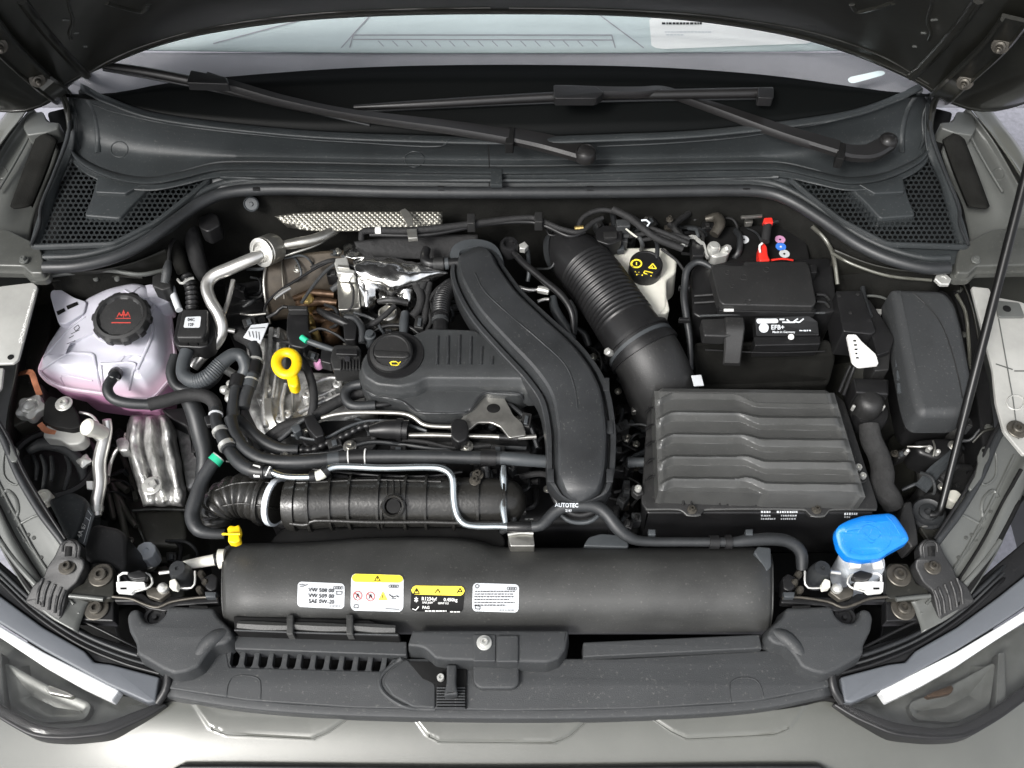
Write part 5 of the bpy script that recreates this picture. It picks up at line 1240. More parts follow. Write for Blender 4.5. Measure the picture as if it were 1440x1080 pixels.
mould('connector', [(426, 586), (440, 582), (452, 600), (456, 612), (444, 616), (432, 602)], .87, prof(.002, .03), 'smooth_black', fr, rc=3)
mould('connector', [(408, 600), (420, 594), (424, 604), (414, 610)], .868, prof(.002, .02), 'hose_grey', fr, rc=3)
for x, y in ((492, 628), (656, 628), (402, 643), (352, 640)):
    bolt((x, y, .852), .010, 'steel', fr)
mould('rail_bracket', [(500, 614), (522, 612), (530, 624), (520, 636), (480, 640), (470, 634), (484, 620)], .848, prof(.002, .01), 'grained_black', fr, rc=4)
mould('rail_bracket', [(600, 622), (640, 620), (690, 622), (700, 634), (660, 640), (610, 640)], .846, prof(.002, .01), 'grained_black', fr, rc=4)
mould('rail_cover', [(450, 590), (560, 588), (600, 604), (740, 608), (750, 640), (440, 640), (420, 620)], .835, prof(.006, .1), 'smooth_black', fr, rc=8)

# ---- coolant pipes ----
h = thing('coolant_hose', 'long dark grey coolant hose crossing the whole front of the engine', 'hose')
ch = tube('hose', [(324, 588, .87), (330, 610, .87), (345, 632, .87), (372, 647, .87), (410, 650, .87), (450, 648, .87), (500, 643, .87), (560, 642, .87), (640, 643, .87), (706, 644, .87)], [9, 9, 9.5, 10, 10.5, 10.5, 10, 9.5, 9.5, 9.5], 'rubber', h, n=18)
tube('light_end', [(704, 644, .87), (730, 646, .87), (768, 649, .866)], [9.5, 9.5, 9], 'hose_grey', h, n=18)
band('marking_band', ch, .43, .467, .0006, 'hose_grey', h)
band('connector', ch, .495, .55, .0018, 'smooth_black', h)
for t in (.495, .55): band('white_mark', ch, t, t+.004, .0022, 'white', h)
band('holder', ch, .93, .98, .002, 'smooth_black', h)
tube('holder_leg', [(682, 655, .86), (684, 672, .85), (682, 690, .845)], 7, 'smooth_black', h)
bp_ = thing('coolant_pipe', 'shiny bright steel coolant pipe stepping down in front of the intake manifold', 'pipe')
bt = tube('pipe', [(382, 664, .88), (400, 670, .88), (430, 671, .88), (450, 668, .88), (465, 658, .882), (485, 656, .882), (540, 658, .882), (600, 657, .882), (624, 660, .882), (636, 672, .88), (638, 700, .87), (642, 722, .862), (652, 736, .858), (672, 740, .856), (700, 740, .856), (716, 741, .856)], [4.5, 4.5, 4.5, 4.8, 5, 5, 5, 5, 5.2, 5.2, 5.2, 5.2, 5, 4.8, 4.8, 4.8], 'bright_tube', bp_, n=16)
tube('branch_pipe', [(708, 655, .872), (708, 672, .868), (709, 690, .864), (708, 716, .86), (711, 736, .857)], [3.5, 5.5, 4.5, 5.5, 4], 'bright_tube', bp_, n=14)
for t in (.14, .19): band('clamp', bt, t, t+.02, .003, 'smooth_black', bp_)
band('white_tape', bt, .16, .19, .0025, 'white_plastic', bp_)
h = thing('coolant_hose', 'black hose joint with white clamps left of the bright steel pipe', 'hose')
jo = tube('hose', [(308, 608, .87), (322, 632, .872), (338, 652, .874), (358, 662, .876), (384, 664, .878)], [8, 9, 10, 9.5, 8], 'rubber', h, n=16)
band('clamp', jo, .75, .9, .002, 'smooth_black', h)
lines_on('clamp_ears', [[(356, 656), (366, 658), (358, 668), (366, 668)], [(374, 668), (380, 658), (384, 666)]], jo, 'white', h, 1.8, .003)
h = thing('coolant_hose', 'black hose ending in a branch joint with pale clamp bands above the manifold', 'hose')
jh = tube('hose', [(304, 575, .868), (304, 592, .87), (312, 612, .874), (322, 632, .876)], [8, 8.5, 9.5, 10.5], 'rubber', h, n=16)
band('clamp', jh, .52, .6, .002, 'zinc', h); band('clamp', jh, .86, .95, .002, 'zinc', h)
band('clamp', jh, .12, .15, .002, 'label_white', h)
h = thing('coolant_hose', 'smooth black hose bending down to the yellow drain tap with a green band', 'hose')
gh = tube('hose', [(308, 642, .868), (296, 656, .865), (284, 676, .86), (276, 700, .855), (270, 724, .85), (278, 744, .848), (296, 750, .845), (316, 751, .842)], [8, 9.5, 10, 10.5, 10.5, 10, 8, 7], 'rubber', h, n=18)
band('green_band', gh, .01, .07, .0015, 'green_print', h); band('white_band', gh, .0, .012, .0018, 'zinc', h)
h = thing('coolant_hose', 'pair of black hoses with grey couplings left of the dipstick', 'hose')
k1 = tube('hose', [(356, 484, .86), (360, 500, .86), (357, 520, .86), (352, 540, .858), (345, 560, .855), (342, 574, .852)], [8, 9, 8, 8.5, 9, 9], 'rubber', h, n=16)
band('grey_coupling', k1, .52, .7, .0012, 'hose_grey', h); band('black_coupling', k1, .34, .5, .003, 'smooth_black', h); band('white_ring', k1, .58, .60, .002, 'zinc', h); band('white_ring', k1, .28, .30, .003, 'zinc', h)
k2 = tube('hose', [(336, 530, .86), (331, 550, .858), (328, 575, .856), (326, 600, .855)], [8, 8, 9, 9], 'rubber', h, n=16)
band('black_coupling', k2, .0, .22, .0035, 'smooth_black', h)
tube('hose', [(336, 470, .84), (350, 478, .85), (358, 490, .855)], [10, 10, 8], 'tape', h)
tube('hose', [(335, 590, .85), (352, 606, .85), (372, 622, .85), (396, 632, .85), (420, 633, .85)], [9, 9, 9.5, 9, 8], 'rubber', h, n=16)
for x, y in ((318, 520), (315, 548), (322, 560), (324, 540)):
    lathe('silver_nut', (x, y, .85), [(.0065, -.02), (.0065, .002), (.004, .005), (.0001, .006)], 'zinc', h, n=10, axis=(-.6, 0, 1))
mould('bracket', [(286, 585), (304, 580), (306, 596), (290, 598)], .872, prof(.002, .008), 'smooth_black', h, rc=2)
h = thing('coolant_hose', 'black hose rising over the duct foot and running along the front to the right', 'hose')
rh = tube('hose', [(748, 741, .862), (762, 738, .864), (776, 724, .868), (790, 714, .872), (812, 711, .875), (836, 712, .874), (852, 722, .87), (868, 742, .862), (884, 755, .856), (905, 761, .852), (960, 762, .85), (1030, 762, .85), (1048, 760, .85), (1085, 758, .848), (1110, 762, .844), (1126, 776, .835), (1128, 800, .82)], [7.5, 8, 8.5, 9, 9, 9.5, 9.5, 9.5, 8.5, 7, 6.5, 7, 8.5, 9, 9, 9, 8], 'rubber', h, n=18)
band('clamp', rh, .63, .66, .003, 'smooth_black', h); band('clamp', rh, .68, .70, .003, 'smooth_black', h)
text_on('AUTOTEC', 781, 713, 7, rh, 'strap', h, ang=0, off=.0012)
text_on('2187', 795, 719, 4.5, rh, 'label_white', h, off=.001)
cj = tube('joint', [(714, 741, .86), (732, 741, .862), (750, 741, .862)], [7, 8, 7], 'smooth_black', h)
lines_on('clamp_ears', [[(716, 730), (728, 730)], [(722, 730), (722, 742)], [(738, 730), (750, 730)], [(744, 730), (742, 742)]], cj, 'zinc', h, 2, .003)
for x in (917, 1054): plate('grey_holder', [(x-5, 744), (x+5, 744), (x+5, 752), (x-5, 752)], .86, .01, 'hose_grey', h)
# small silver bracket
sbk = thing('metal_bracket', 'small folded steel bracket behind the shroud at the centre', 'bracket')
mould('folded_plate', [(714, 752), (750, 750), (752, 768), (718, 768)], .845, prof(.001, .03), 'steel', sbk, rc=2)
tube('fold', [(714, 752, .848), (732, 749, .848), (750, 750, .848)], 2, 'zinc', sbk)

# ---- intake manifold ----
im = thing('intake_manifold', 'glossy ribbed black intake manifold running behind the shroud', 'intake manifold')
path_ = [(402, 708, .835), (430, 708, .835), (480, 706, .835), (560, 706, .835), (640, 706, .835), (700, 706, .835), (726, 706, .832), (738, 706, .83)]
mf = tube('main_barrel', path_, [32, 36, 35, 35, 35, 34, 28, 12], 'manifold_plastic', im, n=36, step=.005)
for t in [.1, .19, .27, .39, .50, .585, .70, .80, .90]: band('rib', mf, t, t+.010, .0045, 'manifold_plastic', im, n=36)
for t in (.12, .14): pass
bo_ = tube('corrugated_bend', [(306, 742, .80), (304, 722, .81), (318, 704, .822), (342, 697, .828), (370, 703, .832), (392, 707, .835)], [18, 24, 28, 30, 30, 30], 'manifold_plastic', im, n=32, corr=(.0125, .0016, 0, .85))
for q in ([(302, 690), (330, 680), (366, 678), (390, 680)], [(310, 712), (340, 708), (372, 712), (392, 716)]):
    ridge('lengthwise_rib', q, 1.4, 'manifold_plastic', im, bo_, off=0)
stp = band('strap', bo_, .93, .99, .004, 'strap', im, n=32)
band('cuff', bo_, .80, .86, .005, 'manifold_plastic', im, n=32); band('cuff', mf, .01, .05, .004, 'manifold_plastic', im, n=32)
tube('flange_line', [(408, 736, .845), (430, 738, .845), (446, 732, .85), (520, 734, .85), (600, 734, .85), (640, 735, .85), (720, 735, .85)], 3, 'manifold_plastic', im)
lathe('round_port', (553, 712, .872), [(.016, -.02), (.0165, .002), (.0145, .004), (.012, .002), (.010, -.012), (.0001, -.014)], 'manifold_plastic', im, axis=(0, -.5, 1), n=28)
lathe('port_hole', (553, 712, .8745), [(.0095, -.006), (.0095, -.001), (.0001, -.001)], 'deep_black', im, axis=(0, -.5, 1), n=20)
for q in ([(537, 740), (537, 712), (545, 700), (553, 697)], [(569, 740), (570, 712), (562, 700), (553, 697)]):
    ridge('port_surround', q, 1.8, 'manifold_plastic', im, mf, off=.002)
for x in (544, 553, 562): ridge('port_rib', [(x, 676), (x, 696)], 1.2, 'manifold_plastic', im, mf, off=.001)
ridge('long_rib', [(410, 680), (520, 676), (620, 678)], 1.6, 'manifold_plastic', im, mf, off=.001)
mould('lug', [(452, 674), (470, 666), (490, 668), (492, 680), (456, 682)], .858, prof(.002, .02), 'smooth_black', im, rc=3)
for x, y in ((668, 676), (672, 668)): bolt((x, y, .872), .008, 'dark_steel', im)
mould('sensor', [(660, 664), (676, 662), (680, 690), (664, 690)], .868, prof(.002, .02), 'smooth_black', im, rc=3)
mould('lower_block', [(400, 740), (700, 740), (712, 760), (700, 790), (380, 790), (380, 760)], .80, prof(.004, .1), 'deep_black', im, rc=5)

# drain tap
dt_ = thing('drain_tap', 'small yellow plastic tap on the left end of the long shroud', 'tap')
mould('tap_head', [(319, 742), (324, 738), (330, 740), (336, 737), (338, 746), (336, 752), (338, 760), (330, 764), (320, 762), (321, 752)], .862, prof(.002, .012), 'yellow', dt_, rc=3)
tube('tap_bar', [(321, 751, .866), (338, 751, .866)], 2, 'yellow', dt_)
tube('tap_arm', [(313, 751, .858), (322, 751, .862)], 1.8, 'yellow', dt_)
# =====================================================================
#  RIGHT HALF OF THE BAY, SHROUD AND LATCHES
# =====================================================================
# ---- flexible air intake hose ----
h = thing('intake_hose', 'wide black concertina air hose running from the bulkhead down to the filter box', 'air hose')
fh = tube('bellows', [(776, 356, .858), (790, 354, .866), (808, 362, .872), (832, 387, .875), (850, 412, .875), (872, 444, .873), (894, 478, .870), (906, 496, .866)], [24, 31, 37, 40, 41, 42, 45, 47], 'smooth_black', h, n=48, corr=(.0080, .0015, .30, .78))
lower = tube('cuff', [(894, 478, .866), (910, 502, .860), (922, 528, .842), (932, 554, .812), (940, 578, .785)], [47, 49, 50, 50, 50], 'grained_black', h, n=48)
for t, e, mt in ((.0, .0045, 'smooth_black'), (.09, .003, 'hose_grey'), (.16, .004, 'smooth_black')): band('hose_band', lower, t, t+.045, e, mt, h, n=44)
lathe('clamp_screw', (858, 496, .88), [(.005, -.004), (.006, 0), (.006, .008), (.004, .01), (.0001, .01)], 'zinc', h, n=8, axis=(-.7, -.2, .8))
tube('clamp_screw', [(860, 492, .884), (866, 486, .888), (872, 484, .89)], 2.2, 'zinc', h)
band('mouth_ring', fh, .0, .05, .003, 'rubber', h, n=44)

# ---- brake fluid reservoir ----
b = thing('brake_fluid_reservoir', 'white brake fluid reservoir with black cap printed with yellow warnings', 'brake fluid tank')
mould('tank', [(866, 350), (872, 347), (936, 347), (940, 352), (953, 362), (951, 382), (938, 392), (938, 430), (930, 440), (916, 440), (905, 428), (880, 396), (858, 362), (858, 354)], .865, prof(.006, .06, .004), 'white_plastic', b, rc=5)
mould('tank_foot', [(912, 416), (938, 416), (942, 436), (936, 441), (918, 441)], .862, prof(.003, .03), 'white_plastic', b, rc=3)
cc = PP((907, 380, .872))
bc = lathe('screw_cap', cc, [(.0262, -.006), (.0265, .0), (.0262, .017), (.0245, .0195), (.022, .0195), (.0212, .0185), (.0001, .0185)], 'smooth_black', b, raw=True, n=40, axis=(0, -.05, 1))
lines_on('yellow_ring', [[(895+8*math.cos(a)*.9, 371+5.5*math.sin(a)) for a in [i*math.pi/6 for i in range(13)]]], bc, 'yellow_print', bc, 2.2, .0006)
lines_on('yellow_print', [[(895, 369), (895, 373)], [(912, 377), (918, 371), (923, 378), (912, 377)], [(917, 374), (917, 377)], [(906, 381), (918, 384)], [(905, 384), (916, 388)], [(907, 381), (905, 384)], [(893, 382), (899, 383)], [(895, 386), (904, 387)]], bc, 'yellow_print', bc, 1.5)
mould('amber_strip', [(938, 392), (950, 384), (948, 400), (938, 404)], .83, prof(.002, .02), 'brass', b, rc=2)

# ---- wiring along the bulkhead ----
w = thing('bulkhead_harness', 'black wiring loom clipped along the bulkhead above the engine', 'cable harness')
tube('loom', [(508, 338, .912), (510, 326, .918), (530, 324, .918), (580, 324, .918), (640, 318, .918), (700, 310, .918), (745, 306, .918), (765, 312, .918), (790, 322, .918), (815, 326, .918), (835, 312, .918), (848, 306, .918)], [4, 4.5, 5, 5, 5, 4.5, 4, 4, 3.5, 3.5, 3.5, 3], 'tape', w)
tube('loom', [(520, 330, .914), (600, 330, .914), (680, 316, .914), (740, 312, .914), (768, 318, .914), (800, 332, .914), (822, 326, .914)], 3, 'smooth_black', w)
for x, y in ((662, 300), (757, 298)): mould('clip', [(x-5, y), (x+6, y), (x+6, y+14), (x-5, y+14)], .93, prof(.001, .02), 'grained_black', w, rc=1)
tube('white_tape', [(528, 324, .9185), (536, 324, .9185)], 5.6, 'white', w)
ribbon('cable_tie', [(566, 296, .93, 4), (572, 304, .93, 6), (578, 318, .928, 4)], [(-1, 0), (-1, .002), (1, .002), (1, 0)], 'steel', w)
plate('clip_white', [(572, 322), (586, 321), (587, 334), (574, 335)], .927, .008, 'steel', w)
tube('yellow_tape', [(808, 321, .920), (820, 320, .920)], 3.4, 'brass', w)
for k, q in enumerate(([(812, 330, .90), (818, 308, .91), (840, 296, .915), (865, 298, .915), (890, 312, .91), (915, 326, .905), (945, 336, .90)], [(862, 294, .92), (885, 306, .92), (905, 322, .918), (925, 336, .91), (960, 350, .90)], [(880, 300, .915), (910, 318, .912), (940, 330, .908), (968, 342, .90)], [(885, 332, .90), (915, 328, .902), (945, 330, .902), (970, 336, .90)], [(900, 338, .895), (930, 334, .898), (965, 342, .895)], [(930, 350, .89), (950, 365, .885), (962, 380, .88)])):
    tube('cable', q, [3.5, 5, 3.5, 3.5, 3, 2][k], 'tape', w)
mould('plug', [(838, 322), (852, 316), (876, 320), (874, 338), (856, 344), (838, 338)], .90, prof(.002, .03), 'smooth_black', w, rc=3)
mould('plug', [(866, 308), (886, 308), (887, 318), (868, 319)], .91, prof(.002, .02), 'panel_plastic', w, rc=2)
mould('plug', [(848, 326), (868, 325), (868, 334), (850, 335)], .905, prof(.001, .02), 'grained_black', w, rc=2)
ribbon('white_wire', [(880, 322, .905, 1), (890, 330, .905, 1.4), (896, 334, .905, 1)], [(-1, 0), (-1, .001), (1, .001), (1, 0)], 'white_plastic', w)
tube('teal_clip', [(902, 310, .924), (908, 309, .926), (914, 314, .924), (910, 318, .922)], 1.4, 'strap', w)
tube('loop', [(768, 322, .90), (772, 330, .90), (782, 331, .90), (786, 326, .90)], 1.6, 'smooth_black', w)
lathe('bulkhead_disc', (353, 287, .905), [(.0125, -.004), (.0125, 0), (.011, .001), (.0098, -.001), (.004, -.001), (.003, .001), (.0001, .001)], 'hose_grey', w, axis=(0, -.8, .6), n=24)
# left rear dark fittings
lr = thing('wiper_drain_tube', 'dark rubber drain tube and plug in the left rear corner of the bay', 'drain tube')
tube('drain', [(268, 318, .88), (272, 340, .87), (276, 360, .86), (284, 382, .84), (296, 400, .82)], [10, 12, 12, 11, 9], 'tape', lr)
mould('plug', [(278, 306), (296, 298), (306, 302), (310, 316), (292, 326), (280, 320)], .905, prof(.003, .03), 'smooth_black', lr, rc=4)
tube('drain', [(244, 340, .88), (250, 360, .87), (258, 384, .85)], [8, 10, 9], 'felt', lr)
dk = thing('rear_blower_box', 'black ribbed box in the dark space behind the silver pipe', 'box')
mould('box', [(316, 400), (372, 392), (374, 440), (362, 458), (318, 462)], .80, prof(.004, .1), 'smooth_black', dk, rc=4)
for i in range(3): plate('rib', [(320, 412+i*14), (368, 406+i*14), (368, 409+i*14), (320, 415+i*14)], .803, .004, 'grained_black', dk, b=.0004)
tube('white_edge', [(338, 441, .83), (352, 443, .83), (374, 441, .83)], 2, 'steel', dk)

# ---- battery ----
bt_ = thing('battery', 'black car battery with cover plate, white lettered label and front strap', 'battery')
mould('case', [(972, 380), (984, 368), (1168, 362), (1172, 380), (1178, 436), (1166, 440), (984, 446), (974, 440)], .868, prof(.004, .12), 'smooth_black', bt_, rc=4)
cov = mould('cover_plate', [(1000, 376), (1004, 372), (1046, 373), (1047, 367), (1134, 367), (1139, 376), (1148, 424), (1144, 431), (1016, 428), (1010, 420)], .905, prof(.0025, .018, .001), 'grained_black', bt_, rc=4)
for x, y, r in ((1023, 383, 3.5), (1046, 390, 4.5), (1052, 425, 4.5), (1078, 379, 4), (1030, 402, 3)): ridge('moulded_circle', ell(x, y, r, r*.8, 8), .5, 'grained_black', bt_, cov, closed=True)
mould('cover_lip', [(1010, 430), (1148, 434), (1146, 440), (1012, 437)], .894, prof(.001, .012), 'smooth_black', bt_, rc=1)
plate('white_tag', [(1018, 434), (1032, 434), (1032, 437), (1018, 437)], .8965, .002, 'white', bt_, b=.0004)
tube('front_rail', [(984, 444, .882), (1040, 442, .884), (1046, 440, .885), (1160, 440, .884)], 1.8, 'panel_plastic', bt_)
lbl = mould('label_panel', [(1062, 446), (1138, 444), (1150, 452), (1152, 471), (1064, 472)], plane_z((1062, 446, .884), (1150, 446, .884), (1062, 472, .862)), prof(.001, .02), 'smooth_black', bt_, rc=2)
sticker('white_block', [(1063, 448), (1094, 448), (1095, 454), (1064, 455)], lbl, 'label_white', bt_, ny=2)
lines_on('white_print', [[(1096, 449), (1103, 449)], [(1100, 453), (1118, 453)], [(1106, 449), (1110, 452)], [(1122, 448), (1116, 452), (1124, 453), (1130, 448)]], lbl, 'label_white', bt_, 2)
lathe('round_mark', (1074, 461, .8735), [(.0075, 0), (.0075, .0006), (.0001, .0006)], 'label_white', bt_, axis=(0, -.6, 1))
lines_on('plus_mark', [[(1070, 461), (1078, 461)], [(1074, 458), (1074, 464)]], lbl, 'grey_print', bt_, 1, .0016)
text_on('EFB+', 1084, 463, 9, lbl, 'label_white', bt_)
text_on('Made in Germany', 1086, 468, 4.2, lbl, 'label_white', bt_, sx=1.05)
greek('small_print', [(1124, 1140, 464.5)], lbl, 'strap', bt_, 1.6, .001, 6)
mould('lower_lip', [(1060, 473), (1154, 472), (1154, 484), (1062, 486)], .862, prof(.002, .03), 'smooth_black', bt_, rc=2)
lathe('vent_dot', (1112, 474, .866), [(.0045, 0), (.0045, .003), (.003, .004), (.0001, .004)], 'white', bt_, axis=(0, -.5, 1))
mould('front_cover', [(986, 448), (1038, 446), (1044, 456), (1042, 470), (1020, 473), (990, 472)], .884, prof(.003, .02), 'grained_black', bt_, rc=3)
ribbon('front_strap', [(1032, 448, .888, 14), (1033, 464, .886, 14), (1031, 490, .868, 12.5), (1029, 512, .85, 12)], [(-1, -.004), (-1, 0), (-.85, .003), (.85, .003), (1, 0), (1, -.004)], 'grained_black', bt_)
mould('front_jacket', [(976, 480), (1168, 476), (1176, 500), (1166, 540), (985, 546), (974, 500)], plane_z((976, 480, .84), (1168, 480, .84), (976, 546, .76)), prof(.006, .1), 'felt', bt_, rc=8)
tube('jacket_edge', [(992, 492, .845), (1080, 496, .845), (1160, 494, .845)], 1.2, 'smooth_black', bt_)
for y in (414, 424): tube('side_rib', [(976, y+2, .876), (1006, y, .88)], 2, 'grained_black', bt_)
for y in (414, 424): tube('side_rib', [(1148, y, .88), (1160, y+1, .878), (1166, y+8, .87)], 2.4, 'grained_black', bt_)
mould('side_clip', [(1136, 372), (1148, 372), (1149, 383), (1138, 384)], .895, prof(.001, .02), 'smooth_black', bt_, rc=1)
mould('top_terminal_bay', [(992, 320), (1130, 312), (1140, 366), (1046, 370), (996, 368)], .862, prof(.004, .05), 'deep_black', bt_, rc=4)
for (x, y, mt) in ((1046, 337, 'label_white'), (1097, 337, 'tank_pink'), (1098, 347, 'blue_print'), (1103, 357, 'label_white')):
    lathe('pole_sticker', (x, y, .8635), [(.0085, 0), (.0085, .0006), (.0001, .0006)], mt, bt_, n=20)
    lathe('sticker_mark', (x, y, .8645), [(.0022, 0), (.0022, .0002), (.0001, .0002)], 'black_print' if mt != 'blue_print' else 'white', bt_, n=5)
# terminals
tn = thing('battery_terminal', 'silver battery terminal clamp with folded bracket and black fuse link', 'terminal clamp')
lathe('clamp_ring', (1004, 347, .895), [(.0095, -.02), (.0105, 0), (.009, .003), (.006, .003), (.0055, .005), (.0001, .005)], 'zinc', tn)
mould('clamp_body', [(998, 350), (1020, 345), (1028, 350), (1024, 358), (1008, 362), (1000, 360)], .886, prof(.002, .02), 'zinc', tn, rc=3)
lathe('clamp_nut', (1024, 349, .892), [(.007, -.01), (.007, 0), (.005, .003), (.0001, .003)], 'zinc', tn, n=6, axis=(.5, -.3, 1))
ribbon('bracket_strip', [(966, 344, .89, 1.4), (967, 334, .90, 1.4), (976, 331, .902, 1.4), (984, 338, .90, 1.4), (990, 342, .895, 1.4), (993, 356, .89, 1.4), (996, 361, .888, 1.4)], [(-1, -.006), (-1, 0), (1, 0), (1, -.006)], 'zinc', tn)
lathe('bolt_head', (963, 343, .893), [(.005, 0), (.005, .006), (.0001, .007)], 'zinc', tn, n=6, axis=(-1, 0, .3))
mould('fuse_link', [(972, 336), (984, 336), (992, 350), (990, 360), (974, 360)], .892, prof(.002, .02), 'smooth_black', tn, rc=2)
tube('silver_stub', [(992, 308, .88), (1008, 306, .885), (1012, 316, .885), (1004, 330, .88)], [4, 8, 8, 7], 'dark_steel', tn)
rt = thing('red_cable', 'bright red terminal cover and lead at the back of the battery', 'cable')
mould('red_cover', [(1068, 342), (1074, 340), (1079, 346), (1080, 358), (1084, 366), (1068, 367), (1067, 352)], .89, prof(.003, .02), 'red', rt, rc=3)
tube('red_lead', [(1069, 355, .893), (1068, 346, .895), (1072, 342, .896)], 1.6, 'white', rt)
tube('black_sleeve', [(1080, 312, .895), (1078, 326, .893), (1076, 340, .89)], 6, 'tape', rt)
mould('red_cap', [(1074, 306), (1086, 305), (1088, 313), (1076, 314)], .902, prof(.002, .012), 'red', rt, rc=2)
tube('red_wire', [(1084, 366, .88), (1100, 364, .88), (1115, 366, .875)], 1.5, 'red', rt)
plate('silver_strip', [(1042, 303), (1072, 301), (1072, 304), (1043, 306)], .90, .004, 'steel', tn, b=.0005)
bc_ = thing('battery_cable', 'grey sheathed cable looping down the left side of the battery', 'cable')
tube('cable', [(1000, 376, .90), (990, 370, .902), (978, 369, .90), (966, 380, .895), (963, 400, .885), (962, 420, .878), (966, 450, .865), (970, 480, .85), (971, 520, .83)], [3.5, 4.2, 4.5, 5, 5, 5.2, 5, 4.5, 4.5], 'rubber', bc_)
for y in (401, 446): plate('clip', [(955, y), (971, y), (971, y+4), (955, y+4)], .885, .008, 'smooth_black', bc_)
# warning sticker on intake box corner
ss = tag(plate('white_sticker', [(972, 528), (986, 527), (990, 542), (976, 543)], .868, .001, 'label_white', None, b=.0003), 'small white sticker at the rear corner of the air filter box', 'sticker')

# ---- air filter box ----
ab = thing('air_filter_box', 'black air filter box with broad ribbed lid, the largest box on the right', 'air filter box')
def lx(v): return (921, 548, 924, 692)
L0, L1 = V((920, 546)), V((926, 690)); R0, R1 = V((1172, 549)), V((1217, 699))
nu, nv = 150, 130; vs = []; fs = []
def lidz(u, v, x, y):
    sh = 13*smooth_s((x-1030-(y-560)*.12)/38)+11*(1-smooth_s((x-920)/28))
    ph = (y-sh-553-8*(x-1000)/900)/31.0
    k = math.floor(ph); f = ph-k; wide = smooth_s((x-1030)/40)
    H = .013
    if 0 <= ph < 5:
        f = (f+.02) % 1
        # after crest: drop, then flat valley, then rise to crest
        crest = .10+.22*wide; drop = .30-.06*wide; rise = .08
        c0_, c1_ = 1-crest-rise, 1-crest
        if f < drop: s = .8*(1-f/drop)
        elif f < c0_: s = .30*(f-drop)/(c0_-drop)
        elif f < c1_: s = .30+.70*(f-c0_)/rise
        else: s = 1-.2*(f-c1_)/crest
    else: s = 1 if ph < 0 else 0
    e = min(1, min(u, 1-u)/.045)*min(1, (v)/.03)
    return (.885+.010*math.sin(math.pi*v)*.3)+H*(s-.5)*max(0, e)-.012*(1-smooth_s(min(u, 1-u)/.03))*.4
for i in range(nu+1):
    u = i/nu
    for j in range(nv+1):
        v = j/nv; a = L0.lerp(L1, v); c = R0.lerp(R1, v); p = a.lerp(c, u)
        ci = 6*(1-smooth_s(min(u, 1-u)/.05)) if v < .5 else 0
        vs.append(P(p.x, p.y+(ci if v < .02 else 0), lidz(u, v, p.x, p.y)))
m_ = nv+1
for i in range(nu):
    for j in range(nv): fs.append((i*m_+j, (i+1)*m_+j, (i+1)*m_+j+1, i*m_+j+1))
# skirt all round
loop = [i*m_+0 for i in range(nu+1)]+[nu*m_+j for j in range(1, nv+1)]+[i*m_+nv for i in range(nu-1, -1, -1)]+[j for j in range(nv-1, 0, -1)]
base = len(vs)
for q in loop:
    p = vs[q]; vs.append(V((p.x, p.y, .838)))
for a in range(len(loop)):
    b_ = (a+1) % len(loop); fs.append((loop[a], loop[b_], base+b_, base+a))
lid = mk('ribbed_lid', vs, fs, 'airbox_plastic', ab, ang=24)
fl = mould('lid_flange', [(912, 560), (918, 554), (1176, 554), (1188, 566), (1234, 708), (1234, 716), (1168, 716), (1160, 725), (1140, 725), (1131, 716), (992, 716), (985, 724), (966, 724), (956, 716), (908, 716), (902, 706)], .842, prof(.0015, .006), 'grained_black', ab, rc=3)
mould('lower_case', [(912, 575), (1186, 575), (1228, 714), (1228, 722), (910, 722), (904, 700)], .834, prof(.003, .16, -.01), 'smooth_black', ab, rc=4)
lc = [o for o in COL.objects if o.name == 'lower_case'][0]
tube('flange_edge', [(908, 716.5, .8405), (955, 716.5, .8405), (966, 724.5, .8405), (985, 724.5, .8405), (993, 716.5, .8405), (1130, 716.5, .8405), (1140, 725.5, .8405), (1160, 725.5, .8405), (1169, 716.5, .8405), (1232, 717, .8405)], 1.5, 'airbox_plastic', ab, sm=3)
for x in (961, 1012, 1063, 1114, 1165):
    for d in (0, 11): tube('skirt_rib', [(x+d-1, 690, .868), (x+d, 698, .858), (x+d, 710, .843)], 1.6, 'grained_black', ab)
for x in (973, 1148): bolt((x, 717, .8425), .0068, 'dark_steel', ab)
for x, y, s in ((897, 690, 1), (1206, 660, 1), (1212, 672, 1)):
    mould('lug', [(x-8, y-8), (x+6, y-8), (x+9, y+4), (x, y+8), (x-8, y+2)], .845, prof(.0015, .012), 'grained_black', ab, rc=2)
    bolt((x, y-1, .846), .005, 'zinc', ab, washer=False)
for i in range(5): tube('side_rib', [(908, 580+i*24, .85), (914, 574+i*24, .862), (919, 573+i*24, .872)], 1.6, 'smooth_black', ab)
# printed numbers on the case front
cb = bvh(lc)
greek('printed_numbers', [(1070, 1083, 720), (1070, 1085, 724), (1070, 1090, 728.5), (1092, 1123, 720), (1098, 1122, 724), (1098, 1119, 728.5), (1187, 1206, 722), (1187, 1195, 726)], cb, 'label_white', ab, 2.2, .0012, 5, (1.6, 3))
# pipe stub left of the box
t = tube('stub_pipe', [(882, 650, .83), (896, 650, .83), (908, 650, .83)], [8, 7, 7], 'hose_grey', None)
tag(t, 'grey pipe stub entering the left side of the air filter box', 'pipe')

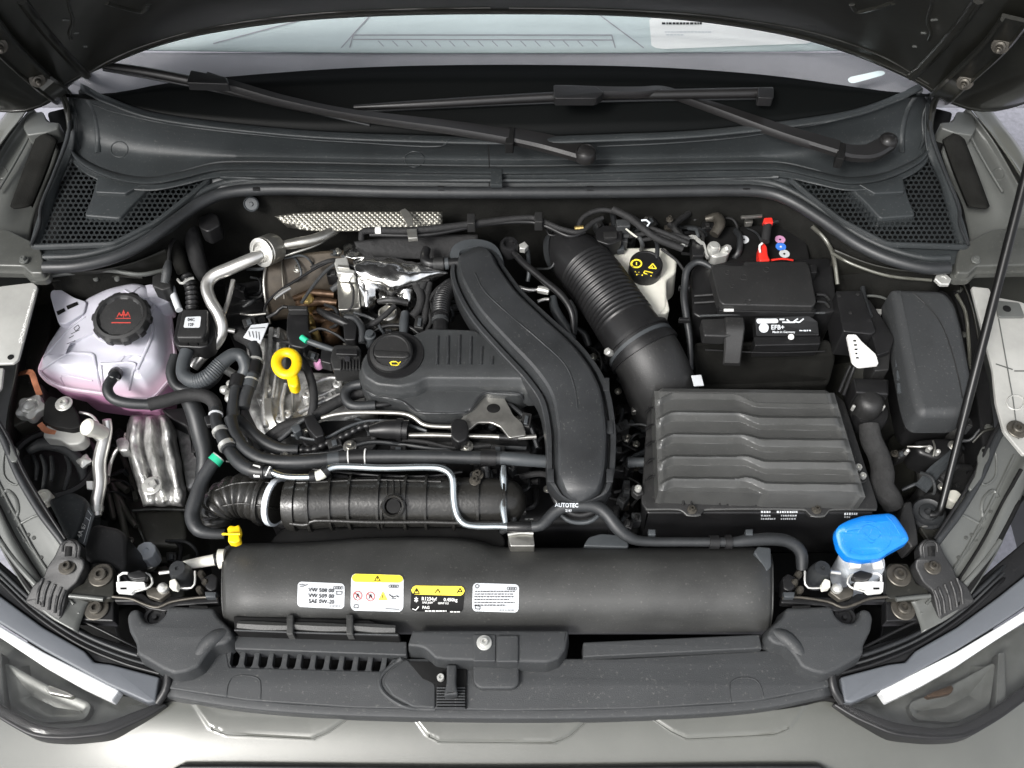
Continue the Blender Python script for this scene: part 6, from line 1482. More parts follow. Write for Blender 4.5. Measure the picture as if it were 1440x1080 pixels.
# ---- fuse box ----
fb = thing('fuse_box', 'long black fuse box with a curved crease on its lid by the prop rod', 'fuse box')
fo = [(1254, 404), (1262, 403), (1322, 405), (1334, 410), (1346, 426), (1356, 462), (1371, 540), (1372, 552), (1364, 578), (1350, 583), (1300, 583), (1291, 576), (1284, 556)]
fbo = mould('lid', fo, .905, [(-.013, 0), (-.009, -.001), (-.005, -.0035), (-.0015, -.0075), (0, -.013), (.001, -.05)], 'panel_plastic', fb, rc=9)
mould('lower_box', fo, .856, [(-.004, 0), (-.004, -.1)], 'smooth_black', fb, rc=9)
ridge('crease', [(1284, 412), (1306, 432), (1324, 456), (1338, 492), (1348, 530), (1354, 560)], 1.1, 'grained_black', fb, fbo, off=-.0003)
lines_on('embossing', [[(1288, 460), (1294, 463)], [(1297, 461), (1304, 461), (1306, 465), (1298, 465)], [(1296, 478), (1296, 485), (1302, 485), (1302, 479)], [(1306, 480), (1306, 486), (1312, 486), (1312, 480), (1306, 480)], [(1322, 545), (1326, 551)], [(1332, 550), (1336, 556)], [(1334, 561), (1338, 566)]], fbo, 'panel_plastic', fb, 1.1)
tube('lower_catch', [(1294, 588, .85), (1312, 591, .85), (1330, 589, .85), (1352, 590, .85)], 2, 'smooth_black', fb)
mould('catch', [(1322, 582), (1336, 582), (1336, 590), (1322, 590)], .86, prof(.001, .02), 'smooth_black', fb, rc=1)
# ---- fuse carrier / module beside it ----
fm = thing('connector_module', 'black stepped connector module with white lever between battery and fuse box', 'connector module')
mould('upper_block', [(1175, 409), (1211, 408), (1222, 436), (1232, 466), (1226, 470), (1186, 466)], .89, prof(.002, .06), 'smooth_black', fm, rc=3)
lines_on('seam', [[(1182, 450), (1226, 452)]], [o for o in COL.objects if o.name == 'upper_block'][0], 'grey_print', fm, .7)
mould('side_block', [(1217, 424), (1222, 420), (1240, 446), (1258, 476), (1252, 494), (1234, 500), (1226, 470)], .882, prof(.002, .05), 'smooth_black', fm, rc=3)
mould('step_block', [(1232, 476), (1254, 478), (1252, 500), (1250, 520), (1230, 522), (1228, 500)], .872, prof(.002, .05), 'grained_black', fm, rc=2)
lv = mould('white_lever', [(1191, 470), (1204, 470), (1212, 480), (1232, 498), (1236, 512), (1208, 515), (1199, 508)], .895, prof(.001, .006), 'white', fm, rc=3)
for i in range(5): plate('lever_slot', [(1200+i*1, 478+i*6), (1204+i*1, 478+i*6), (1204+i*1, 480+i*6), (1200+i*1, 480+i*6)], .8956, .001, 'black_print', fm, b=.0002)
mould('lower_block', [(1200, 531), (1250, 533), (1250, 555), (1204, 552)], .87, prof(.003, .05), 'smooth_black', fm, rc=2)
for q in ([(1186, 556, .85), (1196, 530, .86), (1203, 512, .87)], [(1180, 552, .845), (1190, 528, .855), (1196, 515, .862)]): tube('cable', q, 2.6, 'smooth_black', fm)
for q in ([(1261, 486), (1262, 516)], [(1263, 522), (1264, 534)], [(1264, 540), (1265, 552)]):
    tube('side_clip', [(x, y, .87) for x, y in q], 3, 'hose_grey', fm)
tube('rear_cable', [(1213, 404, .88), (1216, 420, .88), (1224, 445, .885)], 3.5, 'rubber', fm)
plate('small_nut', [(1232, 434), (1240, 434), (1240, 441), (1232, 441)], .86, .01, 'zinc', fm)
cp_2 = thing('cap_hose', 'black domed cap with a fabric wrapped hose running down right of the filter box', 'hose')
lathe('dome', (1225, 562, .865), [(.021, -.04), (.021, -.01), (.0195, -.002), (.0145, .004), (.008, .006), (.0001, .006)], 'grained_black', cp_2, n=28)
lathe('collar', (1225, 578, .84), [(.026, -.03), (.027, -.004), (.025, 0)], 'smooth_black', cp_2, n=28)
tube('wrapped_hose', [(1222, 598, .84), (1225, 618, .835), (1236, 642, .83), (1241, 664, .825), (1240, 684, .82), (1252, 702, .812), (1258, 714, .805)], [14, 15, 15, 16, 17, 16, 14], 'fleece', cp_2, n=20)
for x in (1201, 1243): lathe('pin', (x, 571, .86), [(.0025, -.01), (.0025, 0), (.0001, .001)], 'zinc', cp_2, n=8)

# ---- bolt on wing ----
lone = bolt((1324, 396, .918), .0115, 'zinc', None, kind='hex', name='body_bolt', washer=False)
tag(lone, 'single bright hexagon bolt head behind the long fuse box', 'bolt')

# ---- prop rod ----
pr = thing('prop_rod', 'long thin black bonnet prop rod standing at the right of the bay', 'prop rod')
pa = P(1322, 716, .83)
pb = P(1440, 256, 1.10); dirv = (pb-pa)
prpath = [pa, pa+dirv*.03+V((0, 0, .004)), pa+dirv*.5, pb, pa+dirv*1.25]
prr = tube('rod', [tuple(p) for p in prpath], .0056, 'rod_black', pr, raw=True)
tube('foam_sleeve', [tuple(pa+dirv*.25), tuple(pa+dirv*.7), tuple(pa+dirv*1.1)], .0066, 'rod_black', pr, raw=True)
tube('foot', [(1322, 716, .828), (1316, 724, .828), (1308, 724, .826)], 4.5, 'smooth_black', pr)
rg = thing('rod_mount', 'black rubber grommet and triangular plate holding the foot of the prop rod', 'mounting plate')
lathe('grommet', (1305, 722, .815), [(.024, -.02), (.024, 0), (.021, .004), (.017, .002), (.013, .002), (.012, .006), (.006, .007), (.005, .002), (.0001, .002)], 'rubber', rg, n=28, axis=(-.2, 0, 1))
mould('triangle_plate', [(1292, 740), (1338, 732), (1368, 744), (1334, 780), (1318, 778)], .812, prof(.002, .008), 'paint_dull', rg, rc=5)
mould('white_clip', [(1331, 734), (1336, 734), (1336, 742), (1340, 744), (1331, 744)], .818, prof(.0006, .004), 'white', rg, rc=1)
for x, y in ((1317, 751), (1341, 747), (1332, 765)): lathe('peg', (x, y, .8125), [(.0045, 0), (.004, .003), (.0001, .0035)], 'paint_dull', rg, n=14)
tube('plate_edge', [(1296, 741, .816), (1318, 738, .816)], 1.3, 'steel', rg); tube('plate_edge', [(1340, 737, .816), (1356, 738, .816)], 1.3, 'steel', rg)
lathe('cream_knob', (1342, 698, .81), [(.0105, -.02), (.0105, 0), (.009, .002), (.0001, .002)], 'white_plastic', rg, n=18)

# ---- right lamp housing, mirrored from the left kind but its own shape ----
rh_ = thing('lamp_housing', 'black rear housing of the right headlight behind the prop rod', 'lamp housing')
mould('housing_shell', [(1290, 690), (1310, 660), (1350, 630), (1384, 640), (1372, 690), (1340, 715), (1300, 712)], .78, prof(.008, .07), 'grained_black', rh_, rc=10)
ribbon('metal_band', [(1296, 686, .797, 9), (1314, 664, .80, 9), (1334, 646, .80, 8), (1342, 636, .80, 6)], [(-1, -.004), (-1, 0), (-.5, .002), (0, -.001), (.5, .002), (1, 0), (1, -.004)], 'hose_grey', rh_)
mould('flat_cover', [(1290, 700), (1316, 688), (1330, 700), (1322, 716), (1296, 712)], .80, prof(.003, .03), 'grained_black', rh_, rc=4)
mould('motor', [(1286, 618), (1320, 614), (1356, 616), (1356, 640), (1318, 646), (1290, 636)], .80, prof(.008, .05), 'smooth_black', rh_, rc=8)
tube('motor_wire', [(1276, 628, .80), (1296, 628, .81), (1308, 627, .81)], 1.6, 'steel', rh_)
tube('motor_band', [(1312, 620, .81), (1315, 630, .812), (1312, 642, .808)], 1.4, 'steel', rh_)
for x, y, r in ((1308, 629, .004), (1320, 634, .0035), (1277, 633, .003)): lathe('rivet', (x, y, .812), [(r, -.01), (r, 0), (.0001, .002)], 'zinc', rh_, n=10)
mould('hooked_bracket', [(1380, 630), (1384, 627), (1394, 630), (1390, 646), (1384, 656), (1380, 672), (1366, 690), (1362, 686), (1372, 668), (1376, 650), (1375, 642)], .862, prof(.001, .004), 'paint_inner', rh_, rc=3)
lathe('hole', (1384, 634, .8625), [(.0035, 0), (.0035, .0002), (.0001, .0002)], 'deep_black', rh_)
tube('wires', [(1350, 620, .82), (1366, 618, .83), (1378, 604, .84), (1396, 600, .845)], 2.5, 'rubber', rh_)
tube('wires', [(1368, 622, .835), (1384, 606, .85), (1400, 603, .85)], 2, 'paint_dull', rh_)
wb = bolt((1430, 604, .912), .014, 'dark_steel', None, name='wing_bolt', kind='torx')
tag(wb, 'black washer headed bolt at the right edge below the light wing plate', 'bolt')
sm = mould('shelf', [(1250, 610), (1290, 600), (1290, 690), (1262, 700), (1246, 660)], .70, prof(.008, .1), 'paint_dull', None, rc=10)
tag(sm, 'dark painted ledge low down between fabric hose and right lamp housing', 'body ledge')

# ---- washer filler ----
wf = thing('washer_filler', 'bright blue windscreen washer filler cap on its pale neck', 'washer cap')
lathe('neck', (1212, 790, .80), [(.028, -.06), (.03, -.02), (.032, 0), (.03, .005), (.0001, .005)], 'strap', wf, n=28)
wc = mould('blue_cap', [(1175, 748), (1180, 738), (1196, 730), (1216, 724), (1252, 721), (1260, 725), (1276, 748), (1279, 758), (1274, 763), (1250, 776), (1240, 784), (1214, 787), (1192, 783), (1180, 768)], plane_z((1175, 748, .875), (1276, 750, .875), (1214, 787, .86)), [(-.012, .001), (-.006, .0008), (-.002, 0), (0, -.002), (.001, -.012), (-.001, -.019)], 'blue_cap', wf, rc=6)
ridge('moulded_ring', ell(1219, 757, 34, 24, 24), .5, 'blue_cap', wf, wc, off=-.0003, closed=True)
for q in ([(1205, 752), (1212, 742), (1222, 738), (1234, 744), (1238, 752), (1228, 760), (1216, 752)], [(1216, 758), (1226, 764), (1234, 756)], [(1214, 748), (1222, 756)], [(1226, 744), (1222, 754)]): ridge('washer_symbol', q, .6, 'blue_cap', wf, wc, off=0)
ridge('lid_edge', [(1246, 725), (1256, 736), (1266, 752)], .6, 'blue_cap', wf, wc, off=0)
mould('white_latch', [(1194, 786), (1212, 787), (1211, 798), (1196, 798)], .842, prof(.001, .006), 'white', wf, rc=1)
mould('white_latch', [(1226, 786), (1240, 785), (1243, 798), (1230, 799)], .842, prof(.001, .006), 'white', wf, rc=1)
mould('white_latch', [(1212, 784), (1225, 784), (1225, 791), (1212, 791)], .846, prof(.001, .006), 'strap', wf, rc=1)
mould('filler_base', [(1200, 800), (1224, 798), (1226, 808), (1204, 810)], .80, prof(.003, .02), 'hose_grey', wf, rc=3)
rl = mould('relief_block', [(1272, 706), (1282, 704), (1290, 745), (1292, 765), (1282, 770), (1262, 740)], .83, prof(.003, .04), 'grained_black', None, rc=3)
tag(rl, 'dark ribbed plastic block directly right of the blue washer cap', 'plastic block')

# ---- bonnet latches ----
def latch(m):
    l = thing('bonnet_latch', 'steel bonnet latch with rubber buffer at the %s end of the long shroud' % ('right' if m else 'left'), 'bonnet latch', 'bonnet latches')
    q = lambda pts: mir(pts, m)
    mould('base_plate', q([(162, 838), (200, 834), (216, 846), (240, 840), (306, 836), (308, 848), (248, 852), (232, 860), (208, 856), (190, 846), (160, 846)]), .815, prof(.002, .012), 'smooth_black', l, rc=3)
    tube('base_edge', q([(158, 839, .818), (184, 842, .818), (204, 850, .818), (222, 854, .818), (242, 846, .818), (282, 840, .818), (306, 841, .818)]), 2, 'dark_steel', l)
    mould('bright_plate', q([(163, 818), (178, 817), (203, 818), (205, 826), (190, 829), (184, 834), (164, 832)]), .84, prof(.001, .008), 'white', l, rc=1.5)
    plate('plate_slot', q([(169, 826), (178, 826), (178, 829), (169, 829)]), .8404, .001, 'deep_black', l, b=.0002)
    tube('wire_spring', q([(167, 818, .838), (168, 807, .84), (180, 806, .842)]), 1.8, 'white', l, sm=3)
    tube('wire_spring', q([(204, 806, .842), (212, 810, .84), (214, 822, .838), (204, 828, .838), (190, 832, .838)]), 1.6, 'zinc', l)
    mould('dark_cover', q([(178, 806), (196, 801), (206, 806), (206, 813), (190, 815), (180, 812)]), .85, prof(.002, .012), 'smooth_black', l, rc=3)
    tube('cross_wire', q([(244, 826, .83), (268, 827, .83), (274, 820, .832), (274, 803, .834)]), 1.5, 'zinc', l, sm=3)
    tube('cross_pin', q([(224, 806, .838), (240, 804, .838)]), 2.6, 'zinc', l)
    mould('bright_lug', q([(238, 816), (246, 813), (250, 820), (248, 828), (238, 826)]), .845, prof(.0015, .012), 'white_plastic', l, rc=2)
    lathe('steel_pin', q([(228, 826, .835)])[0], [(.007, -.01), (.007, 0), (.004, .004), (.0001, .005)], 'zinc', l, n=14)
    mould('catch_plate', q([(204, 818), (218, 826), (232, 822), (240, 832), (224, 844), (206, 838)]), .828, prof(.002, .01), 'dark_steel', l, rc=3)
    lathe('rubber_buffer', q([(249, 799, .848)])[0], [(.0145, -.045), (.0145, -.02), (.012, -.004), (.0105, 0), (.0028, .0002), (.0024, -.002), (.0001, -.002)], 'rubber', l, n=24)
    for x, y in ((282, 806), (288, 818), (280, 828)): lathe('small_fitting', q([(x, y, .82)])[0], [(.005, -.02), (.005, 0), (.003, .003), (.0001, .003)], 'dark_steel', l, n=8)
    plate('end_clip', q([(288, 832), (304, 832), (303, 840), (289, 840)]), .825, .01, 'hose_grey', l)
    tube('latch_cable', q([(206, 858, .80), (240, 856, .80), (280, 846, .80), (300, 848, .80)]), 3, 'smooth_black', l)
    mould('side_hook', q([(286, 812), (298, 806), (306, 812), (304, 828), (296, 832), (288, 826)]), .82, prof(.002, .03), 'smooth_black', l, rc=3)
for m in (0, 1): latch(m)
wp = thing('white_pipe', 'cream coloured stub pipe with collar at the left end of the shroud', 'pipe')
w1 = tube('pipe', [(258, 795, .82), (280, 791, .82), (302, 787, .82)], [6, 7.5, 8], 'white_plastic', wp, n=18)
tube('black_ring', [(302, 787, .82), (306, 786, .82)], 9, 'smooth_black', wp); tube('collar', [(308, 786, .822), (317, 785, .822)], [14, 13], 'white_plastic', wp, n=20)

# ---- shroud ----
sh = thing('radiator_shroud', 'long curved black shroud with four warning labels in front of the engine', 'radiator shroud')
def row(pts, z): return [(x, y, z) for x, y in pts]
sx = [322, 350, 400, 450, 500, 560, 620, 655, 680, 700, 740, 850, 1000, 1060, 1082]
ytop = [768, 765, 764, 762, 758, 756, 756, 758, 763, 769, 771, 771, 771, 771, 778]
def r_(f, z): return [(x+(0), f(i, x), z) for i, x in enumerate(sx)]
rows = [r_(lambda i, x: ytop[i]-1, .80), r_(lambda i, x: ytop[i]+1, .818), r_(lambda i, x: ytop[i]+8, .832), r_(lambda i, x: 792, .845), r_(lambda i, x: 815, .850), r_(lambda i, x: 840, .846), r_(lambda i, x: 858, .836), r_(lambda i, x: 870, .822), r_(lambda i, x: 880, .805), r_(lambda i, x: 892, .785)]
# end profiles bow outwards
def bow(rows):
    out = []
    for k, rw in enumerate(rows):
        t = k/(len(rows)-1); e = 9*math.sin(math.pi*t)
        out.append([(x-(e if i == 0 else e*.6 if i == 1 else 0)+(4*math.sin(math.pi*t) if i == len(rw)-1 else 0), y, z-(.012 if i in (0, len(rw)-1) else 0)) for i, (x, y, z) in enumerate(rw)])
    return out
shb = grid('shroud_shell', bow(rows), 'shroud_plastic', sh, nu=120, nv=4, solid=.003)
# end caps
for s_ in (0, -1):
    pts = [PP(rw[s_]) for rw in bow(rows)]; pts = spline(pts, 4)
    lowp = [V((p.x*(.985 if s_ else .985), p.y, .72)) for p in pts]; n_ = len(pts)
    mk('end_cap', pts+lowp, [(i, i+1, n_+i+1, n_+i) for i in range(n_-1)], 'shroud_plastic', sh, solid=.002)
# lower-left openings with bars
plate('lower_opening', [(330, 868), (548, 874), (562, 886), (330, 884)], .822, .004, 'deep_black', sh) if 0 else None
mould('opening_frame', [(328, 866), (520, 872), (548, 884), (562, 890), (562, 896), (330, 888)], .8285, prof(.002, .03), 'deep_black', sh, rc=3)
for a in ((334, 404), (412, 488), (496, 556)):
    ribbon('duct_lip', [(a[0], 878+(a[0]-334)*.02, .832, 5), ((a[0]+a[1])/2, 880+(a[0]-334)*.02, .832, 6), (a[1], 881+(a[0]-334)*.02, .832, 5)], [(-1, -.006), (-1, 0), (0, .003), (1, 0), (1, -.006)], 'shroud_plastic', sh)
for x in (408, 492): mould('divider', [(x-5, 864), (x+4, 864), (x+4, 892), (x-5, 892)], .838, prof(.0015, .02), 'shroud_plastic', sh, rc=1)
tube('lower_rail', [(330, 886, .83), (440, 890, .83), (560, 893, .828)], 1.5, 'panel_plastic', sh)
mould('end_foot', [(1012, 862), (1075, 858), (1078, 884), (1022, 888)], .836, prof(.003, .02), 'smooth_black', sh, rc=4) if 0 else None
mould('corner_tab', [(1066, 768), (1084, 770), (1085, 796), (1078, 804), (1060, 776)], .842, prof(.002, .02), 'hose_grey', sh, rc=3)
mould('back_plate', [(820, 768), (828, 755), (846, 750), (868, 752), (884, 764), (884, 770)], .82, prof(.002, .01), 'hose_grey', sh, rc=4)
tree = bvh(shb)
# labels
def lab(name, quad, mat, label): 
    o = sticker(name, quad, tree, mat, sh, off=.0008, label=label); return o
l1 = lab('warning_label', [(419, 818), (485, 821), (484, 856), (418, 853)], 'label_white', 'white label with oil grade lines, leftmost of the four')
for s, y in (('VW 508 00', 832), ('VW 509 00', 839.5), ('SAE 0W-20', 847)): text_on(s, 434, y+.4, 7.6, tree, 'grey_print', l1, ang=2, off=.0022, sx=1.0)
lines_on('symbols', [[(421, 823), (425, 822), (430, 824), (433, 822)], [(422, 825), (428, 825)], [(473, 832), (481, 832), (481, 836), (473, 836), (473, 832)]], tree, 'grey_print', l1, .9, .0022)
def rings(par, x, y, s=1.0):
    segs = [[(x+i*3.2*s+2.1*s*math.cos(a), y+i*.08+1.9*s*math.sin(a)) for a in [k*math.pi/5 for k in range(11)]] for i in range(4)]
    lines_on('emblem', segs, tree, 'grey_print', par, .7, .0022)
rings(l1, 471, 827); greek('small_print', [(463, 481, 851.5)], tree, 'grey_print', l1, 1, .0022, 7)
l2 = lab('warning_label', [(494, 807), (568, 809), (567, 860), (493, 858)], 'label_white', 'tallest label with yellow header and warning pictograms')
sticker('yellow_header', [(495, 808), (567, 810), (567, 820), (495, 819)], tree, 'yellow_print', l2, off=.0022, ny=2)
lines_on('warning_triangle', [[(527, 818), (531, 811), (535, 818), (527, 818)], [(531, 813), (531, 816)]], tree, 'black_print', l2, 1, .0028)
rings(l2, 549, 825)
for cx, cy in ((503, 838), (521, 839)):
    lines_on('prohibition_sign', [[(cx+6*math.cos(a), cy+6*math.sin(a)) for a in [k*math.pi/8 for k in range(17)]], [(cx-4, cy-4), (cx+4, cy+4)]], tree, 'red_print', l2, 1, .0022)
    lines_on('pictogram', [[(cx-2, cy+3), (cx, cy-3), (cx+2, cy+1)]], tree, 'black_print', l2, 1.1, .0022)
_p, _f = poly_geo([[(532, 844), (538.5, 832), (545, 844)]], tree, .0022); mk('yellow_triangle', _p, _f, 'yellow_print', l2)
lines_on('pictogram', [[(538.5, 836), (538.5, 841)], [(547, 836), (553, 840), (558, 838), (561, 840)], [(550, 842), (557, 842)]], tree, 'black_print', l2, 1.1, .0028)
lines_on('pictogram', [[(498, 850), (504, 850), (504, 854), (498, 854), (498, 850)], [(542, 855), (562, 856)]], tree, 'grey_print', l2, .8, .0022)
l3 = lab('warning_label', [(579, 824), (654, 825), (651, 861), (577, 859)], 'black_print', 'black label with yellow header about refrigerant')
sticker('yellow_header', [(579, 824), (654, 825), (653, 838), (578, 836)], tree, 'yellow_print', l3, off=.0022, ny=2)
lines_on('warning_triangle', [[(582, 835), (586, 828), (590, 835), (582, 835)], [(586, 830), (586, 833)], [(612, 834), (616, 829), (619, 834)], [(643, 834), (647, 828), (650, 833), (644, 832)]], tree, 'black_print', l3, 1.3, .0028)
lines_on('snowflake', [[(583, 841), (588, 845)], [(588, 841), (583, 845)], [(585.5, 839.5), (585.5, 846.5)], [(580, 855), (585, 857), (589, 852)]], tree, 'white', l3, 1.2, .0022)
for s, x, y, sz in (('R1234yf', 593, 844, 6.4), ('SAE J639', 594, 848, 4), ('0.450kg', 624, 845, 6.2), ('GWP 0.5', 616, 849, 4), ('PAG', 594, 855, 5.4)): text_on(s, x, y, sz, tree, 'white', l3, ang=1, off=.0022)
greek('small_print', [(598, 628, 858), (633, 647, 859)], tree, 'white', l3, 1.6, .0022, 10)
l4 = lab('warning_label', [(665, 820), (730, 822), (729, 861), (664, 859)], 'label_white', 'white label densely printed with small text, rightmost of the four')
lines_on('symbol', [[(671+2.6*math.cos(a), 825+2.6*math.sin(a)) for a in [k*math.pi/4 for k in range(9)]], [(668, 851), (675, 852), (675, 856), (668, 855), (668, 851)]], tree, 'grey_print', l4, .9, .0022)
rings(l4, 715, 828)
greek('small_print', [(668, 724, 832), (667, 722, 835.6), (667, 724, 839.3), (667, 716, 843), (667, 724, 846.6), (667, 712, 850.4)], tree, 'grey_print', l4, 1.3, .0022, 8)
greek('small_print', [(702, 724, 857)], tree, 'hose_grey', l4, 1, .0022, 9)

# ---- dark fillers deep in the bay so that hoses do not hang over nothing ----
dg = thing('engine_block', 'dark cast engine and gearbox body low in the middle of the bay', 'engine block')
mould('block', [(360, 440), (760, 430), (800, 480), (860, 560), (880, 740), (380, 740), (340, 620)], .74, prof(.02, .3), 'smooth_black', dg, rc=20)
mould('gearbox', [(790, 540), (960, 500), (1000, 560), (960, 760), (860, 760)], .66, prof(.03, .2), 'smooth_black', dg, rc=20)
random.seed(4)
def clutter(n, x0, x1, y0, y1, z0, z1, par):
    for i in range(n):
        x = random.uniform(x0, x1); y = random.uniform(y0, y1); z = random.uniform(z0, z1); a = random.uniform(0, 6.28); L = random.uniform(15, 45)
        pts = [(x, y, z), (x+L*math.cos(a), y+L*math.sin(a)*.7, z+random.uniform(-.02, .02)), (x+L*1.8*math.cos(a+.6), y+L*1.6*math.sin(a+.6)*.7, z-.01)]
        tube('cable', pts, random.choice([2, 3, 4.5]), random.choice(['tape', 'smooth_black', 'rubber', 'tape', 'smooth_black']), par, n=8)
        if i % 3 == 0:
            mould('bracket', [(x-8, y-6), (x+8, y-7), (x+10, y+5), (x-6, y+7)], z-.02, prof(.002, .02), random.choice(['dark_steel', 'smooth_black', 'grained_black']), par, rc=2)
        if i % 4 == 1: bolt((x+L*.5, y, z-.01), .006, random.choice(['dark_steel', 'steel']), par)
cw1 = thing('lower_wiring', 'tangle of black cables and brackets in the gap left of the filter box', 'cable harness')
clutter(16, 860, 905, 560, 740, .68, .78, cw1)
cw2 = thing('lower_wiring', 'black cables and brackets below the pipes at the front of the engine', 'cable harness')
clutter(20, 330, 720, 590, 660, .76, .81, cw2)
cw3 = thing('lower_wiring', 'black cables between the harness plugs and the crumpled foil', 'cable harness')
clutter(16, 400, 620, 420, 500, .79, .84, cw3)
cw4 = thing('lower_wiring', 'thin dark cables behind the white brake fluid reservoir', 'cable harness')
clutter(8, 860, 980, 300, 345, .84, .89, cw4)
cw6 = thing('lower_wiring', 'dark pipes in the gap around the foot of the big intake duct', 'cable harness')
clutter(12, 700, 770, 560, 720, .74, .81, cw6)
# =====================================================================
#  SMALL THINGS THAT FILL THE GAPS
# =====================================================================
rnd = random.Random(11)
def loom(par, pts, r=3, mat='tape', n=8, **k): return tube('cable', pts, r, mat, par, n=n, **k)
def conn(par, x, y, z, w, h, a=0, mat='smooth_black', lip=True):
    c, s = math.cos(math.radians(a)), math.sin(math.radians(a))
    q = lambda X, Y: (x+X*c-Y*s, y+X*s+Y*c)
    mould('connector', [q(-w/2, -h/2), q(w/2, -h/2), q(w/2, h/2), q(-w/2, h/2)], z, prof(.0015, .022), mat, par, rc=1.5)
    if lip: mould('catch', [q(-w*.18, -h*.3), q(w*.18, -h*.3), q(w*.18, h*.3), q(-w*.18, h*.3)], z+.004, prof(.0008, .004), 'grained_black' if mat != 'grained_black' else 'hose_grey', par, rc=.8)
def gapfill(par, n, x0, x1, y0, y1, z0, z1, seed):
    rr = random.Random(seed)
    for i in range(n):
        x = rr.uniform(x0, x1); y = rr.uniform(y0, y1); z = rr.uniform(z0, z1); k = rr.random(); a = rr.choice([0, 90, 20, -25, 60, -50])
        if k < .4: conn(par, x, y, z, rr.uniform(12, 22), rr.uniform(8, 13), a, rr.choice(['smooth_black', 'grained_black', 'smooth_black', 'panel_plastic']))
        elif k < .75:
            L = rr.uniform(22, 50); t = math.radians(a)
            loom(par, [(x, y, z), (x+L*.5*math.cos(t)+6, y+L*.35*math.sin(t)-4, z+.01), (x+L*math.cos(t), y+L*.7*math.sin(t)+5, z), (x+L*1.3*math.cos(t+.5), y+L*math.sin(t+.5), z-.03)], rr.choice([1.6, 2.4, 3.2, 4.5]), rr.choice(['tape', 'rubber', 'hose_grey', 'panel_plastic']))
        elif k < .9:
            bolt((x, y, z), rr.choice([.006, .008]), rr.choice(['dark_steel', 'steel', 'steel']), par)
        else:
            mould('clip', [(x-5, y-3), (x+5, y-4), (x+6, y+3), (x-4, y+4)], z, prof(.001, .01), rr.choice(['steel', 'hose_grey', 'dark_steel']), par, rc=1)
gapfill(cw3, 26, 400, 620, 405, 505, .81, .862, 3)
gapfill(cw2, 30, 400, 760, 585, 655, .80, .838, 5)
gapfill(cw6, 20, 655, 765, 575, 735, .79, .835, 7)
gapfill(cw1, 26, 862, 905, 540, 745, .74, .82, 9)
gapfill(cw4, 14, 770, 985, 305, 350, .86, .90, 12)
cw7 = thing('left_wiring', 'dark cables and clips between the silver pipe and the cast engine mount', 'cable harness')
gapfill(cw7, 16, 105, 180, 600, 720, .66, .72, 14)
cw8 = thing('right_wiring', 'dark cables and plugs under the prop rod around the right lamp housing', 'cable harness')
gapfill(cw8, 22, 1262, 1390, 590, 690, .76, .82, 17)
cw9 = thing('battery_wiring', 'dark cables in the shadow behind the battery and its terminals', 'cable harness')
gapfill(cw9, 12, 960, 1130, 296, 325, .84, .88, 19)
cw10 = thing('corner_wiring', 'dark cables and plugs behind the coolant tank in the rear left corner', 'cable harness')
gapfill(cw10, 14, 245, 380, 310, 460, .78, .84, 23)
# pipes in the space below the tank and hoses
for m, nm in ((0, 'left'),):
    pass
# seams and rivets on the strut towers and wings
def seam(par, pts, r, mat): tube('panel_seam', pts, r, mat, par, n=8)
seam(bay, [(66, 388, .905), (100, 384, .903), (150, 380, .90), (196, 386, .89), (232, 380, .88)], 3.2, 'paint_inner')
seam(bay, [(66, 394, .892), (110, 392, .889), (160, 388, .884), (200, 390, .876)], 2.2, 'paint_dull')
for x in (104, 134, 164): lathe('spot_weld', (x, 391, .890), [(.004, -.004), (.004, 0), (.0001, .0008)], 'paint_inner', bay, n=10)
seam(bay, [(1142, 318, .915), (1160, 336, .905), (1172, 360, .895), (1178, 400, .875)], 3.2, 'paint_leg')
seam(bay, [(1170, 356, .905), (1200, 372, .905), (1250, 388, .905), (1310, 394, .905)], 2.4, 'paint_leg')
seam(bay, [(1196, 420, .86), (1222, 416, .865), (1240, 418, .865), (1252, 424, .86)], 2, 'paint_inner')
seam(bay, [(1345, 414, .87), (1358, 440, .865), (1362, 480, .85), (1364, 520, .84)], 2.6, 'paint_leg')
mould('channel_plate', [(1338, 400), (1364, 396), (1376, 470), (1392, 540), (1398, 610), (1384, 640), (1374, 560), (1358, 470)], .845, prof(.003, .08), 'smooth_black', bay, rc=5)
seam(bay, [(1360, 452, .848), (1362, 470, .848), (1362, 488, .848)], 1.2, 'steel')
for x, y in ((1350, 406), (1356, 470), (1390, 600)): lathe('spot_weld', (x, y, .85), [(.005, -.004), (.005, 0), (.0001, .001)], 'paint_mid', bay, n=10)
# folded dark metal wall left of the tank
mould('inner_wall_plate', [(52, 420), (74, 410), (70, 470), (52, 520), (40, 540), (34, 520)], .80, prof(.003, .05), 'paint_dull', bay, rc=4)
mould('lower_ledge', [(28, 530), (60, 540), (62, 566), (40, 590), (18, 600), (14, 560)], .775, prof(.003, .04), 'paint_leg', bay, rc=4)
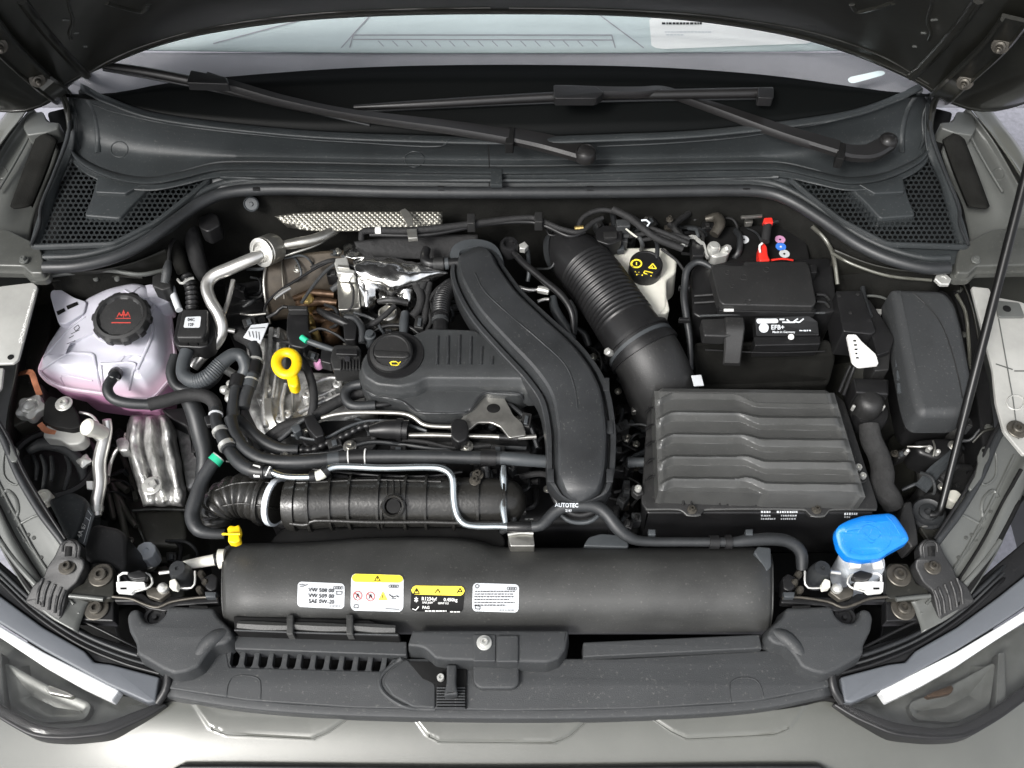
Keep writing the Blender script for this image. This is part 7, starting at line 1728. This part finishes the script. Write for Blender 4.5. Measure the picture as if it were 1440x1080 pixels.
# extra pressings on the headlight carriers and channel bottoms
for m in (0, 1):
    q = lambda pts: mir(pts, m)
    par = [o for o in COL.objects if o.name.startswith('headlight_carrier')][m]
    host = [o for o in COL.objects if o.name.startswith('carrier_panel')][m]
    ridge('channel_edge', q([(-20, 640), (4, 690), (28, 736), (52, 780), (80, 822), (104, 850)]), 1.8, 'paint_inner', par, host, off=.001)
    ridge('channel_groove', q([(-30, 660), (-4, 706), (20, 754), (48, 800), (76, 840)]), 2.6, 'deep_black', par, host, off=-.001)
    ridge('channel_groove', q([(-30, 700), (-10, 740), (14, 784), (38, 822), (60, 850)]), 4, 'deep_black', par, host, off=-.002)
    ridge('pressed_pocket', q([(8, 634), (24, 646), (30, 668), (22, 682), (6, 668)]), 1.6, 'paint_inner', par, host, off=.0005, closed=True)
    for x, y in ((40, 752), (48, 756), (34, 760), (58, 784), (12, 720)): 
        c_ = onto(bvh(host), *q([(x, y)])[0], .0004); lathe('dimple', c_, [(.0032, -.001), (.003, .0006), (.0001, .0008)], 'paint_mid', par, raw=True, n=8)
# stub moulding and clips on the cowl
for x, y in ((360, 262), (620, 264), (830, 264), (1050, 262)):
    plate('seal_clip', [(x-5, y-3), (x+5, y-3), (x+5, y+4), (x-5, y+4)], .947, .004, 'smooth_black', cw, b=.0005)
# moulding seams and bolts on the duct flange
for (x, y) in ((770, 610), (862, 560), (772, 560), (700, 485), (782, 418)):
    pass
# hook pieces under the bonnet edge
for x, z_ in ((527, 1.13), (872, 1.13), (975, 1.12), (440, 1.12)):
    tube('edge_clip', [(x-12, 17, z_), (x, 15, z_+.002), (x+10, 21, z_-.004)], 1.8, 'steel', bn, n=8)

seam(bay, [(186, 718, .64), (220, 716, .64), (260, 717, .638)], 2.2, 'paint_inner')
seam(bay, [(204, 758, .63), (234, 762, .63), (256, 765, .628)], 1.8, 'paint_inner')
seam(bay, [(186, 722, .635), (196, 744, .63), (206, 766, .62)], 2.5, 'paint_leg')
seam(bay, [(210, 804, .625), (240, 806, .625), (246, 800, .625)], 1.4, 'paint_inner')
for q in ([(150, 664), (168, 700), (182, 728), (192, 740)], [(120, 640), (150, 690), (160, 730)], [(172, 640), (186, 676), (192, 704)]):
    seam(bay, [(x, y, .655) for x, y in q], 4, 'paint_leg')
# edges and fins along the lid of the fuse carrier
for x, y in ((1180, 416), (1206, 414), (1196, 440)): lathe('moulded_pip', (x, y, .891), [(.003, 0), (.0028, .001), (.0001, .0012)], 'grained_black', fm, n=10)
plate('lever_window', [(1206, 488), (1222, 498), (1226, 506), (1212, 508), (1206, 500)], .8962, .001, 'strap', fm, b=.0003)

# level marks and seam on the coolant tank
lines_on('level_marks', [[(100, 470), (112, 464)], [(97, 476), (104, 472)], [(94, 484), (106, 479)]], tk, 'grey_print', T, .8, .0006)
tube('weld_seam', [(p[0], p[1], .8265) for p in rcorn(tank_o, 12)[30:]+rcorn(tank_o, 12)[:3]], 1.6, 'tank_plastic', T, sm=2)
# loom runs between rail and manifold and over the head
for k, q in enumerate(([(420, 640, .845), (470, 636, .85), (520, 622, .85), (570, 626, .848), (620, 632, .848), (680, 628, .845), (740, 630, .84)], [(410, 612, .85), (450, 618, .852), (490, 600, .856), (520, 592, .856), (560, 594, .855), (600, 606, .852)], [(560, 618, .852), (600, 622, .852), (640, 630, .85), (690, 626, .85)], [(440, 660, .852), (520, 668, .85), (600, 670, .85), (650, 664, .848)], [(700, 560, .85), (724, 574, .855), (744, 596, .852), (756, 630, .845)], [(596, 470, .86), (606, 452, .868), (602, 430, .872), (612, 410, .876), (628, 396, .874)], [(540, 470, .864), (528, 452, .866), (512, 444, .868), (498, 440, .866)], [(430, 470, .872), (450, 462, .874), (472, 470, .872), (486, 480, .87)])):
    loom(fr if k in (0, 1, 2, 3, 4) else cn, q, (3.4, 2.4, 3, 2.2, 3.4, 3, 2.4, 2)[k], ('rubber', 'hose_grey', 'tape', 'smooth_black', 'rubber', 'tape', 'hose_grey', 'rubber')[k])
for (x, y, z, w_, h_, a_) in ((470, 622, .858, 20, 13, -15), (560, 632, .855, 22, 12, 0), (605, 640, .85, 14, 10, 10), (700, 632, .855, 20, 14, 5), (740, 590, .86, 14, 20, 10), (590, 452, .872, 14, 18, 10), (612, 436, .872, 12, 16, -10), (440, 500, .868, 16, 12, 20), (350, 452, .86, 18, 12, -20)):
    conn(fr if y > 540 else cn, x, y, z, w_, h_, a_, 'grained_black')

gapfill(cw9, 10, 1150, 1270, 560, 700, .74, .80, 31)
gapfill(cw7, 12, 120, 250, 760, 800, .62, .66, 33)
gapfill(cw10, 12, 380, 520, 350, 400, .86, .88, 37)
gapfill(cw1, 12, 820, 870, 480, 560, .74, .80, 41)
finish()
